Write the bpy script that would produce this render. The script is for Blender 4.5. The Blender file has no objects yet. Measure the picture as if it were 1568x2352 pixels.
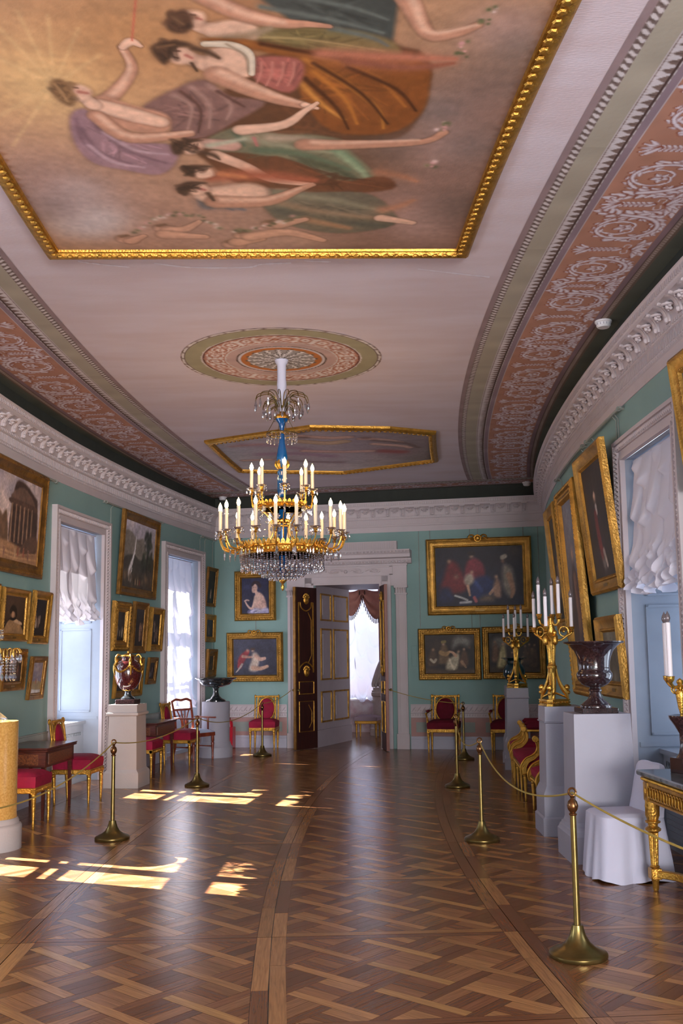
import bpy, math, random
import numpy as np
from mathutils import Vector, Matrix, Euler
S = bpy.context.scene
COL = S.collection
PI = math.pi
cos, sin = math.cos, math.sin
# ------------------------------------------------------------------ the plan of the curved gallery
# o = metres to the right of the centre seam of the parquet, s = metres along it, z = height
RC, CX, CY = 43.9704, 43.4997, 7.7658
OR_, SE, SB, ZC, ZK = 2.994, 9.67, -18.0, 4.56, 3.80      # right wall, far wall, back wall, ceiling, foot of the cornice
def wl(s): return -3.22 + (.036*(s-4) if s > 4 else 0)     # left wall
def M(o, s, z=0.0):
    r = RC-o; t = s/RC
    return (CX-r*cos(t), CY+r*sin(t), z)
# ------------------------------------------------------------------ camera
cam = bpy.data.cameras.new('camera'); co = bpy.data.objects.new('camera', cam); COL.objects.link(co)
cam.sensor_fit = 'VERTICAL'; cam.sensor_height = 36.0; cam.lens = 36.0*2239.96/2352
cam.shift_x = 0.0; cam.shift_y = (1241.6-1176)/2352
cam.clip_start = .05
co.location = (0, 0, 1.6)
co.rotation_euler = (Matrix.Rotation(PI/2+.118593, 3, 'X') @ Matrix.Rotation(-.011858, 3, 'Z')).to_euler()
S.camera = co
# ------------------------------------------------------------------ world, sun, daylight, exposure
S.view_settings.view_transform = 'Standard'; S.view_settings.look = 'None'
S.view_settings.gamma = 1.0; S.view_settings.use_curve_mapping = False
S.view_settings.exposure = 0.92
W = bpy.data.worlds.new('sky'); S.world = W; W.use_nodes = True
W.node_tree.nodes['Background'].inputs[0].default_value = (.72, .84, 1.0, 1)
W.node_tree.nodes['Background'].inputs[1].default_value = 1.1
def lamp(name, kind, energy, color, loc, direction=None, size=None, size_y=None, angle=None):
    l = bpy.data.lights.new(name, kind); l.energy = energy; l.color = color
    if size: 
        l.shape = 'RECTANGLE'; l.size = size; l.size_y = size_y or size
    if angle is not None: l.angle = angle
    ob = bpy.data.objects.new(name, l); COL.objects.link(ob); ob.location = loc
    if direction is not None: ob.rotation_euler = Vector(direction).to_track_quat('-Z', 'Y').to_euler()
    return ob
EL = math.radians(33.7); AZ = math.radians(21.4)
lamp('sun', 'SUN', 55.0, (1.0, .93, .82), (-20, 20, 20), (cos(EL)*cos(AZ), -cos(EL)*sin(AZ), -sin(EL)), angle=.006)
WIN_L = [(.2, 1.55), (3.9, 5.24), (7.57, 8.92), (-3.5, -2.15), (-7.2, -5.85)]     # window niches along the left wall
WIN_R = [(-.6, .84), (-4.3, -2.86), (-8.0, -6.56)]                                # and the right wall
def wdir(o, s, a, b):      # world vector of a local (o, s) direction
    t = s/RC; return (a*cos(t)+b*sin(t), -a*sin(t)+b*cos(t), 0)
for (a, b) in WIN_L:
    m = (a+b)/2; lamp('daylight_fill', 'AREA', 30 if a > 0 else 75, (.84, .90, 1.0), M(wl(m)-1.15, m, 1.55), wdir(0, m, 1, 0)[:2]+(.55,), 1.4, 1.7)
for (a, b) in WIN_R:
    m = (a+b)/2; lamp('daylight_fill', 'AREA', 14 if a > -1 else 40, (.82, .89, 1.0), M(OR_+1.15, m, 1.55), wdir(0, m, -1, 0)[:2]+(.55,), 1.4, 1.7)
lamp('fill_light', 'AREA', 1850, (1.0, .95, .96), M(-.1, -17.2, 1.7), wdir(0, -15, 0, 1)[:2]+(.75,), 5.6, 3.2)  # added soft fill behind the camera, no real lamp of the gallery
lamp('daylight_fill', 'AREA', 8, (.9, .92, 1.0), M(1.9, 12.1, 2.2), wdir(0, 12, -1, 0), 1.2, 2.4)  # added fill inside the room beyond, no window on this side
lamp('daylight_fill', 'AREA', 130, (.80, .88, 1.0), M(-1.2, 14.6, 2.2), wdir(0, 14, .1, -1), 1.6, 2.6)
CY_ = S.cycles
CY_.max_bounces = 8; CY_.diffuse_bounces = 6; CY_.glossy_bounces = 3; CY_.transmission_bounces = 6; CY_.transparent_max_bounces = 10
CY_.caustics_reflective = False; CY_.caustics_refractive = False; CY_.sample_clamp_indirect = 6.0; CY_.use_denoising = True
# ------------------------------------------------------------------ mesh and object helpers
class MB:
    def __init__(s): s.v = []; s.f = []; s.m = []
    def add(s, vs, fs, mi=0):
        b = len(s.v); s.v += [tuple(p) for p in vs]
        for f in fs: s.f.append(tuple(i+b for i in f)); s.m.append(mi)
        return s
    def merge(s, o, mat=None, mi=None):
        vs = o.v if mat is None else [tuple(mat @ Vector(p)) for p in o.v]
        b = len(s.v); s.v += vs
        for f, k in zip(o.f, o.m): s.f.append(tuple(i+b for i in f)); s.m.append(k if mi is None else mi)
        return s
    def box(s, c, d, mi=0, bev=0.0, rot=None, taper=None):
        hx, hy, hz = d[0]/2, d[1]/2, d[2]/2; vs = []
        b = min(bev, hx*.9, hy*.9, hz*.9)
        if b <= 0:
            for sx in (-1, 1):
                for sy in (-1, 1):
                    for sz in (-1, 1): vs.append((sx*hx, sy*hy, sz*hz))
            fs = [(0,1,3,2),(4,6,7,5),(0,4,5,1),(2,3,7,6),(0,2,6,4),(1,5,7,3)]
        else:
            idx = {}
            for sx in (-1, 1):
                for sy in (-1, 1):
                    for sz in (-1, 1):
                        for ax in range(3):
                            p = [sx*(hx-b), sy*(hy-b), sz*(hz-b)]; p[ax] = (sx*hx, sy*hy, sz*hz)[ax]
                            idx[(sx,sy,sz,ax)] = len(vs); vs.append(tuple(p))
            fs = []
            for ax in range(3):
                u, w = [(1,2),(2,0),(0,1)][ax]
                for sg in (-1, 1):
                    q = []
                    for (a, c2) in ((-1,-1),(1,-1),(1,1),(-1,1)):
                        k = [0,0,0]; k[ax] = sg; k[u] = a; k[w] = c2; q.append(idx[tuple(k)+(ax,)])
                    fs.append(tuple(q))
                for a in (-1, 1):
                    for c2 in (-1, 1):
                        k1 = [0,0,0]; k1[u] = a; k1[w] = c2
                        q = []
                        for sg, axx in ((-1,u),(1,u),(1,w),(-1,w)):
                            k = k1[:]; k[ax] = sg; q.append(idx[tuple(k)+(axx,)])
                        fs.append(tuple(q))
            for sx in (-1, 1):
                for sy in (-1, 1):
                    for sz in (-1, 1): fs.append(tuple(idx[(sx,sy,sz,a)] for a in range(3)))
        if taper:
            vs = [(x*(taper if z > 0 else 1), y*(taper if z > 0 else 1), z) for x, y, z in vs]
        if rot is not None: vs = [tuple(rot @ Vector(p)) for p in vs]
        return s.add([(p[0]+c[0], p[1]+c[1], p[2]+c[2]) for p in vs], fs, mi)
    def lathe(s, prof, n=24, c=(0,0,0), mi=0, flute=None, ax=None):
        vs = []; k = len(prof)
        for i in range(n):
            a = 2*PI*i/n
            for (r, z) in prof:
                rr = r
                if flute and z >= flute[1] and z <= flute[2]: rr = r*(1-flute[3]*(i % 2)) if flute[0] == 0 else r*(1+flute[3]*sin(flute[0]*a+z*flute[4]))
                vs.append((rr*cos(a), rr*sin(a), z))
        fs = []
        for i in range(n):
            j = (i+1) % n
            for q in range(k-1): fs.append((i*k+q, j*k+q, j*k+q+1, i*k+q+1))
        if prof[0][0] > 1e-4: fs.append(tuple(i*k for i in range(n))[::-1])
        if prof[-1][0] > 1e-4: fs.append(tuple(i*k+k-1 for i in range(n)))
        if ax is not None:
            q = Vector((0,0,1)).rotation_difference(Vector(ax)); vs = [tuple(q @ Vector(p)) for p in vs]
        return s.add([(x+c[0], y+c[1], z+c[2]) for x, y, z in vs], fs, mi)
    def sq(s, prof, sx=1.0, sy=1.0, c=(0,0,0), mi=0):      # square-plan profile (half size, z)
        vs = []
        for (r, z) in prof:
            for (a, b) in ((-1,-1),(1,-1),(1,1),(-1,1)): vs.append((a*(r+sx)+c[0], b*(r+sy)+c[1], z+c[2]))
        fs = [(0,3,2,1)]
        for q in range(len(prof)-1):
            for i in range(4):
                j = (i+1) % 4; fs.append((q*4+i, q*4+j, q*4+4+j, q*4+4+i))
        e = 4*len(prof)-4; fs.append((e, e+1, e+2, e+3))
        return s.add(vs, fs, mi)
    def tube(s, pts, r, n=8, mi=0, closed=False, flat=1.0, cap=True):
        P = [Vector(p) for p in pts]; N = len(P); R = r if isinstance(r, (list, tuple)) else [r]*N
        T = []
        for i in range(N):
            a = P[(i-1) % N] if closed or i > 0 else P[i]; b = P[(i+1) % N] if closed or i < N-1 else P[i]
            t = b-a; T.append(t.normalized() if t.length > 1e-9 else Vector((0,0,1)))
        u = T[0].orthogonal().normalized() if abs(T[0].z) > .95 else Vector((0,0,1)).cross(T[0]).normalized()
        vs = []
        for i in range(N):
            u = u-T[i]*u.dot(T[i]); u = u.normalized() if u.length > 1e-6 else T[i].orthogonal().normalized()
            w = T[i].cross(u)
            for k in range(n):
                a = 2*PI*k/n; vs.append(tuple(P[i]+u*(R[i]*cos(a)*flat)+w*(R[i]*sin(a))))
        fs = []
        for i in range(N if closed else N-1):
            j = (i+1) % N
            for k in range(n):
                l = (k+1) % n; fs.append((i*n+k, i*n+l, j*n+l, j*n+k))
        if not closed and cap: fs.append(tuple(range(n))[::-1]); fs.append(tuple((N-1)*n+k for k in range(n)))
        return s.add(vs, fs, mi)
    def ball(s, c, r, nu=10, nv=6, mi=0, rot=None):
        r = r if isinstance(r, (tuple, list)) else (r, r, r); vs = [(0,0,-1)]
        for j in range(1, nv):
            b = -PI/2+PI*j/nv
            for i in range(nu): a = 2*PI*i/nu; vs.append((cos(a)*cos(b), sin(a)*cos(b), sin(b)))
        vs.append((0,0,1)); fs = []
        for i in range(nu): fs.append((0, 1+(i+1) % nu, 1+i))
        for j in range(nv-2):
            for i in range(nu):
                k = (i+1) % nu; fs.append((1+j*nu+i, 1+j*nu+k, 1+(j+1)*nu+k, 1+(j+1)*nu+i))
        e = len(vs)-1
        for i in range(nu): fs.append((e, 1+(nv-2)*nu+i, 1+(nv-2)*nu+(i+1) % nu))
        vs = [(p[0]*r[0], p[1]*r[1], p[2]*r[2]) for p in vs]
        if rot is not None: vs = [tuple(rot @ Vector(p)) for p in vs]
        return s.add([(p[0]+c[0], p[1]+c[1], p[2]+c[2]) for p in vs], fs, mi)
    def ring(s, c, R, r, n=24, k=8, mi=0, axis='z', ry=None):
        pts = []
        for i in range(n):
            a = 2*PI*i/n; x, y = R*cos(a), (ry or R)*sin(a)
            pts.append((c[0]+x, c[1]+y, c[2]) if axis == 'z' else ((c[0]+x, c[1], c[2]+y) if axis == 'y' else (c[0], c[1]+x, c[2]+y)))
        return s.tube(pts, r, k, mi, closed=True)
    def prism(s, poly, d0, d1, plane='xz', mi=0):             # polygon in a plane, thickness between d0 and d1 along the third axis
        n = len(poly)
        mk = {'xz': lambda p, d: (p[0], d, p[1]), 'xy': lambda p, d: (p[0], p[1], d), 'yz': lambda p, d: (d, p[0], p[1])}[plane]
        vs = [mk(p, d0) for p in poly]+[mk(p, d1) for p in poly]
        fs = [tuple(range(n)), tuple(range(2*n-1, n-1, -1))]+[(i, (i+1) % n, n+(i+1) % n, n+i) for i in range(n)]
        return s.add(vs, fs, mi)
    def grid(s, fn, nu, nv, mi=0):
        vs = [fn(i/nu, j/nv) for j in range(nv+1) for i in range(nu+1)]
        fs = [(j*(nu+1)+i, j*(nu+1)+i+1, (j+1)*(nu+1)+i+1, (j+1)*(nu+1)+i) for j in range(nv) for i in range(nu)]
        return s.add(vs, fs, mi)
    def sweep(s, prof, us, mp, mi=0, closed=False):           # profile (n, z) swept along u through the map mp(n, u, z)
        k = len(prof); vs = [mp(n, u, z) for u in us for (n, z) in prof]; fs = []
        for i in range(len(us)-1):
            for q in range(k if closed else k-1):
                r = (q+1) % k; fs.append((i*k+q, (i+1)*k+q, (i+1)*k+r, i*k+r))
        return s.add(vs, fs, mi)
    def frame(s, w, h, prof, mi=0, sub=1):                    # picture moulding round a w x h outline in the xz plane, z from 0; profile (inset, height towards -y)
        k = len(prof); vs = []
        cor = [(-1,0),(1,0),(1,1),(-1,1)]
        for (a, b) in cor:
            for (i, d) in prof: vs.append((a*(w/2-i), -d, i if b == 0 else h-i))
        fs = []
        for c in range(4):
            e = (c+1) % 4
            for q in range(k-1): fs.append((c*k+q, e*k+q, e*k+q+1, c*k+q+1))
        return s.add(vs, fs, mi)
    def mesh(s, name, mats, sharp=38):
        me = bpy.data.meshes.new(name); me.from_pydata(s.v, [], s.f)
        for m in (mats if isinstance(mats, (list, tuple)) else [mats]): me.materials.append(m)
        n = len(me.polygons); 
        me.polygons.foreach_set('material_index', s.m)
        me.polygons.foreach_set('use_smooth', [True]*n)
        me.update()
        try: me.set_sharp_from_angle(angle=math.radians(sharp))
        except Exception: pass
        return me
    def build(s, name, mats, parent=None, sharp=38, label=None):
        o = bpy.data.objects.new(name, s.mesh(name, mats, sharp)); COL.objects.link(o)
        if parent is not None: o.parent = parent
        if label: o['label'] = label
        return o
def tag(o, label, cat, group=None):
    o['label'] = label; o['category'] = cat
    if group: o['group'] = group
    return o
def thing(name, label, cat, o, s, z=0.0, phi=0.0, group=None, tilt=0.0):
    e = bpy.data.objects.new(name, None); COL.objects.link(e); e.empty_display_size = .1
    e.location = M(o, s, z); e.rotation_euler = (tilt, 0, math.radians(phi)-s/RC)
    return tag(e, label, cat, group)
def dup(root, label, o, s, z=0.0, phi=0.0, group=None):
    def cp(x, par):
        c = x.copy(); COL.objects.link(c)
        if par is not None: c.parent = par
        for ch in list(x.children): cp(ch, c)
        return c
    r = cp(root, None); r.location = M(o, s, z); r.rotation_euler = (0, 0, math.radians(phi)-s/RC); r['label'] = label
    if group: r['group'] = group
    elif 'group' in r: del r['group']
    return r
def again(part, parent, loc=None, rot=None, scale=None, name=None):   # a repeat of a part, sharing its mesh
    c = part.copy(); COL.objects.link(c); c.parent = parent
    if loc is not None: c.location = loc
    if rot is not None: c.rotation_euler = rot
    if scale is not None: c.scale = scale
    for ch in list(part.children): again(ch, c)
    return c
def struct(o): o['kind'] = 'structure'; return o
def frange(a, b, st):
    n = max(1, int(math.ceil((b-a)/st-1e-6))); return [a+(b-a)*i/n for i in range(n+1)]
def crom(pts, k=6, closed=False):                              # smooth curve through points
    P = [np.array(p, float) for p in pts]; n = len(P); out = []
    for i in range(n if closed else n-1):
        p0 = P[(i-1) % n] if closed or i > 0 else P[i]; p1 = P[i]; p2 = P[(i+1) % n]; p3 = P[(i+2) % n] if closed or i < n-2 else p2
        for j in range(k):
            t = j/k; out.append(.5*((2*p1)+(p2-p0)*t+(2*p0-5*p1+4*p2-p3)*t*t+(3*p1-p0-3*p2+p3)*t**3))
    if not closed: out.append(P[-1])
    return [tuple(p) for p in out]
# ------------------------------------------------------------------ materials
def lin(h):
    if isinstance(h, str): h = tuple(int(h[i:i+2], 16)/255 for i in (0, 2, 4))
    return tuple(c/12.92 if c <= .04045 else ((c+.055)/1.055)**2.4 for c in h)
def mat(name, col, rough=.5, metal=0.0, var=0.0, vscale=6.0, bump=0.0, bscale=40.0, spec=.5, emit=None, estr=0.0, trans=0.0, col2=None, stretch=None, coat=0.0, ior=None, alpha=None):
    m = bpy.data.materials.new(name); m.use_nodes = True; nt = m.node_tree; N = nt.nodes; L = nt.links
    b = N['Principled BSDF']; c = lin(col)+(1,)
    b.inputs['Base Color'].default_value = c; b.inputs['Roughness'].default_value = rough; b.inputs['Metallic'].default_value = metal
    b.inputs['Specular IOR Level'].default_value = spec
    if coat: b.inputs['Coat Weight'].default_value = coat; b.inputs['Coat Roughness'].default_value = .12
    if trans: b.inputs['Transmission Weight'].default_value = trans
    if ior: b.inputs['IOR'].default_value = ior
    if emit: b.inputs['Emission Color'].default_value = lin(emit)+(1,); b.inputs['Emission Strength'].default_value = estr
    if var or bump or col2:
        tc = N.new('ShaderNodeTexCoord'); src = tc.outputs['Object']
        if stretch:
            mp = N.new('ShaderNodeMapping'); mp.inputs['Scale'].default_value = stretch; L.new(src, mp.inputs[0]); src = mp.outputs[0]
    if var or col2:
        nz = N.new('ShaderNodeTexNoise'); nz.inputs['Scale'].default_value = vscale; nz.inputs['Detail'].default_value = 5; L.new(src, nz.inputs['Vector'])
        mx = N.new('ShaderNodeMix'); mx.data_type = 'RGBA'
        rp = N.new('ShaderNodeMapRange'); rp.inputs['From Min'].default_value = .35; rp.inputs['From Max'].default_value = .65; L.new(nz.outputs[0], rp.inputs[0])
        L.new(rp.outputs[0], mx.inputs[0])
        a = lin(col2) if col2 else tuple(min(1, x*(1+var)) for x in c[:3]); d = c[:3] if col2 else tuple(x*(1-var) for x in c[:3])
        mx.inputs[6].default_value = d+(1,); mx.inputs[7].default_value = a+(1,); L.new(mx.outputs[2], b.inputs['Base Color'])
    if bump:
        n2 = N.new('ShaderNodeTexNoise'); n2.inputs['Scale'].default_value = bscale; n2.inputs['Detail'].default_value = 3; L.new(src, n2.inputs['Vector'])
        bp = N.new('ShaderNodeBump'); bp.inputs['Strength'].default_value = bump; bp.inputs['Distance'].default_value = .01
        L.new(n2.outputs[0], bp.inputs['Height']); L.new(bp.outputs[0], b.inputs['Normal'])
    return m
def vcmat(name, rough=.7, spec=.3, bump=0.0, bscale=60.0, attr='Col'):
    m = bpy.data.materials.new(name); m.use_nodes = True; nt = m.node_tree; b = nt.nodes['Principled BSDF']
    a = nt.nodes.new('ShaderNodeAttribute'); a.attribute_name = attr; nt.links.new(a.outputs['Color'], b.inputs['Base Color'])
    b.inputs['Roughness'].default_value = rough; b.inputs['Specular IOR Level'].default_value = spec
    if bump:
        tc = nt.nodes.new('ShaderNodeTexCoord'); n2 = nt.nodes.new('ShaderNodeTexNoise'); n2.inputs['Scale'].default_value = bscale; nt.links.new(tc.outputs['Object'], n2.inputs['Vector'])
        bp = nt.nodes.new('ShaderNodeBump'); bp.inputs['Strength'].default_value = bump; bp.inputs['Distance'].default_value = .01
        nt.links.new(n2.outputs[0], bp.inputs['Height']); nt.links.new(bp.outputs[0], b.inputs['Normal'])
    return m
def clothmat(name, col, tr=.4, thin=0.0, rough=.9):
    m = bpy.data.materials.new(name); m.use_nodes = True; nt = m.node_tree; N = nt.nodes; L = nt.links
    N.remove(N['Principled BSDF']); out = N['Material Output']
    d = N.new('ShaderNodeBsdfDiffuse'); t = N.new('ShaderNodeBsdfTranslucent'); mx = N.new('ShaderNodeMixShader'); mx.inputs[0].default_value = tr
    d.inputs[0].default_value = lin(col)+(1,); t.inputs[0].default_value = lin(col)+(1,)
    L.new(d.outputs[0], mx.inputs[1]); L.new(t.outputs[0], mx.inputs[2]); last = mx
    if thin:
        tp = N.new('ShaderNodeBsdfTransparent'); m2 = N.new('ShaderNodeMixShader'); m2.inputs[0].default_value = thin
        L.new(mx.outputs[0], m2.inputs[1]); L.new(tp.outputs[0], m2.inputs[2]); last = m2
    L.new(last.outputs[0], out.inputs[0]); return m
def glassmat(name, tint, gl=.1, rough=.02):
    m = bpy.data.materials.new(name); m.use_nodes = True; nt = m.node_tree; N = nt.nodes; L = nt.links
    N.remove(N['Principled BSDF']); out = N['Material Output']
    t = N.new('ShaderNodeBsdfTransparent'); t.inputs[0].default_value = lin(tint)+(1,); g = N.new('ShaderNodeBsdfGlossy'); g.inputs['Roughness'].default_value = rough
    mx = N.new('ShaderNodeMixShader'); mx.inputs[0].default_value = gl; L.new(t.outputs[0], mx.inputs[1]); L.new(g.outputs[0], mx.inputs[2]); L.new(mx.outputs[0], out.inputs[0]); return m
m_wall = mat('green_wall_paint', '82a29f', .75, var=.05, vscale=1.5, bump=.15, bscale=25)
m_white = mat('white_stucco', 'c0b6ba', .6, var=.03, vscale=3, bump=.1, bscale=30)
m_stucco2 = mat('stucco_ground', 'a99f9b', .7)
m_pink = mat('pink_dado_paint', 'a98480', .7, var=.05)
m_greenp = mat('grey_green_dado_paint', '8f9590', .7, var=.04)
m_base = mat('skirting_paint', 'b5b3c2', .55)
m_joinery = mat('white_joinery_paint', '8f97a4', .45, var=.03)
m_gold = mat('gilding', 'b98a3a', .36, .8, var=.22, vscale=18, bump=.5, bscale=70)
m_goldf = mat('frame_gilding', 'a67c36', .40, .65, var=.25, vscale=9, bump=.55, bscale=55)
m_goldd = mat('aged_frame_gilding', '86602c', .42, .6, var=.3, vscale=9, bump=.55, bscale=60)
m_ormolu = mat('ormolu', 'c99c48', .27, .92, var=.12, vscale=25, bump=.35, bscale=90)
m_brass = mat('old_brass', '75643a', .3, .9, var=.15, vscale=12)
m_rope = mat('gold_cord', 'a89043', .6, .2, bump=.6, bscale=220)
m_red = mat('crimson_upholstery', '8d0f33', .75, var=.16, vscale=9, bump=.2, bscale=120, spec=.3)
m_redd = mat('dark_crimson_upholstery', '5d0a1f', .8, var=.16, vscale=9, bump=.2, bscale=120, spec=.25)
m_ped = mat('pedestal_paint', '9c9ba8', .55, var=.03, vscale=3, bump=.12, bscale=60)
m_pedw = mat('warm_pedestal_paint', 'b1a7a3', .55, var=.03, vscale=3, bump=.12, bscale=60)
m_porph = mat('porphyry', '1c1113', .08, col2='3a2628', vscale=90, coat=.5)
m_porph2 = mat('purple_porphyry', '341415', .08, col2='512223', vscale=60, coat=.6)
m_blackst = mat('dark_green_stone', '171a1e', .10, col2='33383c', vscale=30, coat=.5)
m_yellow = mat('yellow_marble', 'b98a44', .22, col2='d0a45c', vscale=60)
m_mahog = mat('mahogany', '3a1a18', .28, col2='5b2a20', vscale=9, stretch=(1,1,8), coat=.3)
m_inlay = mat('marquetry', '7d4a2a', .35, col2='4a2219', vscale=55)
m_wood = mat('polished_chair_wood', '6a2c20', .3, col2='8a4027', vscale=8, stretch=(3,3,.6), coat=.3)
m_blueseat = mat('pale_blue_seat_cloth', 'a9b6cf', .8)
m_candle = mat('candle_wax', 'd9cbb4', .5)
m_candlew = mat('white_candle_wax', 'dcd6dc', .5)
m_bulb = mat('lit_bulb', 'ffe0a0', .3, emit='ffcf8c', estr=36)
m_bulboff = mat('unlit_bulb', '6d6468', .15, .2)
m_blue = mat('blue_glass', '0b4a86', .08, .1, coat=.8)
m_crystal = glassmat('crystal', 'f4f4ff', .55, .10)
m_glass = glassmat('window_glass', 'f4f8ff', .06, .0)
m_curtain = clothmat('white_silk_blind', 'd0ceda', .025, .0)
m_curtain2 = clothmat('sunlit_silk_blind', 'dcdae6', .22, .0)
m_drape = mat('rose_drapery', 'b07a6c', .7, var=.12)
m_slip = mat('white_cotton_cover', 'bdbdcf', .85, bump=.15, bscale=30)
m_darkdoor = mat('dark_door_wood', '2a1513', .35, col2='3a1c18', vscale=5, stretch=(6,6,.7))
m_reddoor = mat('door_edge_wood', '6b2c1d', .35, col2='82402a', vscale=6, stretch=(6,6,.7))
m_gmarble = mat('green_table_marble', '363f46', .2, col2='6d747a', vscale=14, coat=.3)
m_extred = mat('red_enamel', 'b3152a', .3, coat=.4)
m_plaq = mat('brass_plate', '7c5f2c', .4, .6)
m_dgreen = mat('shaded_green_cove_paint', '2d312d', .8, var=.1)  # green cove paint, darkened to hold the shadow above the cornice
m_grille = mat('metal_grille', '8f9aa5', .5, .3)
m_black = mat('black_rubber', '14110f', .6)
m_plastic = mat('white_plastic', 'dcdce2', .4)
m_stone = mat('white_marble', 'c9c0bd', .4, var=.06, vscale=7)
# ------------------------------------------------------------------ the shell: floor, walls, windows, cornice
mapL = lambda n, u, z: M(wl(u)+n, u, z)
mapR = lambda n, u, z: M(OR_-n, u, z)
mapE = lambda n, u, z: M(u, SE-n, z)
mapB = lambda n, u, z: M(u, SB+n, z)
OLE = wl(SE)
rng = random.Random(7)
def wbox(mb, mp, n0, n1, u0, u1, z0, z1, mi=0, sub=None):
    us = frange(u0, u1, sub or 99)
    mb.sweep([(n0, z0), (n1, z0), (n1, z1), (n0, z1)], us, mp, mi, closed=True)
    for u in (u0, u1): mb.add([mp(n0, u, z0), mp(n1, u, z0), mp(n1, u, z1), mp(n0, u, z1)], [(0,1,2,3)], mi)
    return mb
def make_floor():
    Wp, Lp, s00 = 1.42897, 1.42054, -1.91571
    T, bw, w = .2970, .0845, .064
    V = []; F = []; C = []; U = []
    def clip(poly, x0, x1, y0, y1):
        for ax, lim, sg in ((0,x0,1),(0,x1,-1),(1,y0,1),(1,y1,-1)):
            out = []
            for i in range(len(poly)):
                a, b = poly[i], poly[(i+1) % len(poly)]; da, db = sg*(a[ax]-lim), sg*(b[ax]-lim)
                if da >= 0: out.append(a)
                if da*db < 0: t = da/(da-db); out.append((a[0]+(b[0]-a[0])*t, a[1]+(b[1]-a[1])*t))
            poly = out
            if len(poly) < 3: return []
        return poly
    r2 = math.sqrt(.5)
    tones = [lin('8f613e'), lin('7a4e32'), lin('a27247'), lin('6c442a'), lin('a97b49')]
    def put(poly, o0, s0, dirv, tone, f):
        poly = clip(poly, -3.82-o0, 3.62-o0, -99, 99)
        if len(poly) < 3: return
        b = len(V); k = rng.uniform(.86, 1.14)*f; c = tones[tone]
        for p in poly: V.append(M(o0+p[0], s0+p[1], 0))
        F.append(tuple(range(b, b+len(poly)))); off = (rng.uniform(0, 40), rng.uniform(0, 40))
        for p in poly:
            C.extend((c[0]*k, c[1]*k, c[2]*k, 1.0)); U.extend((p[0]*dirv[0]+p[1]*dirv[1]+off[0], -p[0]*dirv[1]+p[1]*dirv[0]+off[1]))
    for ci in range(-3, 3):
        for ri in range(-12, 12):
            o0, s0 = ci*Wp, s00+ri*Lp; e = .0022; g = .0008
            if ri > 9 and ci not in (-2, -1, 0): continue
            # frame strips along the arcs, then across
            cut = rng.uniform(.35, .65)*Lp
            for (x0, x1) in ((e, bw-g), (Wp-bw+g, Wp-e)):
                for (y0, y1) in ((e, cut-g), (cut+g, Lp-e)): put([(x0,y0),(x1,y0),(x1,y1),(x0,y1)], o0, s0, (0,1), rng.choice((0,1,2)), 1.0)
            for (y0, y1) in ((e, bw*.8-g), (Lp-bw*.8+g, Lp-e)): put([(bw+g,y0),(Wp-bw-g,y0),(Wp-bw-g,y1),(bw+g,y1)], o0, s0, (1,0), rng.choice((0,1,2)), .95)
            X0, X1, Y0, Y1 = bw+g, Wp-bw-g, bw*.8+g, Lp-bw*.8-g
            cxm, cym = Wp/2, Lp/2
            def rect(p0, p1, q0, q1, dirv, tone, f):
                pl = []
                for (p, q) in ((p0,q0),(p1,q0),(p1,q1),(p0,q1)): pl.append((cxm+(p+q)*r2, cym+(p-q)*r2))
                pl = clip(pl, X0, X1, Y0, Y1)
                if len(pl) >= 3: put(pl, o0, s0, dirv, tone, f)
            A = (r2, -r2); B = (r2, r2)                    # A strips run along q, B along p; A toned paler to mimic reflection
            for k in range(-4, 5):
                for j in range(-4, 5):
                    if (k+j) % 2 == 0: rect(k*T-w/2+g, k*T+w/2-g, (j-1)*T+w/2+g, (j+1)*T-w/2-g, A, rng.choice((2,4,2)), 1.0)
                    else: rect((k-1)*T+w/2+g, (k+1)*T-w/2-g, j*T-w/2+g, j*T+w/2-g, B, rng.choice((1,3,1)), 1.0)
                    a0, b0, c = k*T+w/2, j*T+w/2, T-w
                    for q in range(3):
                        if (k+j) % 2: rect(a0+g+c*q/3, a0-g+c*(q+1)/3, b0+g, b0+c-g, A, rng.choice((0,0,1,2)), .97)
                        else: rect(a0+g, a0+c-g, b0+g+c*q/3, b0-g+c*(q+1)/3, B, rng.choice((0,1,1,3)), .97)
    b = len(V)
    me = bpy.data.meshes.new('floor')
    for (s0, s1) in zip(frange(SB, 15.2, 1.0)[:-1], frange(SB, 15.2, 1.0)[1:]):     # the dark joints underneath
        q = len(V); V.extend([M(-3.85, s0, -.003), M(3.65, s0, -.003), M(3.65, s1, -.003), M(-3.85, s1, -.003)]); F.append((q, q+1, q+2, q+3))
        for _ in range(4): C.extend((.012, .007, .005, 1)); U.extend((0, 0))
    me.from_pydata(V, [], F)
    ca = me.color_attributes.new('Col', 'FLOAT_COLOR', 'CORNER'); ca.data.foreach_set('color', C)
    uv = me.uv_layers.new(name='UVMap'); uv.data.foreach_set('uv', U)
    m = vcmat('oak_parquet', .3, .6); nt = m.node_tree; N = nt.nodes; L = nt.links; bs = N['Principled BSDF']; at = N['Attribute']
    uvn = N.new('ShaderNodeUVMap'); mp = N.new('ShaderNodeMapping'); mp.inputs['Scale'].default_value = (5, 90, 1); L.new(uvn.outputs[0], mp.inputs[0])
    nz = N.new('ShaderNodeTexNoise'); nz.inputs['Scale'].default_value = 1.0; nz.inputs['Detail'].default_value = 6; nz.inputs['Distortion'].default_value = .6; L.new(mp.outputs[0], nz.inputs['Vector'])
    rp = N.new('ShaderNodeMapRange'); rp.inputs['From Min'].default_value = .3; rp.inputs['From Max'].default_value = .7; rp.inputs['To Min'].default_value = .72; rp.inputs['To Max'].default_value = 1.2; L.new(nz.outputs[0], rp.inputs[0])
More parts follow.
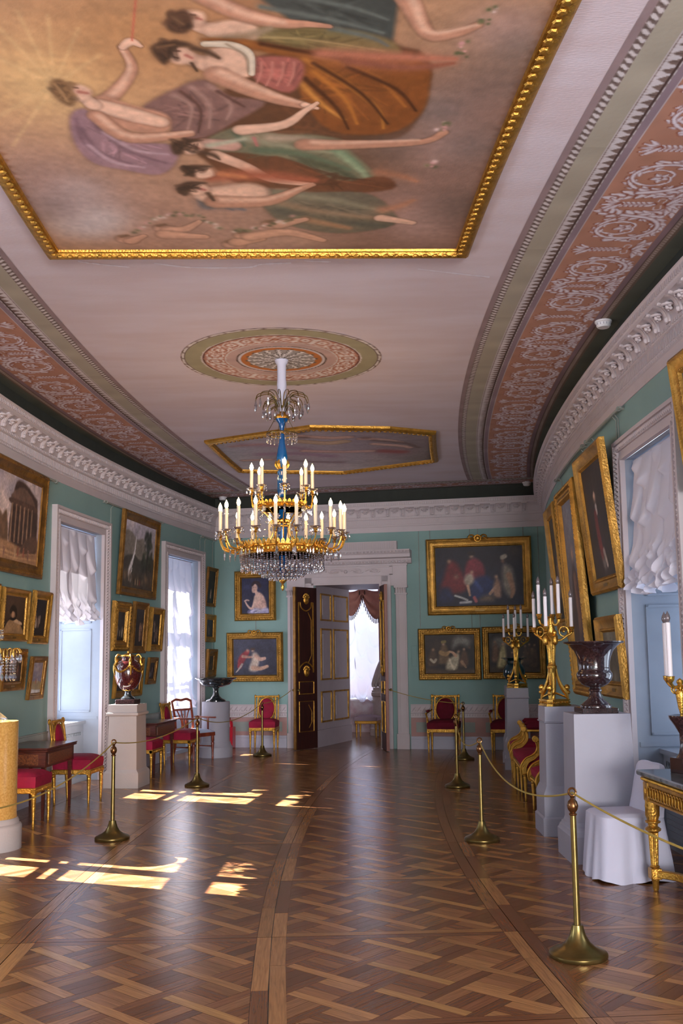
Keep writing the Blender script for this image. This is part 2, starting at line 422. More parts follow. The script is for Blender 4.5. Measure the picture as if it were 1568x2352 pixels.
    mu = N.new('ShaderNodeVectorMath'); mu.operation = 'SCALE'; L.new(at.outputs['Color'], mu.inputs[0]); L.new(rp.outputs[0], mu.inputs['Scale']); L.new(mu.outputs[0], bs.inputs['Base Color'])
    r3 = N.new('ShaderNodeMapRange'); r3.inputs['To Min'].default_value = .30; r3.inputs['To Max'].default_value = .17; L.new(nz.outputs[0], r3.inputs[0]); L.new(r3.outputs[0], bs.inputs['Roughness'])
    bp = N.new('ShaderNodeBump'); bp.inputs['Strength'].default_value = .12; bp.inputs['Distance'].default_value = .004; L.new(nz.outputs[0], bp.inputs['Height']); L.new(bp.outputs[0], bs.inputs['Normal'])
    me.materials.append(m); o = bpy.data.objects.new('floor', me); COL.objects.link(o); struct(o)
make_floor()
ZT = 3.31                                                    # head of the window niches
def make_wall(name, mp, u0, u1, holes, zt=ZC+.02, mt=None):
    br = sorted(set([round(x, 4) for x in frange(u0, u1, .5)]+[round(x, 4) for h in holes for x in h[:2]])); mb = MB()
    for a, b in zip(br[:-1], br[1:]):
        zs = [0.0, zt]; cut = [h for h in holes if h[0]-1e-3 <= a and h[1]+1e-3 >= b]
        segs = [(0.0, zt)]
        for h in cut:
            segs = [(h[3], zt)] if h[2] <= 0 else [(0, h[2]), (h[3], zt)]
        for z0, z1 in segs: mb.add([mp(0,a,z0), mp(0,b,z0), mp(0,b,z1), mp(0,a,z1)], [(0,1,2,3)])
    return struct(mb.build(name, mt or m_wall))
make_wall('wall_left', mapL, SB, SE, [(a, b, 0, ZT) for a, b in WIN_L])
make_wall('wall_right', mapR, SB, SE, [(a, b, 0, ZT) for a, b in WIN_R])
DO0, DO1, DZ = -1.10, .10, 2.9
make_wall('wall_far', mapE, OLE, OR_, [(DO0, DO1, 0, DZ)])
make_wall('wall_near', mapB, -3.22, OR_, [])
mb = MB()
for a, b in zip(frange(SB, SE, .5)[:-1], frange(SB, SE, .5)[1:]):
    mb.add([M(-3.25,a,ZC), M(3.05,a,ZC), M(3.05,b,ZC), M(-3.25,b,ZC)], [(0,1,2,3)])
m_ceil = mat('rose_ceiling_plaster', 'cabfc7', .8, var=.0, col2='c3b4b9', vscale=1.0, stretch=(1,4,1), bump=.15, bscale=30)
struct(mb.build('ceiling', m_ceil))
# ---- cornice
def cornice(name, mq, u0, u1, det0, det1):
    mp = lambda n, u, z: mq(n*.66, u, ZK+(z-ZK)*.905)
    prof = [(0,ZK),(.012,ZK),(.012,ZK+.105),(.03,ZK+.112),(.03,ZK+.142),(.022,ZK+.146),(.022,ZK+.25),(.045,ZK+.258),(.06,ZK+.30),(.05,ZK+.305),
            (.052,ZK+.34),(.075,ZK+.395),(.115,ZK+.44),(.17,ZK+.462),(.195,ZK+.465),(.195,ZK+.50),(.205,ZK+.51),(.215,ZK+.545),(.24,ZK+.572),(.24,ZK+.585),(0,ZK+.585)]
    mb = MB(); mb.sweep(prof, frange(u0, u1, .25), mp)
    def bx(n0, n1, a, b, z0, z1): wbox(mb, mp, n0, n1, a, b, z0, z1)
    u = det0
    while u < det1-.02:
        bx(.02, .034, u, u+.017, ZK+.155, ZK+.245); u += .034           # flutes
    u = det0
    while u < det1-.03:
        bx(.03, .036, u, u+.022, ZK+.117, ZK+.137); bx(.05, .064, u, u+.024, ZK+.268, ZK+.298)     # bead and leaf rows
        bx(.205, .228, u, u+.024, ZK+.512, ZK+.556); u += .04
    n = max(1, int(round((det1-det0)/.262))); st = (det1-det0)/n
    for i in range(n):
        uc = det0+(i+.5)*st
        arc = [(.045+.145*(1-cos(a)), ZK+.315+.15*sin(a)) for a in [PI/2*k/7 for k in range(8)]]
        for du, r in ((-.03,.014),(0,.018),(.03,.014)):
            mb.tube([mp(p[0]+.012, uc+du, p[1]-.01) for p in arc], r, 6)
        bx(.06, .192, uc-.048, uc+.048, ZK+.445, ZK+.466)
        mb.ball(mp(.075, uc, ZK+.33), .026, 7, 5)
        ur = uc+st/2
        if ur < det1-.06:                                               # rosette in the coffer between two brackets
            mb.ring(mp(.118, ur, ZK+.408), .05, .011, 14, 5, axis='z'); mb.ball(mp(.128, ur, ZK+.395), .022, 7, 5)
            for k in range(6):
                a = k*PI/3; mb.ball(mp(.12+.022*sin(a), ur+.034*cos(a), ZK+.40+.026*sin(a)), .015, 6, 4)
    return struct(mb.build(name, m_white, sharp=30))
cornice('trim_1', mapL, -1.0, SE, 0.0, SE-.2)
cornice('trim_2', mapR, -2.5, SE, -2.4, SE-.2)
cornice('trim_3', mapE, OLE, OR_, OLE+.2, OR_-.2)
for nm, mp, a, b in (('trim_4', mapL, SB, -1.0), ('trim_5', mapR, SB, -2.5)):
    mb = MB(); mb.sweep([(0,ZK),(.02,ZK+.11),(.02,ZK+.23),(.04,ZK+.27),(.13,ZK+.42),(.158,ZK+.515),(0,ZK+.53)], frange(a, b, .5), mp); struct(mb.build(nm, m_white))
# ---- dado and skirting
def dado(tag_n, side, mp, runs, carved):
    mb = MB(); sk = MB()
    for a, b in runs:
        us = frange(a, b, .4)
        sk.sweep([(0,0),(.03,0),(.03,.17),(.022,.175),(.022,.2),(.012,.215),(0,.215)], us, mp)
        mb.sweep([(.004,.215),(.004,.53)], us, mp, 0)
        mb.sweep([(0,.53),(.012,.533),(.016,.545),(.012,.557),(.012,.605),(.02,.612),(.012,.62),(.012,.745),(.022,.75),(.022,.765),(0,.765)], us, mp, 2)
        L_ = b-a; k = max(1, int(L_/1.1)); st = L_/k
        for i in range(k):
            if st > .3: wbox(mb, mp, .004, .007, a+i*st+.09, a+(i+1)*st-.09, .285, .455, 1)
        if carved:
            u = a+.02
            while u < b-.06:
                mb.tube([mp(.014, u, .64), mp(.016, u+.035, .68), mp(.014, u+.07, .725)], [.006,.012,.005], 4, 2); mb.ball(mp(.012, u+.06, .655), .014, 5, 4, 2)
                for q in (0, .045): mb.ball(mp(.012, u+q+.01, .58), (.014,.014,.018), 5, 4, 2)
                u += .09
    struct(mb.build('trim_%d' % tag_n, [m_pink, m_greenp, m_white])); struct(sk.build('baseboard_'+side, m_base))
dado(6, 'far', mapE, [(OLE, -1.64), (.60, OR_)], True)
def between(wins, a, b, pad=.17):
    r = []; c = a
    for (x, y) in sorted(wins):
        if x-pad > c: r.append((c, min(b, x-pad)))
        c = y+pad
    if c < b: r.append((c, b))
    return r
dado(7, 'right', mapR, between(WIN_R, SB, SE), False)
mb = MB()
for a, b in between(WIN_L, SB, SE): mb.sweep([(0,0),(.085,0),(.085,.2),(.075,.21),(.075,.24),(.06,.27),(0,.27)], frange(a, b, .4), mapL)
for a, b in between(WIN_L, SB, SE):
    for u in (a, b): mb.add([mapL(0,u,0), mapL(.085,u,0), mapL(.085,u,.2), mapL(.06,u,.27), mapL(0,u,.27)], [(0,1,2,3,4)])
struct(mb.build('baseboard_left', m_base))
mb = MB()
for a, b in between(WIN_L, SB, SE): mb.sweep([(0,.6),(.012,.605),(.012,.745),(.02,.75),(.02,.765),(0,.765)], frange(a, b, .4), mapL)
struct(mb.build('trim_8', m_greenp))
# ---- window niches
def window(n, mp, a, b, detail=True):
    D = -.62; mb = MB()
    for u in (a, b): mb.add([mp(0,u,0), mp(D-.3,u,0), mp(D-.3,u,ZT), mp(0,u,ZT)], [(0,1,2,3)])
    mb.add([mp(0,a,ZT), mp(0,b,ZT), mp(D-.3,b,ZT), mp(D-.3,a,ZT)], [(0,1,2,3)])
    mb.add([mp(D,a,0), mp(D,b,0), mp(D,b,.78), mp(D,a,.78)], [(0,1,2,3)])
    # panelled shutters folded into the reveals
    for u, sg in ((a, 1), (b, -1)):
        for n0, n1 in ((-.56,-.12),):
            for z0, z1 in ((.9, 2.02), (2.1, 3.2)):
                for (p0, p1, q0, q1) in ((n0, n1, z0, z0+.02), (n0, n1, z1-.02, z1), (n0, n0+.02, z0, z1), (n1-.02, n1, z0, z1)):
                    wbox(mb, mp, p0, p1, min(u, u+sg*.012), max(u, u+sg*.012), q0, q1)
        wbox(mb, mp, -.60, -.02, min(u, u+sg*.006), max(u, u+sg*.006), .80, .84)
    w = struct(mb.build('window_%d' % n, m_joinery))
    f = MB(); um = (a+b)/2
    for d in (D, D-.17):
        for (u0, u1, z0, z1) in ((a, a+.07, .79, ZT), (b-.07, b, .79, ZT), (a, b, ZT-.07, ZT), (a, b, .79, .88), (um-.05, um+.05, .79, ZT), (a, b, 1.52, 1.57), (a, b, 2.30, 2.40)):
            wbox(f, mp, d-.04, d, u0, u1, z0, z1)
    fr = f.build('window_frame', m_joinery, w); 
    for u0, u1 in ((a+.07, um-.05), (um+.05, b-.07)):
        g = MB(); g.add([mp(D-.02,u0,.88), mp(D-.02,u1,.88), mp(D-.02,u1,ZT-.07), mp(D-.02,u0,ZT-.07)], [(0,1,2,3)]); g.build('pane', m_glass, w)
    # moulded surround
    s = MB()
    for (n1, w0, w1) in ((.045, 0, .025), (.03, .025, .09), (.05, .085, .15), (.07, .145, .18)):
        wbox(s, mp, 0, n1, a-w1, a-w0, 0, ZT+w1); wbox(s, mp, 0, n1, b+w0, b+w1, 0, ZT+w1)
        wbox(s, mp, 0, n1, a-w0, b+w0, ZT+w0, ZT+w1, sub=.4)
    if detail:
        z = .02
        while z < ZT+.1:
            for u in (a-.118, b+.118): s.ball(mp(.052, u, z+.02), (.02,.02,.016), 6, 4); wbox(s, mp, .05, .058, u-.03, u-.022, z, z+.012); wbox(s, mp, .05, .058, u+.022, u+.03, z, z+.012)
            z += .042
        u = a-.1
        while u < b+.1:
            s.ball(mp(.052, u+.02, ZT+.118), (.017,.017,.022), 6, 4); wbox(s, mp, .05, .058, u, u+.012, ZT+.092, ZT+.1); u += .042
    s.build('architrave', m_white, w)
    return w
def radiator(mp, a, b, label, lattice):
    t = MB(); wbox(t, mp, -.62, -.21, a+.002, b-.002, .06, .74); wbox(t, mp, -.62, -.15, a+.002, b-.002, 0, .06)
    for k in range(5): wbox(t, mp, -.21, -.2, a+.05, b-.05, .1+k*.045, .12+k*.045)
    o = t.build('radiator_cover', m_joinery); tag(o, label, 'radiator cover')
    V = []; F = []; I = {}
    def vid(u, z):
        k = (round(u, 4), round(z, 4))
        if k not in I: I[k] = len(V); V.append(mp(-.203, u, z))
        return I[k]
    if lattice:
        du, dz = .034, .042; nu, nz = int((b-a-.12)/(2*du)), 4
        for i in range(nu):
            for j in range(nz*2-1):
                u = a+.06+(2*i+1+(j % 2))*du; z = .36+(j+1)*dz
                if u+du < b-.05: F.append((vid(u-du, z), vid(u, z-dz), vid(u+du, z), vid(u, z+dz)))
    else:
        n_ = int((b-a-.16)/.04)
        for i in range(n_): F.append((vid(a+.08+i*.04, .60), vid(a+.12+i*.04, .60), vid(a+.12+i*.04, .64), vid(a+.08+i*.04, .64)))
    g = MB(); g.add(V, F); go = g.build('grille', m_grille, o); md = go.modifiers.new('bars', 'WIREFRAME'); md.thickness = .014
    sl = MB(); wbox(sl, mp, -.62, -.18, a+.002, b-.002, .745, .785); sl.build('sill', m_joinery, o)
wn = 1
for i, (a, b) in enumerate(WIN_L): window(wn, mapL, a, b, i < 3); wn += 1
for i, (a, b) in enumerate(WIN_R): window(wn, mapR, a, b, i < 1); wn += 1
radiator(mapL, *WIN_L[1], 'white radiator cover with window sill, low in the nearest left window niche', False)
radiator(mapL, *WIN_L[2], 'white radiator cover with window sill under the full-length blind at left', False)
radiator(mapL, *WIN_L[0], 'white radiator cover in the window niche beside the yellow marble column', False)
radiator(mapR, *WIN_R[0], 'white radiator cover with diamond lattice grille behind the gilded console table', True)
# ---- the doorway in the far wall, the passage and the room beyond
mb = MB(); oc = -.52
def sym(n0, n1, a, b, z0, z1):
    for sg in (-1, 1):
        u0, u1 = oc+sg*a, oc+sg*b; wbox(mb, mapE, n0, n1, min(u0, u1), max(u0, u1), z0, z1)
for n1, a, b in ((.05, .60, .64), (.03, .64, .76), (.055, .76, .81)): sym(0, n1, a, b, 0, DZ+(b-.62)); wbox(mb, mapE, 0, n1, oc-b, oc+b, DZ+(a-.62), DZ+(b-.62))
sym(0, .05, .895, 1.085, 0, 2.72); sym(0, .075, .88, 1.10, 0, .26); sym(0, .065, .915, .95, .3, 2.68); sym(0, .065, 1.03, 1.065, .3, 2.68)
sym(0, .08, .88, 1.10, 2.68, 2.71); sym(0, .085, .895, 1.085, 2.71, 2.80); sym(0, .10, .87, 1.11, 2.80, 2.84)
for sg in (-1, 1):
    for k in range(5):
        mb.tube([mapE(.085, oc+sg*(.905+k*.042), 2.71), mapE(.095, oc+sg*(.905+k*.042), 2.77), mapE(.12, oc+sg*(.905+k*.042), 2.795)], .012, 5)
wbox(mb, mapE, 0, .05, oc-1.10, oc+1.10, 3.02, 3.24); sym(0, .05, .80, 1.10, 2.84, 3.02)
wbox(mb, mapE, 0, .075, oc-1.115, oc+1.115, 3.20, 3.225); wbox(mb, mapE, 0, .07, oc-.85, oc+.85, 3.03, 3.05); wbox(mb, mapE, 0, .07, oc-.85, oc+.85, 3.175, 3.195)
for x in (-.85, .79): wbox(mb, mapE, 0, .07, oc+x, oc+x+.06, 3.03, 3.195)
for sg in (-1, 1):                                            # carved scrolls of the frieze
    for k in range(2):
        c0 = oc+sg*(.18+k*.3)
        mb.tube([mapE(.06, c0+sg*.14*t_*cos(9*t_)-sg*.0, 3.112+.045*sin(9*t_)*t_) for t_ in [i/16 for i in range(17)]], .011, 5)
        mb.tube([mapE(.06, c0+sg*(-.12+.26*t_), 3.112+.03*sin(6*t_)) for t_ in [i/10 for i in range(11)]], .012, 5)
mb.ball(mapE(.06, oc, 3.112), .035, 8, 6)
mb.sweep([(0,3.225),(.07,3.235),(.11,3.285),(.12,3.30),(.12,3.315),(.24,3.33),(.24,3.385),(.26,3.395),(.30,3.445),(.30,3.46),(0,3.46)], [oc-1.19, oc-.5, oc, oc+.5, oc+1.19], mapE)
for sg in (-1, 1):
    pr = [(0,3.225),(.07,3.235),(.11,3.285),(.12,3.30),(.12,3.315),(.24,3.33),(.24,3.385),(.26,3.395),(.30,3.445),(.30,3.46),(0,3.46)]
    mb.add([mapE(n, oc+sg*1.19, z) for n, z in pr], [tuple(range(len(pr)))])
u = oc-1.15
while u < oc+1.12:
    mb.ball(mapE(.10, u+.03, 3.262), (.02,.025,.026), 6, 5); mb.ball(mapE(.285, u+.03, 3.42), (.02,.02,.022), 5, 4); u += .062
wbox(mb, mapE, 0, .12, oc-.94, oc+.94, 3.46, 3.63)
u = oc-.93
while u < oc+.91: wbox(mb, mapE, .12, .132, u, u+.02, 3.475, 3.615); u += .04
struct(mb.build('trim_9', m_white, sharp=30))
mb = MB(); PB = 11.3
PL = lambda n, u, z: M(-1.13+(u-9.67)*.16+n, u, z)             # splayed left side of the passage
PR = lambda n, u, z: M(.13-n, u, z)
for mp in (PL, PR): mb.sweep([(0,0),(0,DZ)], frange(9.67, PB, .4), mp)
mb.add([mapE(0,-1.14,DZ), mapE(0,.14,DZ), M(.14,PB,DZ), M(-1.0,PB,DZ)], [(0,1,2,3)])
wbox(mb, PL, 0, .03, 9.72, PB, 0, .30)
for (a, b) in ((9.95, 10.42), (10.52, 11.2)):
    for (z0, z1) in ((.42, .98), (1.18, 2.12), (2.26, 2.76)):
        for (p0, p1, q0, q1) in ((a, b, z0, z0+.03), (a, b, z1-.03, z1), (a, a+.03, z0, z1), (b-.03, b, z0, z1)): wbox(mb, PL, 0, .022, p0, p1, q0, q1, 1)
        wbox(mb, PL, 0, .008, a+.1, b-.1, z0+.1, z1-.1, 0)
struct(mb.build('wall_passage', [mat('passage_paint', 'a39aa2', .5, var=.03), m_goldf]))
mb = MB()
mb.add([M(-3.0,PB,0), M(-.88,PB,0), M(-.88,PB,4), M(-3.0,PB,4)], [(0,1,2,3)]); mb.add([M(.12,PB,0), M(2.2,PB,0), M(2.2,PB,4), M(.12,PB,4)], [(0,1,2,3)])
mb.add([M(-1.0,PB,DZ), M(.4,PB,DZ), M(.4,PB,4), M(-1.0,PB,4)], [(0,1,2,3)])
for o in (-3.0, 2.2): mb.add([M(o,PB,0), M(o,13.25,0), M(o,13.25,4), M(o,PB,4)], [(0,1,2,3)])
mb.add([M(-3.0,PB,4), M(2.2,PB,4), M(2.2,13.25,4), M(-3.0,13.25,4)], [(0,1,2,3)])
VW0, VW1 = -1.75, -.40
for (a, b, z0, z1) in ((-3.0, VW0, 0, 4), (VW1, 2.2, 0, 4), (VW0, VW1, 0, .7), (VW0, VW1, 3.2, 4)): mb.add([M(a,13.25,z0), M(b,13.25,z0), M(b,13.25,z1), M(a,13.25,z1)], [(0,1,2,3)])
mapV = lambda n, u, z: M(u, 13.25-n, z)
wbox(mb, mapV, 0, .03, -3.0, 2.2, 0, .16); wbox(mb, mapV, 0, .04, -3.0, 2.2, .16, .19); wbox(mb, mapV, 0, .05, -3.0, 2.2, .66, .70)
struct(mb.build('wall_beyond', mat('veined_wall_marble', 'c9c2c4', .4, col2='b59aa0', vscale=7)))
mb = MB(); 
for u in (VW0, VW1): wbox(mb, mapV, -.5, 0, u-.03, u+.03, .7, 3.2)
wbox(mb, mapV, -.3, -.25, (VW0+VW1)/2-.03, (VW0+VW1)/2+.03, .7, 3.2); wbox(mb, mapV, -.3, -.25, VW0, VW1, 1.9, 1.95)
w = struct(mb.build('window_%d' % wn, m_joinery)); g = MB(); g.add([mapV(-.28,VW0,.7), mapV(-.28,VW1,.7), mapV(-.28,VW1,3.2), mapV(-.28,VW0,3.2)], [(0,1,2,3)]); g.build('pane', m_glass, w)
# ------------------------------------------------------------------ painting with brush strokes into a grid of colours
class Cv:
    def __init__(s, x0, x1, y0, y1, res, col):
        s.nx = max(2, int(round((x1-x0)/res))+1); s.ny = max(2, int(round((y1-y0)/res))+1); s.x0, s.y0, s.dx, s.dy = x0, y0, (x1-x0)/(s.nx-1), (y1-y0)/(s.ny-1)
        s.X, s.Y = np.meshgrid(np.linspace(x0, x1, s.nx), np.linspace(y0, y1, s.ny)); s.C = np.empty((s.ny, s.nx, 3)); s.C[:] = s.rgb(col); s.res = res
    @staticmethod
    def rgb(c): return np.array([int(c[i:i+2], 16)/255 for i in (0, 2, 4)]) if isinstance(c, str) else np.array(c)/255.0
    def win(s, pts, pad):
        xs = [p[0] for p in pts]; ys = [p[1] for p in pts]
        i0 = max(0, int((min(xs)-pad-s.x0)/s.dx)); i1 = min(s.nx, int((max(xs)+pad-s.x0)/s.dx)+2); j0 = max(0, int((min(ys)-pad-s.y0)/s.dy)); j1 = min(s.ny, int((max(ys)+pad-s.y0)/s.dy)+2)
        return (slice(j0, j1), slice(i0, i1)) if i1 > i0 and j1 > j0 else None
    def put(s, w, a, col):
        a = a[..., None]; s.C[w] = s.C[w]*(1-a)+s.rgb(col)*a
    def seg(s, X, Y, pts, rs):
        best = np.full(X.shape, 9.9)
        for (p, q, ra, rb) in zip(pts[:-1], pts[1:], rs[:-1], rs[1:]):
            dx, dy = q[0]-p[0], q[1]-p[1]; l2 = dx*dx+dy*dy+1e-12
            t = np.clip(((X-p[0])*dx+(Y-p[1])*dy)/l2, 0, 1); d = np.hypot(X-p[0]-t*dx, Y-p[1]-t*dy)/(ra+(rb-ra)*t); best = np.minimum(best, d)
        return best
    def stroke(s, pts, rs, col, soft=.35, al=1.0, smooth=True):
        if not isinstance(rs, (list, tuple)): rs = [rs]*len(pts)
        if smooth and len(pts) > 2: P = crom([(p[0], p[1], r) for p, r in zip(pts, rs)], 5); pts = [p[:2] for p in P]; rs = [max(1e-4, p[2]) for p in P]
        if len(pts) == 1: pts = [pts[0], pts[0]]; rs = [rs[0]]*2
        w = s.win(pts, max(rs)*1.3)
        if w is None: return
        d = s.seg(s.X[w], s.Y[w], pts, rs); s.put(w, al*np.clip((1.1-d)/max(soft, s.res/max(rs)), 0, 1), col)
    def poly(s, pts, col, soft=None, al=1.0):
        P = [p[:2] for p in crom([(p[0], p[1]) for p in pts], 4, True)]; soft = soft or s.res*1.6
        w = s.win(P, soft*2)
        if w is None: return
        X, Y = s.X[w], s.Y[w]; ins = np.zeros(X.shape, bool); n = len(P)
        for i in range(n):
            (xa, ya), (xb, yb) = P[i], P[(i+1) % n]
            if ya != yb: ins ^= ((ya > Y) != (yb > Y)) & (X < (xb-xa)*(Y-ya)/(yb-ya)+xa)
        d = s.seg(X, Y, P+[P[0]], [soft]*(n+1)); s.put(w, al*np.clip(.5+np.where(ins, d, -d)*.5, 0, 1), col)
    def blob(s, x, y, r, col, al=1.0):
        w = s.win([(x, y)], r*1.6)
        if w is not None: s.put(w, al*np.exp(-((s.X[w]-x)**2+(s.Y[w]-y)**2)/(r*r*.55)), col)
    def noise(s, amp, cell, seed=1, sx=1.0):
        r = np.random.RandomState(seed); a = int(s.nx*s.dx/(cell*sx))+3; b = int(s.ny*s.dy/cell)+3; g = r.rand(b, a)-.5
        u = (s.X-s.x0)/(cell*sx); v = (s.Y-s.y0)/cell; i = u.astype(int); j = v.astype(int); fu = u-i; fv = v-j; fu = fu*fu*(3-2*fu); fv = fv*fv*(3-2*fv)
        n = (g[j,i]*(1-fu)+g[j,i+1]*fu)*(1-fv)+(g[j+1,i]*(1-fu)+g[j+1,i+1]*fu)*fv; s.C *= (1+amp*2*n)[..., None]
    def lin(s):
        c = np.clip(s.C, 0, 1); return np.where(c <= .04045, c/12.92, ((c+.055)/1.055)**2.4)
def colour_grid(name, mp, C, m, parent=None):                 # a grid mesh carrying the colours; mp(i array, j array) -> Nx3
    ny, nx = C.shape[:2]; jj, ii = np.mgrid[0:ny, 0:nx]; co_ = mp(ii, jj).reshape(-1, 3)
    a = (np.arange(ny-1)[:, None]*nx+np.arange(nx-1)[None, :]).ravel(); F = np.stack([a, a+1, a+nx+1, a+nx], 1)
    me = bpy.data.meshes.new(name); me.vertices.add(len(co_)); me.vertices.foreach_set('co', co_.astype(np.float32).ravel())
    me.loops.add(F.size); me.loops.foreach_set('vertex_index', F.astype(np.int32).ravel()); me.polygons.add(len(F)); me.polygons.foreach_set('loop_start', np.arange(0, F.size, 4, dtype=np.int32))
    me.update(calc_edges=True); me.validate()
    at = me.color_attributes.new('Col', 'FLOAT_COLOR', 'POINT'); at.data.foreach_set('color', np.concatenate([C, np.ones((ny, nx, 1))], 2).astype(np.float32).ravel())
    me.materials.append(m); o = bpy.data.objects.new(name, me); COL.objects.link(o)
    if parent is not None: o.parent = parent
    return o
def Mv(o, s, z):
    t = s/RC; return np.stack([CX-(RC-o)*np.cos(t), CY+(RC-o)*np.sin(t), np.zeros_like(o)+z], -1)
m_fresco = vcmat('ceiling_fresco', .8, .2, .12, 30)
m_canvas = vcmat('oil_canvas', .45, .35, .12, 140)
m_plafond = vcmat('ceiling_canvas', .6, .3, .1, 60)
# ------------------------------------------------------------------ painted ceiling border
def leaf(c, x, y, a, l, w, lite='d6d0da', dark='8a5444', mid='b5a6b0'):
    ex, ey = x+l*cos(a), y+l*sin(a); c.stroke([(x-.003, y-.004), (ex-.003, ey-.006)], [w*1.15, w*.65], dark, .5, .8, False)
    c.stroke([(x, y), ((x+ex)/2, (y+ey)/2), (ex, ey)], [w*.55, w, w*.35], mid, .4, 1, False); c.stroke([(x, y), ((x+ex)/2, (y+ey)/2+.002), (ex, ey)], [w*.3, w*.62, w*.2], lite, .4, 1, False)
def frieze_tile():
    c = Cv(0, 1.514, 0, .60, .008, 'ab7f6d'); c.noise(.05, .12, 3)
    def vine(pts, n, l0, l1, w, side=0):
        P = crom(pts, 10); c.stroke([p[:2] for p in P], .016, '7d4636', .5, .8, False); c.stroke([p[:2] for p in P], .010, 'cbc5d2', .5, 1, False)
        for k in range(n):
            i = int((k+.5)/n*(len(P)-2)); a = math.atan2(P[i+1][1]-P[i][1], P[i+1][0]-P[i][0]); l = l0+(l1-l0)*k/n
            if side >= 0: leaf(c, P[i][0], P[i][1], a+.75, l, w)
            if side <= 0: leaf(c, P[i][0], P[i][1], a-.75, l, w)
    for (u0, big) in ((.0, 0), (1.514, 0), (.757, 1)):
        for sg in (-1, 1):
            if big:
                vine([(u0+sg*.02, .56), (u0+sg*.14, .50), (u0+sg*.17, .34), (u0+sg*.14, .16), (u0+sg*.07, .05)], 9, .12, .07, .034, 0)
            S_ = lambda a, r: (u0+sg*(.375+r*cos(a)*.80), .285+r*sin(a))
            sp = crom([S_(3.4, .27), S_(2.6, .235), S_(1.9, .235), S_(1.2, .235), S_(.4, .23), S_(-.4, .215), S_(-1.2, .19), S_(-2.0, .16), S_(-2.9, .13), S_(-3.9, .10), S_(-5.0, .065), S_(-6.0, .035)], 6); m_ = len(sp)
            for k in range(13):
                i = 3+int(k*(m_-30)/13); ta = math.atan2(sp[i+1][1]-sp[i][1], sp[i+1][0]-sp[i][0]); leaf(c, sp[i][0], sp[i][1], ta+sg*-.0+(.62 if sg < 0 else -.62)*-1, .105-.004*k, .031-.001*k)
                if k % 2: leaf(c, sp[i][0], sp[i][1], ta+(.8 if sg < 0 else -.8), .07, .022)
            c.stroke([(p[0], p[1]-.004) for p in sp], list(np.linspace(.030, .012, m_)), '8a5444', .5, .9, False); c.stroke(sp, list(np.linspace(.023, .008, m_)), 'b5a6b0', .4, 1, False); c.stroke(sp, list(np.linspace(.014, .005, m_)), 'd9d3dd', .5, 1, False)
            for q in range(5): leaf(c, *S_(0, 0), q*1.257, .06, .022)
            leaf(c, u0+sg*.05, .52, PI/2+sg*-.9, .11, .036); leaf(c, u0+sg*.03, .50, PI/2-sg*1.5, .13, .034)
        for k in range(8):
            y = .14+k*.034
            for sg in (-1, 1): leaf(c, u0, y, PI/2+sg*.5-PI, .062, .022)
        for a in (-2.4, -2.0, -1.57, -1.15, -.75): leaf(c, u0, .15, a, .12, .022)
        for a in (.5, .9, 1.57, 2.25, 2.65): leaf(c, u0, .47, a, .11, .024)
        for sg in (-1, 1): c.stroke([(u0+sg*.02, .43), (u0+sg*.07, .44), (u0+sg*.08, .40), (u0+sg*.04, .39)], .008, 'cbc5d2', .5)
    return c.lin()
OCM = -.113                                                   # middle of the ceiling
def border_profile():
    """rows of the border across its width, half distance 1.90 .. 3.02 from the middle, and along one period of 1.514 m"""
    c = Cv(0, 1.514, 1.86, 3.115, .008, '9a8a8c'); Y = c.Y; X = c.X
    def band(y0, y1, col): c.C[(Y >= y0) & (Y < y1)] = c.rgb(col)
    band(1.86, 1.90, '8d7a7c'); band(1.90, 1.962, '6f605c'); band(1.962, 2.10, 'a19a8c'); band(2.10, 2.112, 'b8b0b2'); band(2.112, 2.19, '77655f'); band(2.19, 2.205, '4d3b38'); band(2.205, 2.216, 'b9b2b4'); band(2.216, 2.262, '8b7a84'); band(2.262, 2.275, 'b5a9ac')
    band(2.275, 2.855, 'ab7f6d'); band(2.855, 2.90, '86727a'); band(2.90, 2.912, '584a46'); band(2.912, 2.955, '8b7c74'); band(2.955, 2.975, '6f625a'); band(2.975, 3.13, '5c625a')
    n = 26
    for k in range(n+1):
        x = k*1.514/n; c.stroke([(x-.012, 1.918), (x+.014, 1.945)], [.013, .016], 'c6bfc0', .5, 1, False); c.stroke([(x+.02, 1.915), (x+.03, 1.94)], .006, '463833', .5, .8, False)
    n = 20
    for k in range(n+1):
        x = k*1.514/n
        for a in (-.5, 0, .5): c.stroke([(x, 2.182), (x+a*.05, 2.128)], [.010, .015], 'c4bec2', .5, 1, False)
        c.stroke([(x+.037, 2.185), (x+.037, 2.15)], .006, '4b3c38', .5, .8, False); c.stroke([(x+.005, 2.211), (x+.03, 2.211)], .004, '6b5854', .5, 1, False)
        for q in (0, .04): c.stroke([(x+q, 2.924), (x+q+.018, 2.945)], .009, 'aca09c', .5, 1, False)
    c.noise(.05, .2, 5); L_ = c.lin(); T = frieze_tile(); j0 = int(round((2.275-1.86)/.008)); h = min(T.shape[0], L_.shape[0]-j0); 
    hh = min(h, int(.58/.008)); L_[j0:j0+hh, :min(T.shape[1], L_.shape[1])] = T[:hh, :min(T.shape[1], L_.shape[1])]
    return L_
BP = border_profile()
def border(name, sgn, s0, s1):
    n = int((s1-s0)/.01); st = (s1-s0)/n; ny = BP.shape[0]
    per = BP.shape[1]-1
    col = ((np.arange(n+1)*st+1000*1.514+s0+.945)/1.514 % 1.0*per).astype(int)
    C = BP[:, col]; hh = np.linspace(1.86, 3.115, ny)
    def mp(i, j): return Mv(OCM+sgn*hh[j], s0+i*st, ZC-.004)
    struct(colour_grid(name, mp, C, m_fresco))
border('trim_10', 1, -4.6, 9.0); border('trim_11', -1, -3.2, 9.0)
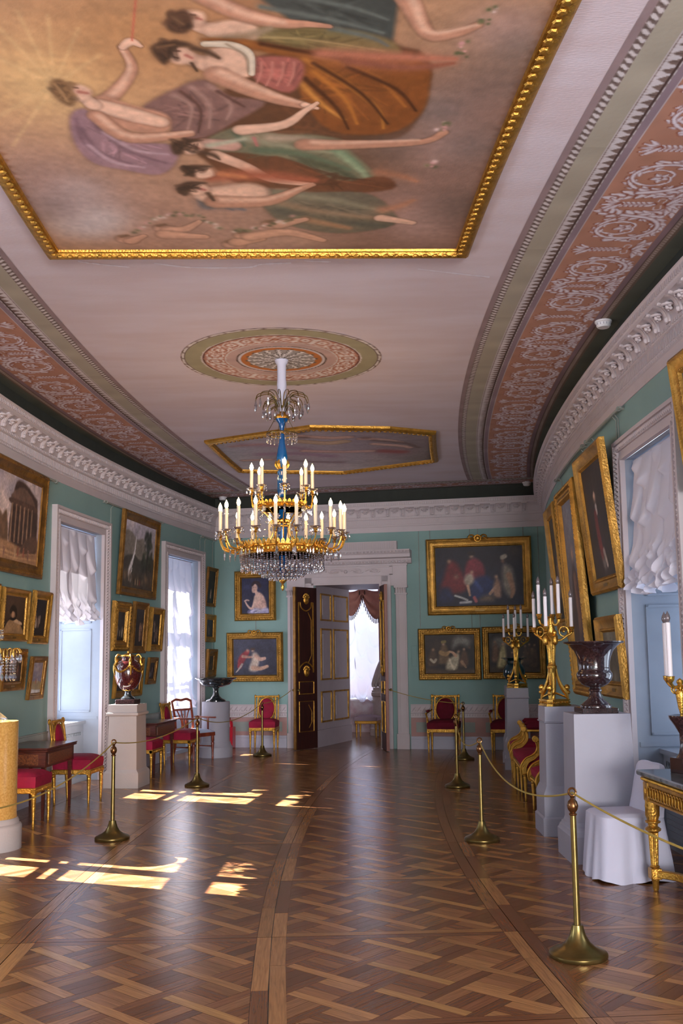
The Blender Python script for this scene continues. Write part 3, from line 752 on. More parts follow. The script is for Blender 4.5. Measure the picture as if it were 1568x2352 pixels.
def border_end():
    o0, o1 = OCM-3.03, OCM+3.03; n = int((o1-o0)/.01); st = (o1-o0)/n; ny = BP.shape[0]; per = BP.shape[1]-1
    col = ((np.arange(n+1)*st)/1.514 % 1.0*per).astype(int); C = BP[:, col]
    hh = np.linspace(0, 1, ny)
    struct(colour_grid('trim_12', lambda i, j: Mv(o0+i*st, 8.99+hh[j]*.68, ZC-.0045), C, m_fresco))
border_end()
mb = MB()
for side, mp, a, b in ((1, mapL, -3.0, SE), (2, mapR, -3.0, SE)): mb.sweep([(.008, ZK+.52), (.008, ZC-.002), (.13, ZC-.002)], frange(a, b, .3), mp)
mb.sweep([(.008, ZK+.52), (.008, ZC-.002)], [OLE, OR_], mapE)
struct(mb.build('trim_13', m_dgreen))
# ---- round rosette over the chandelier
OX, SX = -.14, 1.70
def rosette():
    c = Cv(-1.03, 1.03, -1.03, 1.03, .007, 'b39a98'); R = np.hypot(c.X, c.Y); A = np.arctan2(c.Y, c.X)
    def ann(a, b, col): c.C[(R >= a) & (R < b)] = c.rgb(col)
    ann(.955, 1.0, '6f5c56'); ann(.80, .955, '989177'); ann(.785, .80, 'c3bab8'); ann(.77, .785, '6e4a40'); ann(.565, .77, 'ad7c6a'); ann(.55, .565, 'c3bab8'); ann(.45, .55, 'b59a94'); ann(.435, .45, '6b5850'); ann(.405, .435, 'b9aeb0'); ann(.335, .405, 'b36f3c'); ann(0, .335, '9c9490')
    P = lambda r, a: (r*cos(a), r*sin(a))
    for k in range(96): c.stroke([P(.978, k*PI/48), P(.978, k*PI/48+.035)], .014, 'cfc8c6', .5, 1, False)
    n = 22
    for k in range(n):
        a = 2*PI*k/n; c0 = P(.665, a)
        for r, col in ((.085, 'd2cac8'), (.07, '8e5a48'), (.062, 'ad7c6a')): c.stroke([c0], [r], col, .12)
        for q in range(6): c.stroke([(c0[0]+.032*cos(q*PI/3), c0[1]+.032*sin(q*PI/3))], [.018], 'd6cfce', .5)
        c.stroke([c0], [.012], '8e5a48', .5)
        a2 = a+PI/n
        for (r0, r1, d) in ((.74, .70, .03), (.74, .70, -.03), (.59, .63, .03), (.59, .63, -.03)): c.stroke([P(r0, a2), P(r1, a2+d)], [.016, .009], 'd2cac8', .5, 1, False)
    for k in range(60): c.stroke([P(.42, k*PI/30), P(.42, k*PI/30+.05)], .008, 'd8d0d0', .5, 1, False)
    for ring, (r0, r1, n, w) in enumerate(((.12, .33, 16, .036), (.05, .20, 12, .03), (.0, .10, 8, .024))):
        for k in range(n):
            a = 2*PI*(k+.5*ring)/n; c.stroke([P(r0, a-.02), P(r1, a-.02)], [w*.6, w], '5d534c', .5, .9, False)
            for d in (-.55, .55):
                for t in (.35, .6, .85): m0 = P(r0+(r1-r0)*t, a); c.stroke([m0, (m0[0]+w*1.1*cos(a+d), m0[1]+w*1.1*sin(a+d))], [w*.34, w*.26], 'd5d0d0', .5, 1, False)
            c.stroke([P(r0, a), P(r1, a)], [w*.3, w*.22], 'e0dbda', .5, 1, False)
    c.noise(.04, .1, 4); L_ = c.lin(); ny, nx = L_.shape[:2]
    mb = MB(); n = 96; rings = [0]+[1.0*k/100 for k in range(1, 101)]; V = [(0, 0)]; 
    rr = np.array(rings[1:]); aa = np.arange(160)*2*PI/160
    C = np.zeros((100, 161, 3)); XX = np.zeros((100, 161)); YY = np.zeros((100, 161))
    for q in range(161): XX[:, q] = rr*cos(q*2*PI/160); YY[:, q] = rr*sin(q*2*PI/160)
    C = L_[np.clip(((YY+1.03)/2.06*(ny-1)).round().astype(int), 0, ny-1), np.clip(((XX+1.03)/2.06*(nx-1)).round().astype(int), 0, nx-1)]
    struct(colour_grid('trim_14', lambda i, j: Mv(OX+XX[j, i]*1.0, SX+YY[j, i]*.95, ZC-.003), C, m_fresco))
rosette()
# ---- pale repaired cracks in the ceiling plaster
mb = MB(); r = random.Random(9)
for L_ in ([(-1.48,-.75),(-1.31,-.69),(-1.12,-.64)], [(-.92,-.71),(-.66,-.63),(-.24,-.62),(-.11,-.68),(.11,-.70)], [(1.08,-.57),(1.39,-.47),(1.66,-.39)], [(.21,-.74),(.41,-.72)]):
    P = crom(L_, 8); 
    for a, b in zip(P[:-1], P[1:]): w0 = r.uniform(.006, .016); mb.add([M(a[0], a[1]-w0, ZC-.002), M(b[0], b[1]-w0, ZC-.002), M(b[0], b[1]+w0, ZC-.002), M(a[0], a[1]+w0, ZC-.002)], [(0,1,2,3)])
struct(mb.build('trim_15', mat('crack_filler', 'd6d2dc', .8)))
# ------------------------------------------------------------------ the two framed ceiling canvases
P1=[('b',(196,150,104),880,(-1097,-2977),90),
('b',(214,176,122),452,(-1119,-2976),80),
('b',(176,128,84),571,(-569,-3452),80),
('b',(150,120,112),713,(-1352,-1926),80),
('b',(176,160,158),395,(-1186,-1642),75),
('b',(205,198,198),228,(-1228,-1325),75),
('b',(186,170,168),193,(-1175,-1874),50),
('b',(166,128,112),1092,(-544,-1189),70),
('b',(134,104,92),1267,(799,-1665),80),
('b',(152,118,106),734,(1042,-2198),75),
('b',(120,98,90),579,(1056,-2604),60),
('b',(148,112,100),533,(1143,-2921),70),
('b',(112,94,86),404,(1215,-3129),60),
('b',(150,122,112),322,(1177,-3560),70),
('b',(118,92,82),710,(1130,-1332),60),
('b',(150,120,110),525,(1039,-1038),60),
('b',(104,72,56),686,(786,-1039),40),
('b',(182,146,130),804,(-31,-1043),45),
('b',(176,120,80),372,(-17,-3548),50),
('p',(96,60,38),[(-471,-2548),(-203,-2980),(67,-3324),(749,-3363),(851,-2908),(765,-2546),(472,-2439),(224,-1957),(-158,-1949),(-352,-2214)]),
('b',(196,158,146),240,(1004,-2457),60),
('b',(188,150,138),350,(892,-1602),55),
('b',(116,108,106),249,(922,-2825),50),
('b',(112,104,104),232,(674,-2446),50),
('b',(192,154,140),204,(1115,-3556),50),
('b',(110,98,94),285,(1182,-2463),50),
('b',(200,164,152),325,(1009,-1332),50),
('b',(96,84,78),354,(1232,-1671),45),
('b',(104,92,86),185,(1232,-3427),50),
('b',(210,200,198),265,(-1126,-1456),60),
('b',(196,184,182),271,(-1392,-1324),50),
('b',(128,112,112),286,(-1426,-1639),45),
('b',(206,170,140),287,(-887,-2533),40),
('b',(150,104,72),296,(24,-3582),50),
('b',(84,58,40),476,(480,-2288),55),
('b',(90,62,42),283,(-118,-2823),40),
('b',(190,150,120),389,(-563,-3958),60),
('b',(120,96,84),413,(159,-4111),60),
('b',(96,70,52),303,(-193,-4178),50),
('b',(170,130,112),347,(515,-4139),50),
('r',(222,186,134),[15,24],[(-1086,-2977),(-1240,-3413)]),
('r',(222,186,134),[12,20],[(-1086,-2977),(-1128,-3540)]),
('r',(222,186,134),[11,18],[(-1086,-2977),(-996,-3519)]),
('r',(222,186,134),[11,18],[(-1086,-2977),(-874,-3434)]),
('r',(222,186,134),[13,22],[(-1086,-2977),(-806,-3242)]),
('r',(222,186,134),[19,32],[(-1086,-2977),(-1303,-3181)]),
('r',(222,186,134),[14,26],[(-1086,-2977),(-1444,-2686)]),
('r',(222,186,134),[11,22],[(-1086,-2977),(-1461,-2378)]),
('p',(150,116,120),[(-1065,-2692),(-972,-2766),(-926,-2642),(-778,-2455),(-536,-2406),(-548,-2219),(-670,-2065),(-860,-2113),(-1040,-2196),(-1102,-2412)]),
('s',(122,92,98),[28,23,19],[(-1036,-2573),(-976,-2321),(-821,-2191)]),
('s',(122,92,98),[31,25,19],[(-955,-2619),(-820,-2350),(-612,-2207)]),
('s',(122,92,98),[22,18,15],[(-1041,-2659),(-1052,-2437),(-986,-2272)]),
('s',(176,146,150),[24,23,15],[(-911,-2533),(-770,-2351),(-586,-2308)]),
('s',(176,146,150),[23,24,16],[(-1025,-2391),(-921,-2209),(-750,-2152)]),
('p',(128,94,86),[(-669,-2779),(-474,-2967),(-310,-3059),(-194,-2921),(0,-2869),(-171,-2671),(-353,-2497),(-523,-2519),(-537,-2713)]),
('s',(160,124,112),[31,17,10],[(-480,-2908),(-398,-2811),(-444,-2572)]),
('s',(160,124,112),[26,18,10],[(-382,-2991),(-303,-2835),(-321,-2599)]),
('s',(160,124,112),[27,18,10],[(-291,-3015),(-187,-2840),(-218,-2691)]),
('s',(92,62,54),[18,13,10],[(-442,-2949),(-353,-2792),(-385,-2551)]),
('s',(92,62,54),[20,14],[(-249,-2958),(-118,-2823)]),
('s',(186,136,110),[63,53,36,28],[(-869,-2823),(-763,-2954),(-667,-3137),(-690,-3302)]),
('s',(218,176,150),[36,31,21,16],[(-849,-2848),(-751,-2974),(-677,-3144),(-694,-3288)]),
('s',(218,176,150),[25,35,16],[(-689,-3305),(-643,-3351),(-602,-3320)]),
('p',(186,136,110),[(-958,-2803),(-856,-2895),(-722,-2813),(-542,-2729),(-552,-2563),(-669,-2527),(-829,-2589),(-923,-2697)]),
('s',(218,176,150),[75,85,69],[(-885,-2798),(-736,-2722),(-591,-2655)]),
('s',(186,136,110),[66,70,40],[(-923,-2697),(-773,-2483),(-435,-2540)]),
('s',(218,176,150),[33,37,22],[(-909,-2698),(-770,-2501),(-421,-2559)]),
('s',(218,176,150),[45,59],[(-963,-2891),(-921,-2805)]),
('p',(218,176,150),[(-1025,-2980),(-949,-2983),(-907,-2936),(-926,-2873),(-992,-2838),(-1024,-2880)]),
('s',(168,104,88),[20,16],[(-971,-2921),(-932,-2912)]),
('s',(92,60,48),[10,8],[(-994,-2959),(-973,-2956)]),
('p',(122,90,60),[(-1098,-2999),(-1048,-3027),(-1014,-2973),(-1010,-2841),(-1048,-2792),(-1104,-2869)]),
('s',(160,122,84),[14,14,11],[(-1084,-2985),(-1065,-2921),(-1051,-2832)]),
('s',(186,92,72),[6,6],[(-636,-3358),(-567,-3720)]),
('p',(66,70,66),[(-93,-3835),(514,-3878),(610,-3524),(577,-3360),(408,-3337),(189,-3491),(63,-3615)]),
('p',(120,104,66),[(-264,-3438),(65,-3506),(394,-3504),(623,-3418),(639,-3293),(280,-3329),(-102,-3349)]),
('s',(98,104,98),[24,21,12],[(-16,-3640),(307,-3569),(562,-3488)]),
('s',(98,104,98),[23,20,12],[(61,-3734),(380,-3666),(571,-3586)]),
('s',(98,104,98),[25,22,12],[(311,-3505),(503,-3451),(595,-3389)]),
('s',(160,138,92),[16,13,10],[(-100,-3415),(192,-3416),(579,-3346)]),
('s',(160,138,92),[17,10],[(-143,-3363),(67,-3358)]),
('s',(186,136,110),[81,67,47,40,29],[(552,-3881),(654,-3715),(783,-3485),(915,-3510),(1002,-3575)]),
('s',(218,176,150),[41,33,26,17],[(584,-3855),(674,-3716),(779,-3508),(996,-3575)]),
('s',(218,176,150),[50,70],[(-312,-3483),(-233,-3453)]),
('p',(218,176,150),[(-282,-3485),(-138,-3541),(-37,-3500),(-59,-3378),(-226,-3375)]),
('s',(186,136,110),[66,65,47,29,16],[(-298,-3709),(-97,-3581),(85,-3530),(197,-3530),(306,-3518)]),
('s',(218,176,150),[33,32,25],[(-288,-3710),(-87,-3587),(85,-3536)]),
('s',(150,128,104),[38,44,24],[(-268,-3379),(-100,-3422),(24,-3488)]),
('p',(218,176,150),[(-367,-3588),(-288,-3587),(-277,-3526),(-318,-3489),(-361,-3515)]),
('s',(170,104,90),[12,9],[(-314,-3542),(-295,-3534)]),
('s',(92,60,48),[8,6],[(-341,-3565),(-321,-3563)]),
('p',(78,54,40),[(-462,-3502),(-420,-3572),(-359,-3591),(-337,-3504),(-375,-3432),(-444,-3440)]),
('s',(112,82,58),[14,11],[(-426,-3542),(-382,-3495)]),
('p',(128,74,34),[(-305,-3384),(-101,-3396),(195,-3324),(760,-3286),(855,-3031),(839,-2769),(686,-2581),(363,-2597),(184,-2943),(179,-3133),(68,-3282)]),
('s',(186,120,52),[30,27,19,12],[(197,-3261),(430,-3050),(614,-2812),(656,-2635)]),
('s',(176,108,46),[28,22,13],[(245,-3155),(416,-2929),(505,-2675)]),
('s',(162,98,44),[32,24,14],[(283,-3284),(558,-3133),(751,-2861)]),
('s',(150,92,44),[33,31,25,18],[(-101,-3376),(196,-3290),(547,-3237),(770,-3220)]),
('s',(196,132,62),[28,24,16],[(182,-3057),(303,-2862),(430,-2717)]),
('s',(72,38,18),[21,18,11],[(242,-3228),(505,-2974),(675,-2682)]),
('s',(72,38,18),[20,17,11],[(203,-3096),(375,-2844),(460,-2619)]),
('s',(72,38,18),[22,18,11],[(419,-3201),(684,-3023),(815,-2821)]),
('s',(72,38,18),[23,21,14],[(-17,-3370),(326,-3286),(638,-3213)]),
('s',(178,112,88),[56,71,25],[(271,-3308),(541,-3302),(944,-3303)]),
('s',(140,84,64),[50,44,22],[(415,-3255),(726,-3218),(939,-3266)]),
('p',(158,92,82),[(-72,-3247),(154,-3266),(197,-3134),(124,-2964),(-43,-3065)]),
('s',(186,120,106),[11,11,7],[(-18,-3221),(-24,-3122),(-52,-3018)]),
('s',(186,120,106),[11,11,7],[(36,-3224),(31,-3125),(4,-3021)]),
('s',(186,120,106),[11,11,7],[(90,-3227),(87,-3128),(60,-3024)]),
('s',(186,120,106),[11,11,7],[(144,-3230),(142,-3131),(117,-3027)]),
('s',(218,176,150),[62,91],[(-352,-3224),(-237,-3166)]),
('p',(218,176,150),[(-277,-3298),(-144,-3346),(-61,-3254),(-68,-3109),(-198,-3072),(-283,-3127)]),
('b',(222,180,152),72,(-150,-3171),60),
('s',(206,190,168),[27,33,30,20],[(-290,-3351),(-165,-3352),(-78,-3288),(-68,-3120)]),
('s',(160,140,118),[12,10,7],[(-185,-3357),(-93,-3263),(-85,-3138)]),
('s',(186,136,110),[90,79,58,32],[(-241,-3100),(-89,-2993),(70,-2897),(248,-2830)]),
('s',(218,176,150),[47,42,30,19],[(-228,-3130),(-84,-3025),(81,-2926),(238,-2855)]),
('s',(218,176,150),[31,16],[(210,-2854),(277,-2823)]),
('p',(218,176,150),[(-474,-3301),(-380,-3323),(-337,-3253),(-374,-3191),(-459,-3198)]),
('s',(172,104,90),[16,13],[(-386,-3258),(-362,-3238)]),
('s',(86,56,46),[10,10],[(-442,-3289),(-417,-3290)]),
('s',(86,56,46),[9,9],[(-447,-3240),(-430,-3234)]),
('p',(74,52,38),[(-552,-3303),(-489,-3357),(-399,-3368),(-354,-3334),(-440,-3309),(-480,-3204),(-512,-3188)]),
('s',(108,78,54),[16,12],[(-519,-3312),(-437,-3340)]),
('s',(74,52,38),[30,30,16],[(-345,-3315),(-273,-3284),(-229,-3245)]),
('s',(74,52,38),[15,10],[(-365,-3195),(-344,-3132)]),
('p',(116,108,84),[(-356,-2469),(-137,-2632),(69,-2553),(266,-2551),(443,-2496),(491,-2365),(664,-2090),(597,-1953),(414,-2006),(196,-2218),(-36,-2314),(-176,-2340),(-302,-2356)]),
('s',(150,146,118),[49,43,29],[(-130,-2514),(67,-2426),(374,-2361)]),
('s',(92,108,84),[54,43,28],[(-60,-2373),(195,-2331),(488,-2157)]),
('s',(104,128,98),[47,35,21],[(218,-2479),(452,-2339),(629,-2050)]),
('s',(172,150,128),[52,42,28],[(19,-2510),(218,-2498),(421,-2437)]),
('s',(146,164,128),[38,30,18],[(426,-2338),(569,-2132),(619,-1994)]),
('s',(84,96,76),[31,18],[(-177,-2558),(-134,-2419)]),
('s',(74,80,60),[52,41,26],[(221,-2255),(408,-2155),(549,-2020)]),
('p',(104,64,42),[(14,-2295),(222,-2198),(441,-2007),(708,-2080),(778,-1910),(392,-1844),(60,-1954)]),
('s',(196,150,132),[67,77],[(-358,-2436),(-210,-2417)]),
('s',(172,170,146),[35,26],[(-335,-2413),(-131,-2491)]),
('s',(218,176,150),[66,48,26,16],[(-139,-2587),(93,-2650),(211,-2795),(275,-2873)]),
('s',(218,176,150),[67,58,46,28],[(-306,-2306),(-140,-2178),(21,-2020),(273,-1958)]),
('s',(186,136,110),[78,63,39,38],[(219,-2440),(471,-2449),(884,-2492),(1002,-2602)]),
('s',(218,176,150),[38,29,19],[(268,-2471),(495,-2474),(869,-2516)]),
('p',(218,176,150),[(-502,-2445),(-387,-2449),(-381,-2348),(-476,-2316)]),
('s',(172,104,90),[18,13],[(-413,-2391),(-394,-2377)]),
('s',(86,56,46),[12,12],[(-465,-2418),(-440,-2419)]),
('p',(74,52,38),[(-552,-2425),(-479,-2469),(-365,-2473),(-433,-2443),(-476,-2408),(-501,-2320),(-547,-2319)]),
('s',(74,52,38),[38,31,11],[(-382,-2338),(-319,-2306),(-286,-2256)]),
('s',(180,110,104),[16,13],[(-73,-2507),(-59,-2421)]),
('s',(158,86,62),[69,97,88,44],[(-352,-2034),(-151,-2071),(62,-2054),(278,-2014)]),
('s',(190,120,80),[43,33],[(-284,-2079),(-152,-2049)]),
('p',(218,176,150),[(-467,-2159),(-362,-2157),(-336,-2061),(-433,-2027)]),
('s',(86,56,46),[13,13],[(-422,-2129),(-397,-2124)]),
('p',(74,52,38),[(-528,-2147),(-459,-2185),(-340,-2173),(-432,-2139),(-457,-2053),(-498,-2063)]),
('p',(104,96,80),[(-112,-1893),(225,-1853),(587,-1859),(776,-1665),(835,-1387),(467,-1246),(104,-1384),(-45,-1643)]),
('s',(146,122,96),[56,55,39],[(-1,-1748),(283,-1596),(757,-1469)]),
('s',(84,84,72),[60,58,41],[(51,-1593),(402,-1433),(764,-1366)]),
('s',(134,128,104),[58,52,35],[(58,-1838),(395,-1753),(747,-1600)]),
('s',(160,120,88),[62,38],[(224,-1465),(525,-1330)]),
('s',(98,92,92),[21,44,37,18],[(-463,-1759),(-428,-1638),(-333,-1652),(-251,-1603)]),
('s',(112,106,108),[46,24],[(-289,-1664),(-179,-1604)]),
('s',(218,176,150),[127,174],[(-389,-1807),(-137,-1835)]),
('b',(222,180,152),85,(-206,-1834),60),
('s',(186,136,110),[108,81,44,24],[(-341,-1713),(-24,-1729),(180,-1887),(273,-1958)]),
('s',(218,176,150),[54,40,20],[(-311,-1743),(-23,-1759),(197,-1910)]),
('p',(218,176,150),[(-518,-1937),(-403,-1944),(-385,-1848),(-488,-1811)]),
('s',(172,104,90),[22,17],[(-431,-1887),(-410,-1876)]),
('s',(86,56,46),[14,14],[(-478,-1904),(-453,-1904)]),
('p',(74,52,38),[(-588,-1896),(-508,-1976),(-390,-1967),(-486,-1932),(-521,-1817),(-556,-1805)]),
('s',(74,52,38),[27,17],[(-392,-1830),(-367,-1736)]),
('s',(168,116,88),[62,45,28],[(677,-2124),(815,-2083),(918,-2017)]),
('s',(176,124,96),[67,51,31],[(746,-1613),(843,-1666),(928,-1755)]),
('s',(218,176,150),[63,51,38],[(740,-1489),(862,-1449),(958,-1415)]),
('s',(190,146,122),[79,72],[(-1052,-1147),(-1006,-1133)]),
('s',(120,88,66),[29,23],[(-1065,-1189),(-1021,-1210)]),
('s',(190,146,122),[75,69],[(-761,-1320),(-715,-1306)]),
('s',(120,88,66),[28,23],[(-776,-1360),(-734,-1380)]),
('s',(190,146,122),[80,73],[(-311,-1059),(-262,-1044)]),
('s',(120,88,66),[32,25],[(-329,-1103),(-286,-1124)]),
('s',(190,146,122),[77,70],[(-218,-1210),(-170,-1196)]),
('s',(120,88,66),[31,24],[(-236,-1252),(-195,-1273)]),
('s',(190,146,122),[73,67],[(-15,-1383),(32,-1370)]),
('s',(120,88,66),[30,24],[(-34,-1423),(5,-1444)]),
('s',(194,148,122),[61,30],[(-1015,-1119),(-907,-1203)]),
('s',(194,148,122),[78,55,27],[(-711,-1293),(-604,-1313),(-492,-1427)]),
('s',(194,148,122),[82,41],[(-261,-1095),(-87,-1153)]),
('s',(194,148,122),[82,70,40],[(-162,-1189),(101,-1260),(345,-1130)]),
('s',(194,148,122),[74,37],[(45,-1383),(224,-1465)]),
('s',(194,148,122),[84,43],[(-752,-1224),(-483,-1189)]),
('b',(96,88,64),32,(-963,-1256),85),
('b',(120,112,84),32,(-932,-1291),85),
('b',(198,150,140),33,(-906,-1326),85),
('b',(210,186,172),24,(-883,-1342),85),
('b',(198,150,140),30,(-846,-1403),85),
('b',(120,112,84),20,(-832,-1402),85),
('b',(120,112,84),29,(-795,-1462),85),
('b',(210,186,172),28,(-788,-1455),85),
('b',(210,186,172),31,(-753,-1484),85),
('b',(120,112,84),20,(-744,-1502),85),
('b',(210,186,172),29,(-726,-1485),85),
('b',(210,186,172),26,(-689,-1524),85),
('b',(198,150,140),30,(-674,-1534),85),
('b',(96,88,64),31,(-655,-1515),85),
('b',(96,88,64),31,(-629,-1558),85),
('b',(198,150,140),26,(-608,-1540),85),
('b',(120,112,84),19,(-585,-1555),85),
('b',(120,112,84),23,(-573,-1516),85),
('b',(120,112,84),22,(-567,-1516),85),
('b',(120,112,84),26,(-536,-1511),85),
('b',(96,88,64),26,(-515,-1527),85),
('b',(198,150,140),32,(-493,-1521),85),
('b',(120,112,84),31,(-485,-1517),85),
('b',(96,88,64),21,(-457,-1490),85),
('b',(96,88,64),24,(-459,-1441),85),
('b',(210,186,172),25,(-439,-1420),85),
('b',(120,112,84),28,(-414,-1407),85),
('b',(210,186,172),28,(-389,-1388),85),
('b',(210,186,172),33,(-378,-1336),85),
('b',(120,112,84),31,(-362,-1325),85),
('b',(210,186,172),29,(-268,-1269),85),
('b',(96,88,64),27,(-254,-1290),85),
('b',(96,88,64),31,(-235,-1280),85),
('b',(120,112,84),34,(-226,-1303),85),
('b',(96,88,64),22,(-204,-1289),85),
('b',(96,88,64),24,(-187,-1280),85),
('b',(120,112,84),34,(-164,-1288),85),
('b',(198,150,140),29,(-136,-1332),85),
('b',(210,186,172),29,(-125,-1330),85),
('b',(96,88,64),30,(-110,-1325),85),
('b',(198,150,140),21,(-88,-1323),85),
('b',(210,186,172),24,(-58,-1366),85),
('b',(198,150,140),24,(-37,-1387),85),
('b',(96,88,64),25,(-19,-1368),85),
('b',(96,88,64),28,(2,-1406),85),
('b',(96,88,64),26,(13,-1395),85),
('b',(210,186,172),20,(36,-1419),85),
('b',(210,186,172),33,(51,-1437),85),
('b',(210,186,172),28,(78,-1408),85),
('b',(120,112,84),30,(99,-1435),85),
('b',(96,88,64),27,(115,-1452),85),
('b',(96,88,64),21,(135,-1456),85),
('b',(198,150,140),32,(143,-1514),85),
('b',(120,112,84),26,(173,-1500),85),
('b',(206,150,146),18,(948,-3428),85),
('b',(92,92,62),13,(949,-3394),85),
('b',(110,108,74),16,(958,-3397),85),
('b',(206,150,146),17,(956,-3434),85),
('b',(206,150,146),20,(953,-3401),85),
('b',(110,108,74),17,(978,-3446),85),
('b',(92,92,62),15,(943,-3352),85),
('b',(92,92,62),20,(944,-3349),85),
('b',(206,150,146),13,(978,-3367),85),
('b',(92,92,62),13,(998,-3322),85),
('b',(92,92,62),15,(958,-3351),85),
('b',(92,92,62),14,(972,-3349),85),
('b',(222,190,182),15,(989,-2712),85),
('b',(92,92,62),16,(1016,-2681),85),
('b',(92,92,62),19,(1008,-2665),85),
('b',(206,150,146),19,(1004,-2691),85),
('b',(92,92,62),26,(1011,-2700),85),
('b',(92,92,62),21,(993,-2704),85),
('b',(206,150,146),17,(994,-2669),85),
('b',(206,150,146),25,(1004,-2658),85),
('b',(222,190,182),26,(959,-2633),85),
('b',(92,92,62),22,(992,-2631),85),
('b',(206,150,146),21,(1000,-2633),85),
('b',(110,108,74),16,(990,-2682),85),
('b',(206,150,146),27,(992,-2251),85),
('b',(222,190,182),28,(1001,-2272),85),
('b',(92,92,62),25,(1010,-2202),85),
('b',(206,150,146),24,(957,-2216),85),
('b',(110,108,74),29,(961,-2218),85),
('b',(206,150,146),19,(991,-2208),85),
('b',(206,150,146),13,(1007,-3624),85),
('b',(92,92,62),19,(1013,-3603),85),
('b',(92,92,62),13,(1045,-3617),85),
('b',(92,92,62),15,(1046,-3586),85),
('b',(92,92,62),19,(1006,-3613),85),
('b',(110,108,74),19,(1007,-3595),85),
('b',(92,92,62),12,(1050,-3675),85),
('b',(110,108,74),19,(1025,-3690),85),
('b',(222,190,182),16,(1054,-3675),85),
('b',(222,190,182),13,(1058,-3703),85),
('b',(92,92,62),13,(1028,-3688),85),
('b',(92,92,62),19,(1051,-3710),85)]
P2=[('b',(186,184,190),1676,(-860,5499),70),
('b',(150,170,196),889,(-1475,5965),80),
('b',(196,190,176),825,(-1284,6246),70),
('b',(176,166,170),1433,(50,5115),60),
('b',(150,140,156),1142,(487,5463),70),
('b',(122,110,112),1227,(1123,5869),80),
('b',(104,94,92),934,(1282,6851),70),
('b',(168,150,160),1853,(-482,6157),60),
('s',(166,136,150),[137,133,124],[(-1218,5436),(-752,5575),(-430,5865)]),
('s',(160,130,146),[149,150,146],[(-1117,6094),(-607,6132),(-137,6414)]),
('s',(196,160,146),[100,105,105],[(-354,5047),(36,5219),(276,5207)]),
('s',(190,160,130),[129,138,128],[(-405,5359),(-67,5530),(185,5464)]),
('s',(198,164,152),[92,86,78],[(439,5344),(728,5451),(953,5662)]),
('s',(200,164,152),[93,89,72],[(585,5707),(937,5892),(1050,6034)]),
('s',(150,74,72),[145,146],[(661,6200),(904,6313)]),
('s',(196,158,146),[102,106,106],[(-451,5980),(34,6136),(475,6163)]),
('s',(110,90,88),[75,65,47],[(605,5485),(1009,5730),(1173,6059)]),
('s',(178,140,134),[63,63],[(-1423,5511),(-968,5425)]),
('s',(120,100,104),[58,58],[(-387,4887),(-258,4807)]),
('s',(140,116,118),[86,94,99],[(-933,6443),(-588,6711),(-81,6888)]),
('s',(120,96,92),[78,78],[(-366,5124),(-308,5133)]),
('s',(120,96,92),[80,80],[(474,5296),(515,5303)]),
('s',(196,160,146),[77,78],[(-1472,6463),(-1074,6479)])]
def paint_list(c, D):
    last = None
    for d in D:
        over = d[0] == 's' and last == ('s', (186, 136, 110)) and d[1] == (218, 176, 150); last = (d[0], d[1])
        flesh = d[0] in 'sp' and d[1][0] > 180 and d[1][1] > 128 and d[1][2] > 100
        if d[0] == 's':
            P = [(x/1000, y/1000) for x, y in d[3]]; R = [max(.004, r/1000) for r in d[2]]
            if over: c.stroke(P, R, d[1], 1.0, .85)
            elif flesh:
                R = [r*.84 for r in R]; c.stroke(P, [r*1.05+.007 for r in R], (84, 54, 40), .6, .55); c.stroke(P, R, [q*.84 for q in d[1]], .35); c.stroke(P, [r*.93 for r in R], d[1], .55); c.stroke([(x, y-.25*R[0]) for x, y in P], [r*.45 for r in R], [min(255, q*1.08) for q in d[1]], .9, .6)
            else: c.stroke(P, R, d[1], .95, .9); c.stroke(P, [r*2.2 for r in R], d[1], 1.1, .28)
        elif d[0] == 'p':
            P = [(x/1000, y/1000) for x, y in d[2]]
            c.poly(P, (70, 46, 34), .03, .42); c.poly(P, d[1], .014)
            cx_ = sum(p[0] for p in P)/len(P); cy_ = sum(p[1] for p in P)/len(P)
            if not flesh:                                   # folds following the length of the drapery
                r = random.Random(int(cx_*1000)); n = len(P)
                for _ in range(10):
                    i = r.randrange(n); j = (i+n//2+r.choice((-1, 0, 1))) % n; u = r.uniform(.15, .4); v = r.uniform(.6, .85); mid = (cx_+r.uniform(-.08, .08), cy_+r.uniform(-.08, .08))
                    A = tuple(P[i][k]+(P[j][k]-P[i][k])*u for k in (0, 1)); B = tuple(P[i][k]+(P[j][k]-P[i][k])*v for k in (0, 1)); f = r.choice((.72, .8, 1.18, 1.25))
                    c.stroke([A, mid, B], [.010, .022, .008], [min(255, q*f) for q in d[1]], 1.0, .55)
        elif d[0] == 'r': c.stroke([(x/1000, y/1000) for x, y in d[3]], [r/1000 for r in d[2]], d[1], 1.0, .30, False)
        else: c.blob(d[3][0]/1000, d[3][1]/1000, d[2]/1000, d[1], d[4]/100)
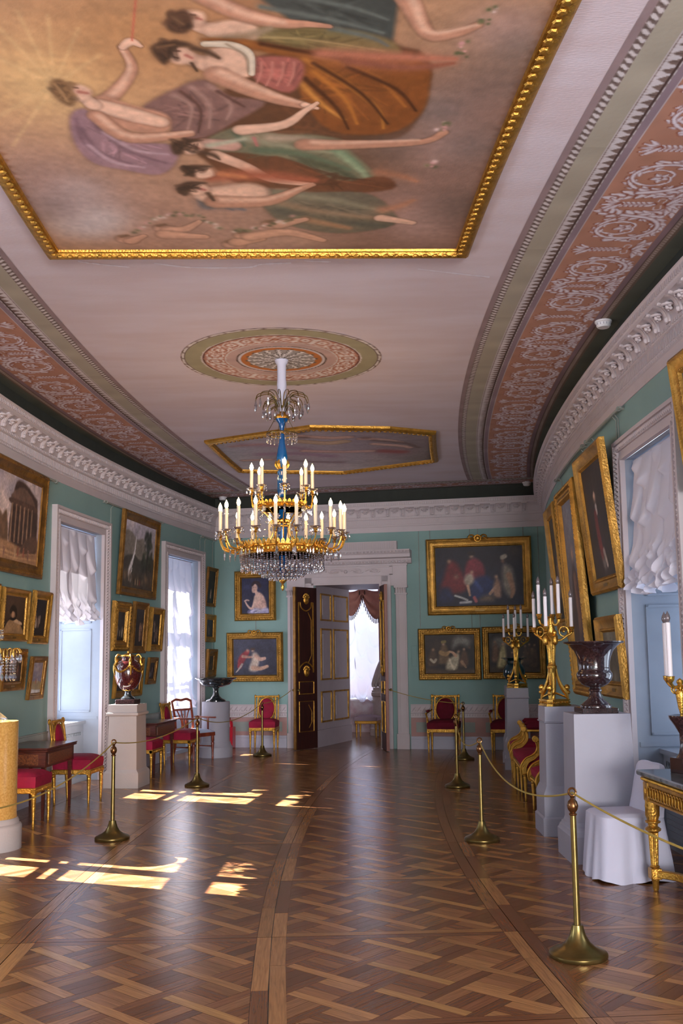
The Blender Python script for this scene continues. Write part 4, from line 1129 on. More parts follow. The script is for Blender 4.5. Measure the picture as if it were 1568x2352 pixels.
def flat_frame(parent, name, pts, prof, orn=.06, res=.25):    # moulding round a polygon on the ceiling; profile (inset, drop)
    n = len(pts); mb = MB(); k = len(prof); rings = []
    for i in range(n):
        p = np.array(pts[i]); a = np.array(pts[i-1]); b = np.array(pts[(i+1) % n]); e1 = (p-a)/np.linalg.norm(p-a); e2 = (b-p)/np.linalg.norm(b-p)
        n1 = np.array([-e1[1], e1[0]]); n2 = np.array([-e2[1], e2[0]]); m = (n1+n2); m = m/(m@n1)
        rings.append([(p+m*ins, d) for ins, d in prof])
    vs = []; 
    for i in range(n):
        A, B = rings[i], rings[(i+1) % n]; L_ = np.linalg.norm(B[0][0]-A[0][0]); st = max(1, int(L_/res))
        us = [j/st for j in range(st+1)]; b0 = len(mb.v)
        mb.add([M(*(A[q][0]+(B[q][0]-A[q][0])*u), ZC-A[q][1]) for u in us for q in range(k)], [(j*k+q, (j+1)*k+q, (j+1)*k+q+1, j*k+q+1) for j in range(st) for q in range(k-1)])
        nb = int(L_/orn); mid = len(prof)//2
        for j in range(nb):
            u = (j+.5)/nb; p = A[mid][0]+(B[mid][0]-A[mid][0])*u; mb.ball(M(p[0], p[1], ZC-A[mid][1]-.004), (orn*.36, orn*.36, .014), 6, 4)
    return mb.build(name, m_gold, parent)
FP = [(0, 0), (0, .03), (.02, .05), (.05, .058), (.075, .05), (.085, .03), (.10, .028), (.105, .012)]
def plafond(label, pts, box, D, base, res, seed):
    e = thing('ceiling_painting', label, 'ceiling painting', *[(min(p[k] for p in pts)+max(p[k] for p in pts))/2 for k in (0, 1)], ZC)
    inv = Matrix.LocRotScale(e.location, e.rotation_euler, None).inverted()
    c = Cv(*box, res, base); c.noise(.08, .35, seed); c.noise(.06, .12, seed+1); paint_list(c, D); c.noise(.05, .03, seed+2); c.noise(.04, .06, seed+3, 3)
    L_ = c.lin()
    if len(pts) == 4:
        mp = lambda i, j: Mv(c.x0+i*c.dx, c.y0+j*c.dy, ZC-.012)
    else:                                                      # clip the canvas to its hexagon: squeeze each row between the slanted sides
        P = pts; ys = [p[1] for p in P]
        def lim(y):
            xs = []
            for a, b in zip(P, P[1:]+P[:1]):
                if (a[1]-y)*(b[1]-y) <= 0 and abs(a[1]-b[1]) > 1e-6: xs.append(a[0]+(b[0]-a[0])*(y-a[1])/(b[1]-a[1]))
            return (min(xs), max(xs)) if xs else (0, 0)
        yy = np.linspace(min(ys)+.08, max(ys)-.08, c.ny); lo = np.array([lim(y)[0]+.08 for y in yy]); hi = np.array([max(lim(y)[1]-.08, lim(y)[0]+.09) for y in yy])
        X = lo[:, None]+(hi-lo)[:, None]*np.linspace(0, 1, c.nx)[None, :]
        ix = np.clip(((X-c.x0)/c.dx).round().astype(int), 0, c.nx-1); iy = np.clip(((yy-c.y0)/c.dy).round().astype(int), 0, c.ny-1)
        L_ = L_[iy[:, None], ix]; mp = lambda i, j: Mv(X[j, i], yy[j], ZC-.012)
    g = colour_grid('canvas', mp, L_, m_plafond); f = flat_frame(None, 'frame', pts, FP, .075)
    for o in (g, f): o.data.transform(inv); o.parent = e
plafond('huge gilt-framed ceiling painting of robed figures on clouds, nearest the viewer', [(-1.665, -6.2), (1.425, -6.2), (1.425, -.87), (-1.665, -.87)], (-1.6, 1.36, -6.1, -.93), P1, 'ad8464', .007, 11)
plafond('pointed gilt-framed ceiling painting with pale sky, behind the chandelier', [(-1.70, 5.12), (-.15, 4.48), (.87, 4.72), (1.46, 5.08), (1.41, 7.05), (-.14, 7.72), (-1.78, 7.2)], (-1.8, 1.5, 4.4, 7.8), P2, 'cfc4c0', .012, 21)
# ------------------------------------------------------------------ framed pictures on the walls
FR = {
 'wide':   ([(0,0),(0,.05),(.10,.062),(.16,.07),(.22,.066),(.30,.05),(.55,.034),(.72,.03),(.78,.042),(.88,.044),(.94,.03),(1,.022)], m_goldf),
 'ornate': ([(0,0),(0,.045),(.08,.062),(.2,.074),(.34,.07),(.42,.052),(.6,.05),(.72,.064),(.84,.06),(.92,.036),(1,.02)], m_goldf),
 'plain':  ([(0,0),(0,.05),(.12,.06),(.3,.062),(.36,.05),(.7,.03),(.8,.036),(.92,.034),(1,.02)], m_goldd),
 'brown':  ([(0,0),(0,.05),(.2,.06),(.5,.05),(.62,.05),(.7,.035),(.9,.034),(1,.02)], m_goldd)}
def beads(mb, w, h, ins, y, pitch, r, flat=.6):
    for ax in (0, 1):
        L_ = (w if ax == 0 else h)-2*ins; n = max(2, int(L_/pitch))
        for k in range(n):
            u = (k+.5)*L_/n
            for sd in (0, 1):
                if ax == 0: mb.ball((-w/2+ins+u, -y, ins if sd == 0 else h-ins), (r*1.25, r*flat, r), 6, 4)
                else: mb.ball((-w/2+ins if sd == 0 else w/2-ins, -y, ins+u), (r, r*flat, r*1.25), 6, 4)
def crest(parent, w, h, sc=1.0):
    mb = MB(); k = sc
    mb.ball((0, -.06, h-.01*k), (.05*k, .03, .045*k), 10, 8); mb.ring((0, -.07, h-.01*k), .055*k, .012*k, 16, 6, axis='y')
    for sg in (-1, 1):
        mb.tube(crom([(sg*.05*k,-.06,h+.02*k),(sg*.09*k,-.065,h+.05*k),(sg*.14*k,-.06,h+.04*k),(sg*.15*k,-.055,h+.005*k),(sg*.12*k,-.055,h-.01*k)], 4), .013*k, 6)
        mb.tube(crom([(sg*.04*k,-.06,h-.02*k),(sg*.10*k,-.06,h-.03*k),(sg*.18*k,-.055,h-.005*k),(sg*.22*k,-.05,h-.02*k)], 4), [.016*k]*6+[.01*k]*7, 6)
        for q in range(4): mb.ball((sg*(.07+.04*q)*k, -.07, h+.015*k-.012*q*k), (.02*k,.014,.014*k), 6, 4)
    mb.build('crest', m_gold, parent)
def picture(label, wall, u0, u1, z0, z1, fw, style, paint, tilt=4, seed=1, group=None, crest_=0, plate=True, gap=.012, res=None, off=0):
    w, h = u1-u0, z1-z0; uc = (u0+u1)/2
    if wall == 'L': o, s, phi = max(wl(u0), wl(u1))+gap+off, uc, 90
    elif wall == 'R': o, s, phi = OR_-gap-off-(w*w/8/RC), uc, -90
    else: o, s, phi = uc, SE-gap-.012, 0
    e = thing('framed_painting', label, 'painting', o, s, z0, phi, group, math.radians(tilt))
    pf, m = FR[style]; mb = MB(); d = 1.0 if fw > .1 else .75
    mb.frame(w, h, [(a*fw, b*d) for a, b in pf]); mb.add([(-w/2,0,0),(w/2,0,0),(w/2,0,h),(-w/2,0,h)], [(0,1,2,3)])
    if style == 'ornate': beads(mb, w, h, fw*.26, .072*d, .05, .017); beads(mb, w, h, fw*.78, .06*d, .03, .009); beads(mb, w, h, fw*.5, .052*d, .04, .010)
    elif style == 'wide': beads(mb, w, h, fw*.83, .043*d, .03, .008)
    elif style == 'plain': beads(mb, w, h, fw*.2, .06*d, .035, .010)
    mb.build('frame', m, e, sharp=35)
    cw, ch = w-2*fw+.012, h-2*fw+.012
    c = Cv(0, cw, 0, ch, res or max(.007, min(cw, ch)/75), '2a2422'); c.w, c.h = cw, ch; paint(c, random.Random(seed)); c.noise(.10, .02, seed); c.noise(.10, .07, seed+5)
    colour_grid('canvas', lambda i, j: np.stack([-cw/2+i*c.dx, np.full(i.shape, -.021*d), fw-.006+j*c.dy], -1), c.lin(), m_canvas, e)
    if plate: p = MB(); p.box((0, -.04*d, fw*.42), (min(.16, w*.14), .012, fw*.28)); p.build('nameplate', m_plaq, e)
    if crest_: crest(e, w, h, crest_)
    return e
def _s(c, pts, r, col, soft=.5, al=1): c.stroke([(x*c.w, y*c.h) for x, y in pts], [q*c.w for q in r] if isinstance(r, (list, tuple)) else r*c.w, col, soft, al)
def _b(c, x, y, r, col, al=1): c.blob(x*c.w, y*c.h, r*c.w, col, al)
def _p(c, pts, col, soft=.012): c.poly([(x*c.w, y*c.h) for x, y in pts], col, soft*c.w)
def fill(c, top, bot):
    t = (c.Y/c.h)[..., None]; c.C[:] = c.rgb(bot)*(1-t)+c.rgb(top)*t
SK = 'b98c72'
def fig(c, x, y, h, robe, skin=SK, lean=0, hair='3a2a22'):   # a small robed figure, feet at (x, y)
    k = c.h/c.w
    _p(c, [(x-.16*h*k, y), (x+.18*h*k, y), (x+(.10+lean)*h*k, y+.78*h), (x+(-.10+lean)*h*k, y+.78*h)], robe)
    _s(c, [(x-.04*h*k, y+.1*h), (x+(lean)*h*k, y+.7*h)], .03*h*k, tuple(min(255, int(q*255*1.35)) for q in c.rgb(robe)), .8, .7)
    _s(c, [(x+(lean+.08)*h*k, y+.68*h), (x+(lean+.22)*h*k, y+.5*h)], [.05*h*k, .03*h*k], skin, .6)
    _b(c, x+lean*h*k, y+.90*h, .075*h*k, skin); _s(c, [(x+(lean-.05)*h*k, y+.95*h), (x+(lean+.04)*h*k, y+.98*h)], .045*h*k, hair, .6)
def p_ruin(c, r):
    fill(c, '8f8790', 'a68d80')
    for _ in range(26): _b(c, r.random(), .45+.55*r.random(), .06+.1*r.random(), r.choice(['b3a3a0','7f7b86','a08d8c','6f6f7c','c0ada4']), .5)
    _p(c, [(0,.12),(0,.5),(.12,.58),(.22,.5),(.3,.55),(.34,.1)], '5a4535'); _p(c, [(.42,.86),(.60,.96),(.86,.84),(.93,.74),(.92,.2),(.40,.14)], '3a2c26')
    _p(c, [(.36,.72),(.60,.90),(.88,.72)], '5a463c', .008); _p(c, [(.38,.66),(.38,.73),(.88,.72),(.88,.65)], '4a382f', .006)
    for k in range(6): x = .40+k*.085; _s(c, [(x,.65),(x+.002,.24)], .019, '7b6250', .5); _s(c, [(x+.012,.65),(x+.014,.24)], .008, '4b392f', .5)
    _p(c, [(0,0),(1,0),(1,.2),(.7,.17),(.3,.22),(0,.16)], '8a6a4e'); _p(c, [(.62,.1),(.95,.14),(.97,.34),(.75,.3)], '4e3b30')
    for k in range(16): _s(c, [(r.random(), .03+.12*r.random()), (r.random(), .05+.1*r.random())], .008, r.choice(['b08c66','6d5240','9a7a58']), .6, .6)
    for x in (.1,.16,.3,.52,.58,.7,.8): fig(c, x, .05+.06*r.random(), .11, r.choice(['a0876a','6a4c44','d0b8a0','7c4436']))
    c.C *= 1.22
def p_fall(c, r):
    fill(c, 'a7a0ac', '4a4038')
    for _ in range(16): _b(c, r.random(), .6+.4*r.random(), .1, r.choice(['b5acb4','938c9c','c0b2b0']), .5)
    _p(c, [(0,.2),(0,.78),(.18,.84),(.4,.74),(.62,.76),(.7,.3)], '6f675f'); _p(c, [(0,0),(0,.4),(.3,.5),(.55,.44),(1,.5),(1,0)], '3d3832')
    _s(c, [(.36,.78),(.34,.6),(.30,.46),(.24,.34),(.2,.22),(.26,.14)], [.018,.022,.03,.04,.05,.05], 'c8c3c6', .9)
    for k in range(14): t = k/13; _s(c, [(.34-.12*t+.04*r.random(), .6-.45*t), (.31-.12*t+.04*r.random(), .55-.45*t)], .012, 'e2dde0', .9, .7)
    _s(c, [(.78,.1),(.76,.5),(.77,.8)], [.03,.02,.01], '2a241e')
    for _ in range(90): a = r.random(); _b(c, .76+(.24-.12*a)*(r.random()-.5)*1.6, .28+.6*a, .04, r.choice(['26281f','30332a','1d1f1a','3f4030']), .8)
    for _ in range(30): _b(c, r.random(), .22*r.random(), .05, r.choice(['5c4a38','2d2722','75614a','453a30']), .7)
    for x in (.5,.56,.42): fig(c, x, .06, .09, r.choice(['a0876a','8a4436']))
    c.C *= 1.2
def p_sitter(c, r):
    fill(c, '4a372b', '2c211b'); _b(c, .5, .6, .4, '55402f', .6)
    _p(c, [(.1,0),(.14,.22),(.3,.36),(.62,.36),(.86,.22),(.95,0)], '9a7a55')
    for k in range(9): _s(c, [(.16+.09*k,0),(.24+.06*k,.32)], .008, 'b8976c', .7, .7)
    _s(c, [(.52,.36),(.7,.32),(.88,.28)], [.05,.04,.03], 'c0a282'); _b(c, .44, .52, .13, 'a67c5c'); _b(c, .44, .5, .08, 'c39a78'); _s(c, [(.32,.6),(.42,.68),(.56,.62),(.6,.5)], [.06,.07,.06,.05], '1d1613'); _s(c, [(.34,.4),(.46,.38),(.58,.42)], .03, '1f1814')
def dark(a, b, cols, n=5, light=.5):
    def f(c, r):
        fill(c, a, b)
        for _ in range(14): _b(c, r.random(), r.random(), .16, r.choice([a, b, '3b3330', '1c1a1c']), .6)
        for k in range(n):
            x = .15+.7*r.random(); y = .1+.35*r.random(); fig(c, x, y, .22+.18*r.random(), r.choice(cols), lean=.1*(r.random()-.5))
        for k in range(n*2): _s(c, [(r.random(), .1+.6*r.random()), (r.random(), .1+.6*r.random())], .008, r.choice(cols), .8, .25)
    return f
def p_lake(c, r):
    fill(c, '8a8896', '6a6480'); _p(c, [(0,0),(1,0),(1,.14),(0,.2)], 'c2c4c6'); _p(c, [(0,.16),(1,.12),(1,.34),(.5,.4),(0,.36)], '8d7c58')
    for _ in range(20): _b(c, r.random(), .5+.5*r.random(), .12, r.choice(['9894a2','7c7a90','b0a6a0','8d7c80']), .5)
    fig(c, .45, .32, .2, '9a5a48'); fig(c, .6, .34, .16, 'b0a090')
def p_woman(c, r):
    fill(c, '2a2b45', '1f2038')
    for _ in range(16): _b(c, r.random(), r.random(), .2, r.choice(['2c2f4c','23233c','343552']), .6)
    _p(c, [(.30,0),(.20,.06),(.34,.14),(.52,.16),(.9,.14),(1,.05),(1,0)], '55557a')
    _p(c, [(.46,.16),(.44,.34),(.50,.52),(.62,.60),(.78,.52),(.88,.34),(.90,.14),(.66,.08)], 'c3a094', .03); _b(c, .62, .44, .12, 'd8b8a8', .8); _b(c, .8, .3, .12, 'a9877f', .7)
    _s(c, [(.52,.46),(.46,.28),(.40,.17)], [.075,.065,.055], 'd2b2a4', .7); _s(c, [(.42,.14),(.30,.16),(.20,.25),(.14,.33)], [.055,.05,.04,.03], 'c9a79a', .7); _s(c, [(.12,.36),(.19,.385),(.27,.37)], [.035,.035,.025], 'c9a79a', .7); _s(c, [(.10,.33),(.2,.345),(.28,.34)], .010, '8a6a60', .8)
    _s(c, [(.56,.56),(.50,.66)], [.07,.055], 'c8a598'); _p(c, [(.38,.62),(.40,.80),(.50,.84),(.58,.76),(.56,.64),(.46,.58)], 'cba89a', .02); _b(c, .54, .70, .06, 'a98478', .6)
    _s(c, [(.40,.80),(.48,.87),(.60,.85),(.68,.76)], [.045,.06,.075,.06], '33262a'); _s(c, [(.43,.73),(.46,.735)], .008, '3a2a2c'); _s(c, [(.51,.735),(.54,.735)], .008, '3a2a2c'); _s(c, [(.46,.70),(.455,.68)], .008, '9a7468'); _s(c, [(.455,.645),(.50,.648)], .008, '8d4c4a')
    _p(c, [(.30,0),(.36,.10),(.52,.15),(.72,.13),(.94,.16),(.98,0)], '9a96b4', .04)
    for x0, y0, x1, y1, q in ((.34,.06,.6,.11,'c9c4d4'),(.5,.02,.8,.10,'d6d0da'),(.66,.04,.94,.12,'b4aec4'),(.4,.01,.55,.06,'7c789a')): _s(c, [(x0,y0),((x0+x1)/2,(y0+y1)/2+.02),(x1,y1)], .03, q, 1, .7)
def p_charity(c, r):
    fill(c, '3f3f50', '2b2b3a')
    for _ in range(20): _b(c, r.random(), r.random(), .2, r.choice(['45465a','343446','2a2a36','4d4e60']), .5)
    _s(c, [(.14,.24),(.20,.45),(.30,.60),(.34,.66)], [.06,.09,.07,.04], '8a2f38'); _b(c, .33, .68, .045, 'b08a7a'); _s(c, [(.22,.52),(.36,.5),(.44,.5)], [.04,.03,.025], 'a87c6e')
    _p(c, [(.36,.14),(.42,.40),(.44,.58),(.52,.62),(.60,.5),(.58,.3),(.54,.12)], 'b9a79a', .03); _b(c, .45, .68, .045, 'c4a08e'); _s(c, [(.42,.72),(.48,.72)], .03, '4a3530'); _s(c, [(.52,.52),(.62,.44),(.72,.46)], [.05,.05,.04], 'c09c8c'); _s(c, [(.46,.2),(.62,.18),(.78,.24)], [.06,.05,.04], 'b8937f'); _s(c, [(.2,.3),(.12,.16),(.06,.08)], [.03,.02,.01], '9a8c84')
def p_holy(c, r):
    fill(c, '241f2a', '1c1e30')
    for _ in range(20): _b(c, r.random(), r.random(), .14, r.choice(['2e2732','1a1a26','332a30','252840']), .6)
    _p(c, [(.06,.22),(.10,.52),(.16,.74),(.24,.74),(.33,.5),(.34,.26)], '6e2a30', .03); _b(c, .16, .76, .032, 'a07a64'); _b(c, .24, .5, .04, '8a6a58', .8); _p(c, [(.04,.1),(.06,.3),(.16,.3),(.2,.1)], '262a48', .03)
    _p(c, [(.34,.5),(.36,.72),(.42,.80),(.50,.78),(.56,.66),(.56,.46),(.44,.42)], '7d3440', .02); _b(c, .42, .84, .034, 'b38c76'); _s(c, [(.40,.885),(.44,.885)], .03, '2a2022'); _p(c, [(.40,.16),(.42,.42),(.56,.5),(.66,.42),(.68,.22),(.56,.12)], '2b3560', .03); _s(c, [(.46,.4),(.52,.26)], .03, '3f4c80', .9)
    _p(c, [(.33,.4),(.35,.52),(.42,.54),(.44,.42),(.38,.34)], 'b0a090', .02); _b(c, .42, .57, .026, 'b48e78'); _s(c, [(.37,.34),(.39,.18)], [.02,.014], 'b48e78'); _s(c, [(.44,.14),(.46,.08)], .022, 'a45a60')
    _p(c, [(.66,.16),(.66,.32),(.70,.46),(.74,.34),(.74,.14)], 'a37f6c', .02); _b(c, .695, .48, .028, 'b8937c'); _p(c, [(.50,.08),(.54,.16),(.64,.18),(.66,.08)], '6c5c50', .03); _s(c, [(.62,.2),(.68,.3)], .02, 'b08a76')
    _p(c, [(.76,.4),(.77,.62),(.80,.68),(.88,.6),(.90,.3),(.86,.14),(.80,.2)], '8d8276', .03); _b(c, .775, .74, .03, '8a6654'); _s(c, [(.77,.80),(.80,.82)], .03, 'a89c8c'); _s(c, [(.84,.5),(.88,.26),(.86,.14)], [.04,.03,.02], 'a27c66')
    _s(c, [(.22,.18),(.3,.14),(.36,.1)], .014, 'b4b4b4'); _s(c, [(.28,.06),(.4,.07)], .016, 'b0b0b4'); _b(c, .9, .92, .1, '4a3a36', .7)
def dusk(c, r):
    fill(c, '2c2422', '201b1a')
    for _ in range(16): _b(c, r.random(), r.random(), .16, r.choice(['33291f','1a1718','3c302a','282226']), .6)
def p_tent(c, r):
    dusk(c, r); _p(c, [(.56,.64),(.60,.90),(.72,.96),(.92,.86),(.88,.68),(.72,.74)], '77756f', .05); _p(c, [(0,0),(1,0),(1,.12),(.5,.08),(0,.15)], '4a382a', .04)
    _p(c, [(.06,.2),(.08,.5),(.16,.62),(.24,.5),(.26,.24)], '4c3a2e', .03); _b(c, .17, .62, .04, 'a8866c'); _s(c, [(.12,.36),(.18,.3),(.22,.36)], .03, 'b0a48e')
    _p(c, [(.28,.26),(.30,.56),(.36,.72),(.44,.7),(.48,.5),(.5,.3)], '6a5540', .03); _b(c, .38, .76, .045, 'b08e74'); _s(c, [(.32,.54),(.42,.5),(.5,.56)], [.05,.05,.03], '9a7a52'); _s(c, [(.36,.81),(.41,.82)], .035, '8a7a4c')
    _p(c, [(.42,.12),(.46,.34),(.56,.44),(.66,.52),(.70,.42),(.66,.2),(.6,.1)], 'b0a68e', .03); _b(c, .68, .56, .038, 'bc987c'); _s(c, [(.5,.36),(.54,.2),(.58,.12)], .03, 'd0c6ae', .9); _s(c, [(.62,.46),(.56,.54),(.5,.56)], [.04,.03,.02], 'b8937a')
    _p(c, [(.70,.2),(.72,.46),(.78,.58),(.86,.5),(.86,.2)], '5c4436', .03); _b(c, .79, .62, .036, 'a27e66'); _s(c, [(.74,.3),(.82,.16)], [.04,.02], '9a785e'); _b(c, .9, .66, .04, '6c5040', .8)
def p_judge(c, r):
    dusk(c, r); _p(c, [(.06,.66),(.12,.88),(.34,.9),(.4,.74),(.2,.62)], '6f6c66', .05); _p(c, [(0,0),(1,0),(1,.1),(0,.16)], '3f3226', .04)
    _p(c, [(.06,.3),(.08,.62),(.14,.74),(.18,.6),(.18,.3)], '7a5e4c', .03); _b(c, .12, .77, .034, '9a7860')
    _p(c, [(.16,.14),(.20,.44),(.24,.66),(.32,.66),(.34,.42),(.32,.16)], 'a89e74', .03); _b(c, .28, .72, .038, 'b89478'); _s(c, [(.24,.5),(.22,.3),(.2,.18)], .03, 'c6ba8c', .9)
    _s(c, [(.86,.52),(.78,.38),(.68,.34),(.60,.22),(.58,.14)], [.07,.07,.06,.04,.025], '8f7a50'); _b(c, .86, .58, .036, 'a07c60'); _s(c, [(.8,.46),(.70,.5)], [.035,.025], 'a8845e'); _p(c, [(.8,.14),(.82,.4),(.9,.5),(.96,.3),(.94,.14)], '4a3a30', .03)
    for x, y in ((.46,.5),(.54,.54),(.72,.66),(.8,.7),(.9,.68)): _p(c, [(x-.05,.24),(x-.03,y-.06),(x+.03,y-.06),(x+.05,.24)], '44342c', .03); _b(c, x, y, .03, '8a6a54')
def p_stand(c, r):
    fill(c, '6c7386', '2e2a28')
    for _ in range(14): _b(c, r.random(), .5+.5*r.random(), .3, r.choice(['7a8094','585e70','8d8d98']), .5)
    _p(c, [(.1,0),(.2,.4),(.35,.62),(.6,.62),(.8,.4),(.9,0)], '3a2c30', .05); _b(c, .46, .70, .14, 'b08a76'); _s(c, [(.5,.56),(.55,.3),(.5,.1)], [.12,.14,.1], '7a5c4c'); _s(c, [(.6,.5),(.75,.3)], .08, '5a3a34'); _b(c, .6, .2, .2, '28304a', .8)
def p_officer(c, r):
    fill(c, '2e2824', '231f1c')
    for _ in range(10): _b(c, r.random(), r.random(), .3, r.choice(['352d28','26211f','3a322c']), .6)
    _p(c, [(.28,.04),(.30,.42),(.38,.62),(.56,.62),(.64,.4),(.62,.04)], '33292a', .04); _b(c, .46, .71, .075, 'b6937e'); _b(c, .46, .735, .05, 'c8a690'); _s(c, [(.40,.76),(.47,.80),(.53,.76)], .035, '3a2e28'); _s(c, [(.47,.62),(.47,.58)], .05, 'b9b0aa')
    _s(c, [(.40,.56),(.42,.38),(.46,.2)], [.07,.09,.08], '6e2c28'); _s(c, [(.55,.22),(.62,.1)], [.05,.04], 'a89a92'); _b(c, .5, .12, .1, '8a857e', .8)
def p_rocks(c, r):
    fill(c, '6f6a5c', '4a4030'); 
    for _ in range(30): _b(c, r.random(), r.random(), .16, r.choice(['8a7f66','5a4c38','6c604a','3f372c','94907e']), .6)
GL = 'pictures on the window wall'
PX = [
 ('large gilt-framed painting of a ruined columned temple, left wall nearest', 'L', 1.78, 3.40, 2.54, 3.74, .145, 'plain', p_ruin, 3, 2),
 ('small gilt-framed portrait of a seated figure in a pale dress, under the temple ruin painting', 'L', 2.29, 3.02, 1.81, 2.38, .085, 'wide', p_sitter, 3, 3),
 ('gilt-framed picture cut by the left edge of the photo, beside the seated portrait', 'L', 1.55, 2.24, 1.81, 2.40, .09, 'wide', dark('3a2c26','2a2120',['8a6a50','6a4a3c']), 3, 4),
 ('narrow dark gilt-framed picture close to the first window, upper of two', 'L', 3.06, 3.58, 1.79, 2.40, .10, 'wide', dark('26242c','1f1c20',['8a7c70','6a5a50','a89a8c']), 5, 5),
 ('gilt-framed picture behind the crystal girandole at far left', 'L', 2.34, 2.98, 1.28, 1.73, .10, 'plain', dark('4a3a34','33282a',['6a4a40','8a6450']), 4, 6),
 ('small picture of a pale lake view in brown frame, low beside the first window', 'L', 3.05, 3.49, 1.16, 1.65, .075, 'brown', p_lake, 6, 7),
 ('large gilt-framed waterfall landscape with a dark tree, between the two left windows', 'L', 5.56, 7.10, 2.52, 3.74, .13, 'plain', p_fall, 3.5, 8),
 ('gilt-framed narrow picture with beaded edge, left of three under the waterfall landscape', 'L', 5.42, 6.06, 1.72, 2.42, .15, 'ornate', dark('3c4046','2c2a2c',['8a8476','6a6258']), 4, 9),
 ('gilt-framed dark picture, middle of three under the waterfall landscape', 'L', 6.13, 6.70, 1.69, 2.45, .11, 'plain', dark('3a3a42','262428',['9a7a66','6a4a40']), 4, 10),
 ('gilt-framed dark picture, right of three under the waterfall landscape', 'L', 6.75, 7.30, 1.72, 2.40, .11, 'wide', dark('2c2c36','201e22',['7a6a60','5a4a44']), 4, 11),
 ('gilt-framed picture partly hidden behind the porphyry vase with ormolu', 'L', 5.50, 6.62, 1.06, 1.63, .10, 'wide', dark('4a4a50','2e2c30',['8a8a8c','6a6668','5c4a44']), 4, 12),
 ('small tilted gilt-framed picture low beside the second left window', 'L', 6.73, 7.12, 1.22, 1.63, .085, 'brown', dark('2c2a34','201e24',['7a4a50','6a6a74']), 7, 13),
 ('dark gilt-framed picture in the far left corner, topmost of three', 'L', 9.10, 9.60, 2.53, 3.24, .07, 'plain', dark('241f1c','1c1a1a',['a88a74','6a4a40'], 1), 5, 14),
 ('gilt-framed picture in the far left corner, middle of three', 'L', 9.06, 9.60, 1.89, 2.39, .10, 'wide', dark('25283a','1c1c24',['4a4a58','5a4a44']), 2, 15),
 ('gilt-framed picture in the far left corner, lowest of three above the black bowl', 'L', 9.12, 9.60, 1.27, 1.77, .13, 'plain', dark('3c3226','2a2320',['5a4c3c','6a5a44']), 5, 16),
 ('gilt-framed portrait of a woman with bare shoulders on far wall left of doorway', 'E', -2.605, -1.825, 2.27, 3.18, .135, 'ornate', p_woman, 1.5, 17),
 ('gilt-framed bluish painting with a red cloaked figure, below the portrait of the woman', 'E', -2.75, -1.69, 1.17, 2.06, .125, 'ornate', p_charity, 2, 18, None, .75),
 ('largest gilt-framed dark religious painting high on far wall right of doorway', 'E', .945, 2.755, 2.30, 3.63, .155, 'wide', p_holy, 3, 19, None, 1.0),
 ('gilt-framed dark group scene with pale tent, lower left under the largest far-wall painting', 'E', .765, 1.845, 1.18, 2.07, .115, 'ornate', p_tent, 2, 20, None, .7),
 ('gilt-framed dark group scene partly behind the far candelabrum, lower right on the far wall', 'E', 1.872, 2.945, 1.19, 2.085, .115, 'ornate', p_judge, 2, 21, None, .7),
 ('gilt-framed picture seen edge-on, farthest of the row on the right wall', 'R', 3.86, 4.75, 1.88, 3.40, .15, 'wide', dark('2c2826','201e1e',['6a5a4c']), 5, 22),
 ('tall ornate carved gilt frame with standing figure on right wall, behind the two candelabra', 'R', 2.32, 3.42, 1.16, 3.42, .17, 'ornate', p_stand, 3.5, 23),
 ('gilt-framed dark portrait leaning forward on right wall, upper picture next to the window', 'R', .93, 2.08, 2.18, 3.55, .15, 'wide', p_officer, 6, 24),
 ('gilt-framed small landscape behind the large porphyry urn on right wall', 'R', .95, 1.80, 1.20, 1.95, .15, 'wide', p_rocks, 4, 25),
 ('gilt frame cut by the right edge of the photo, beyond the right window curtain', 'R', -2.35, -1.05, 2.75, 3.70, .14, 'wide', p_rocks, 6, 26),
]
PIC = [picture(*p) for p in PX]
# ---- hanging rails with wires
def rail(label, mp, u0, u1, z, drops):
    mb = MB(); mb.tube([mp(.05, u0+(u1-u0)*k/6, z) for k in range(7)], .013, 8); o = mb.build('picture_rail', m_greenp); tag(o, label, 'picture rail')
    for u in (u0+.06, u1-.06): k = MB(); k.tube([mp(0, u, z), mp(.055, u, z)], .012, 6); k.ring(mp(.05, u, z), .018, .006, 10, 5, axis='y'); k.build('bracket', m_greenp, o)
    for u, za in drops: d = MB(); d.tube([mp(.045, u, z), mp(.006, u, z-.05), mp(.006, u, za)], .006, 5); d.build('hanging_wire', m_greenp, o)
rail('green hanging rail above the temple ruin painting', mapL, 1.6, 3.75, 3.765, [(2.0, 3.6), (3.2, 3.6)])
rail('green hanging rail with rods above the waterfall landscape', mapL, 5.2, 7.35, 3.775, [(5.52, 1.7), (7.0, 3.6), (5.9, 2.5)])
rail('green hanging rail with rods in the far left corner', mapL, 8.95, 9.62, 3.765, [(9.2, 1.3), (9.55, 1.3), (8.98, 3.5)])
rail('green hanging rail above the leaning portrait on the right wall', mapR, .72, 2.3, 3.765, [(.98, 1.0), (1.06, 2.4), (2.0, 3.5)])
rail('green hanging rail above the tall carved frame on the right wall', mapR, 2.4, 4.7, 3.765, [(2.6, 3.3), (4.4, 3.3)])
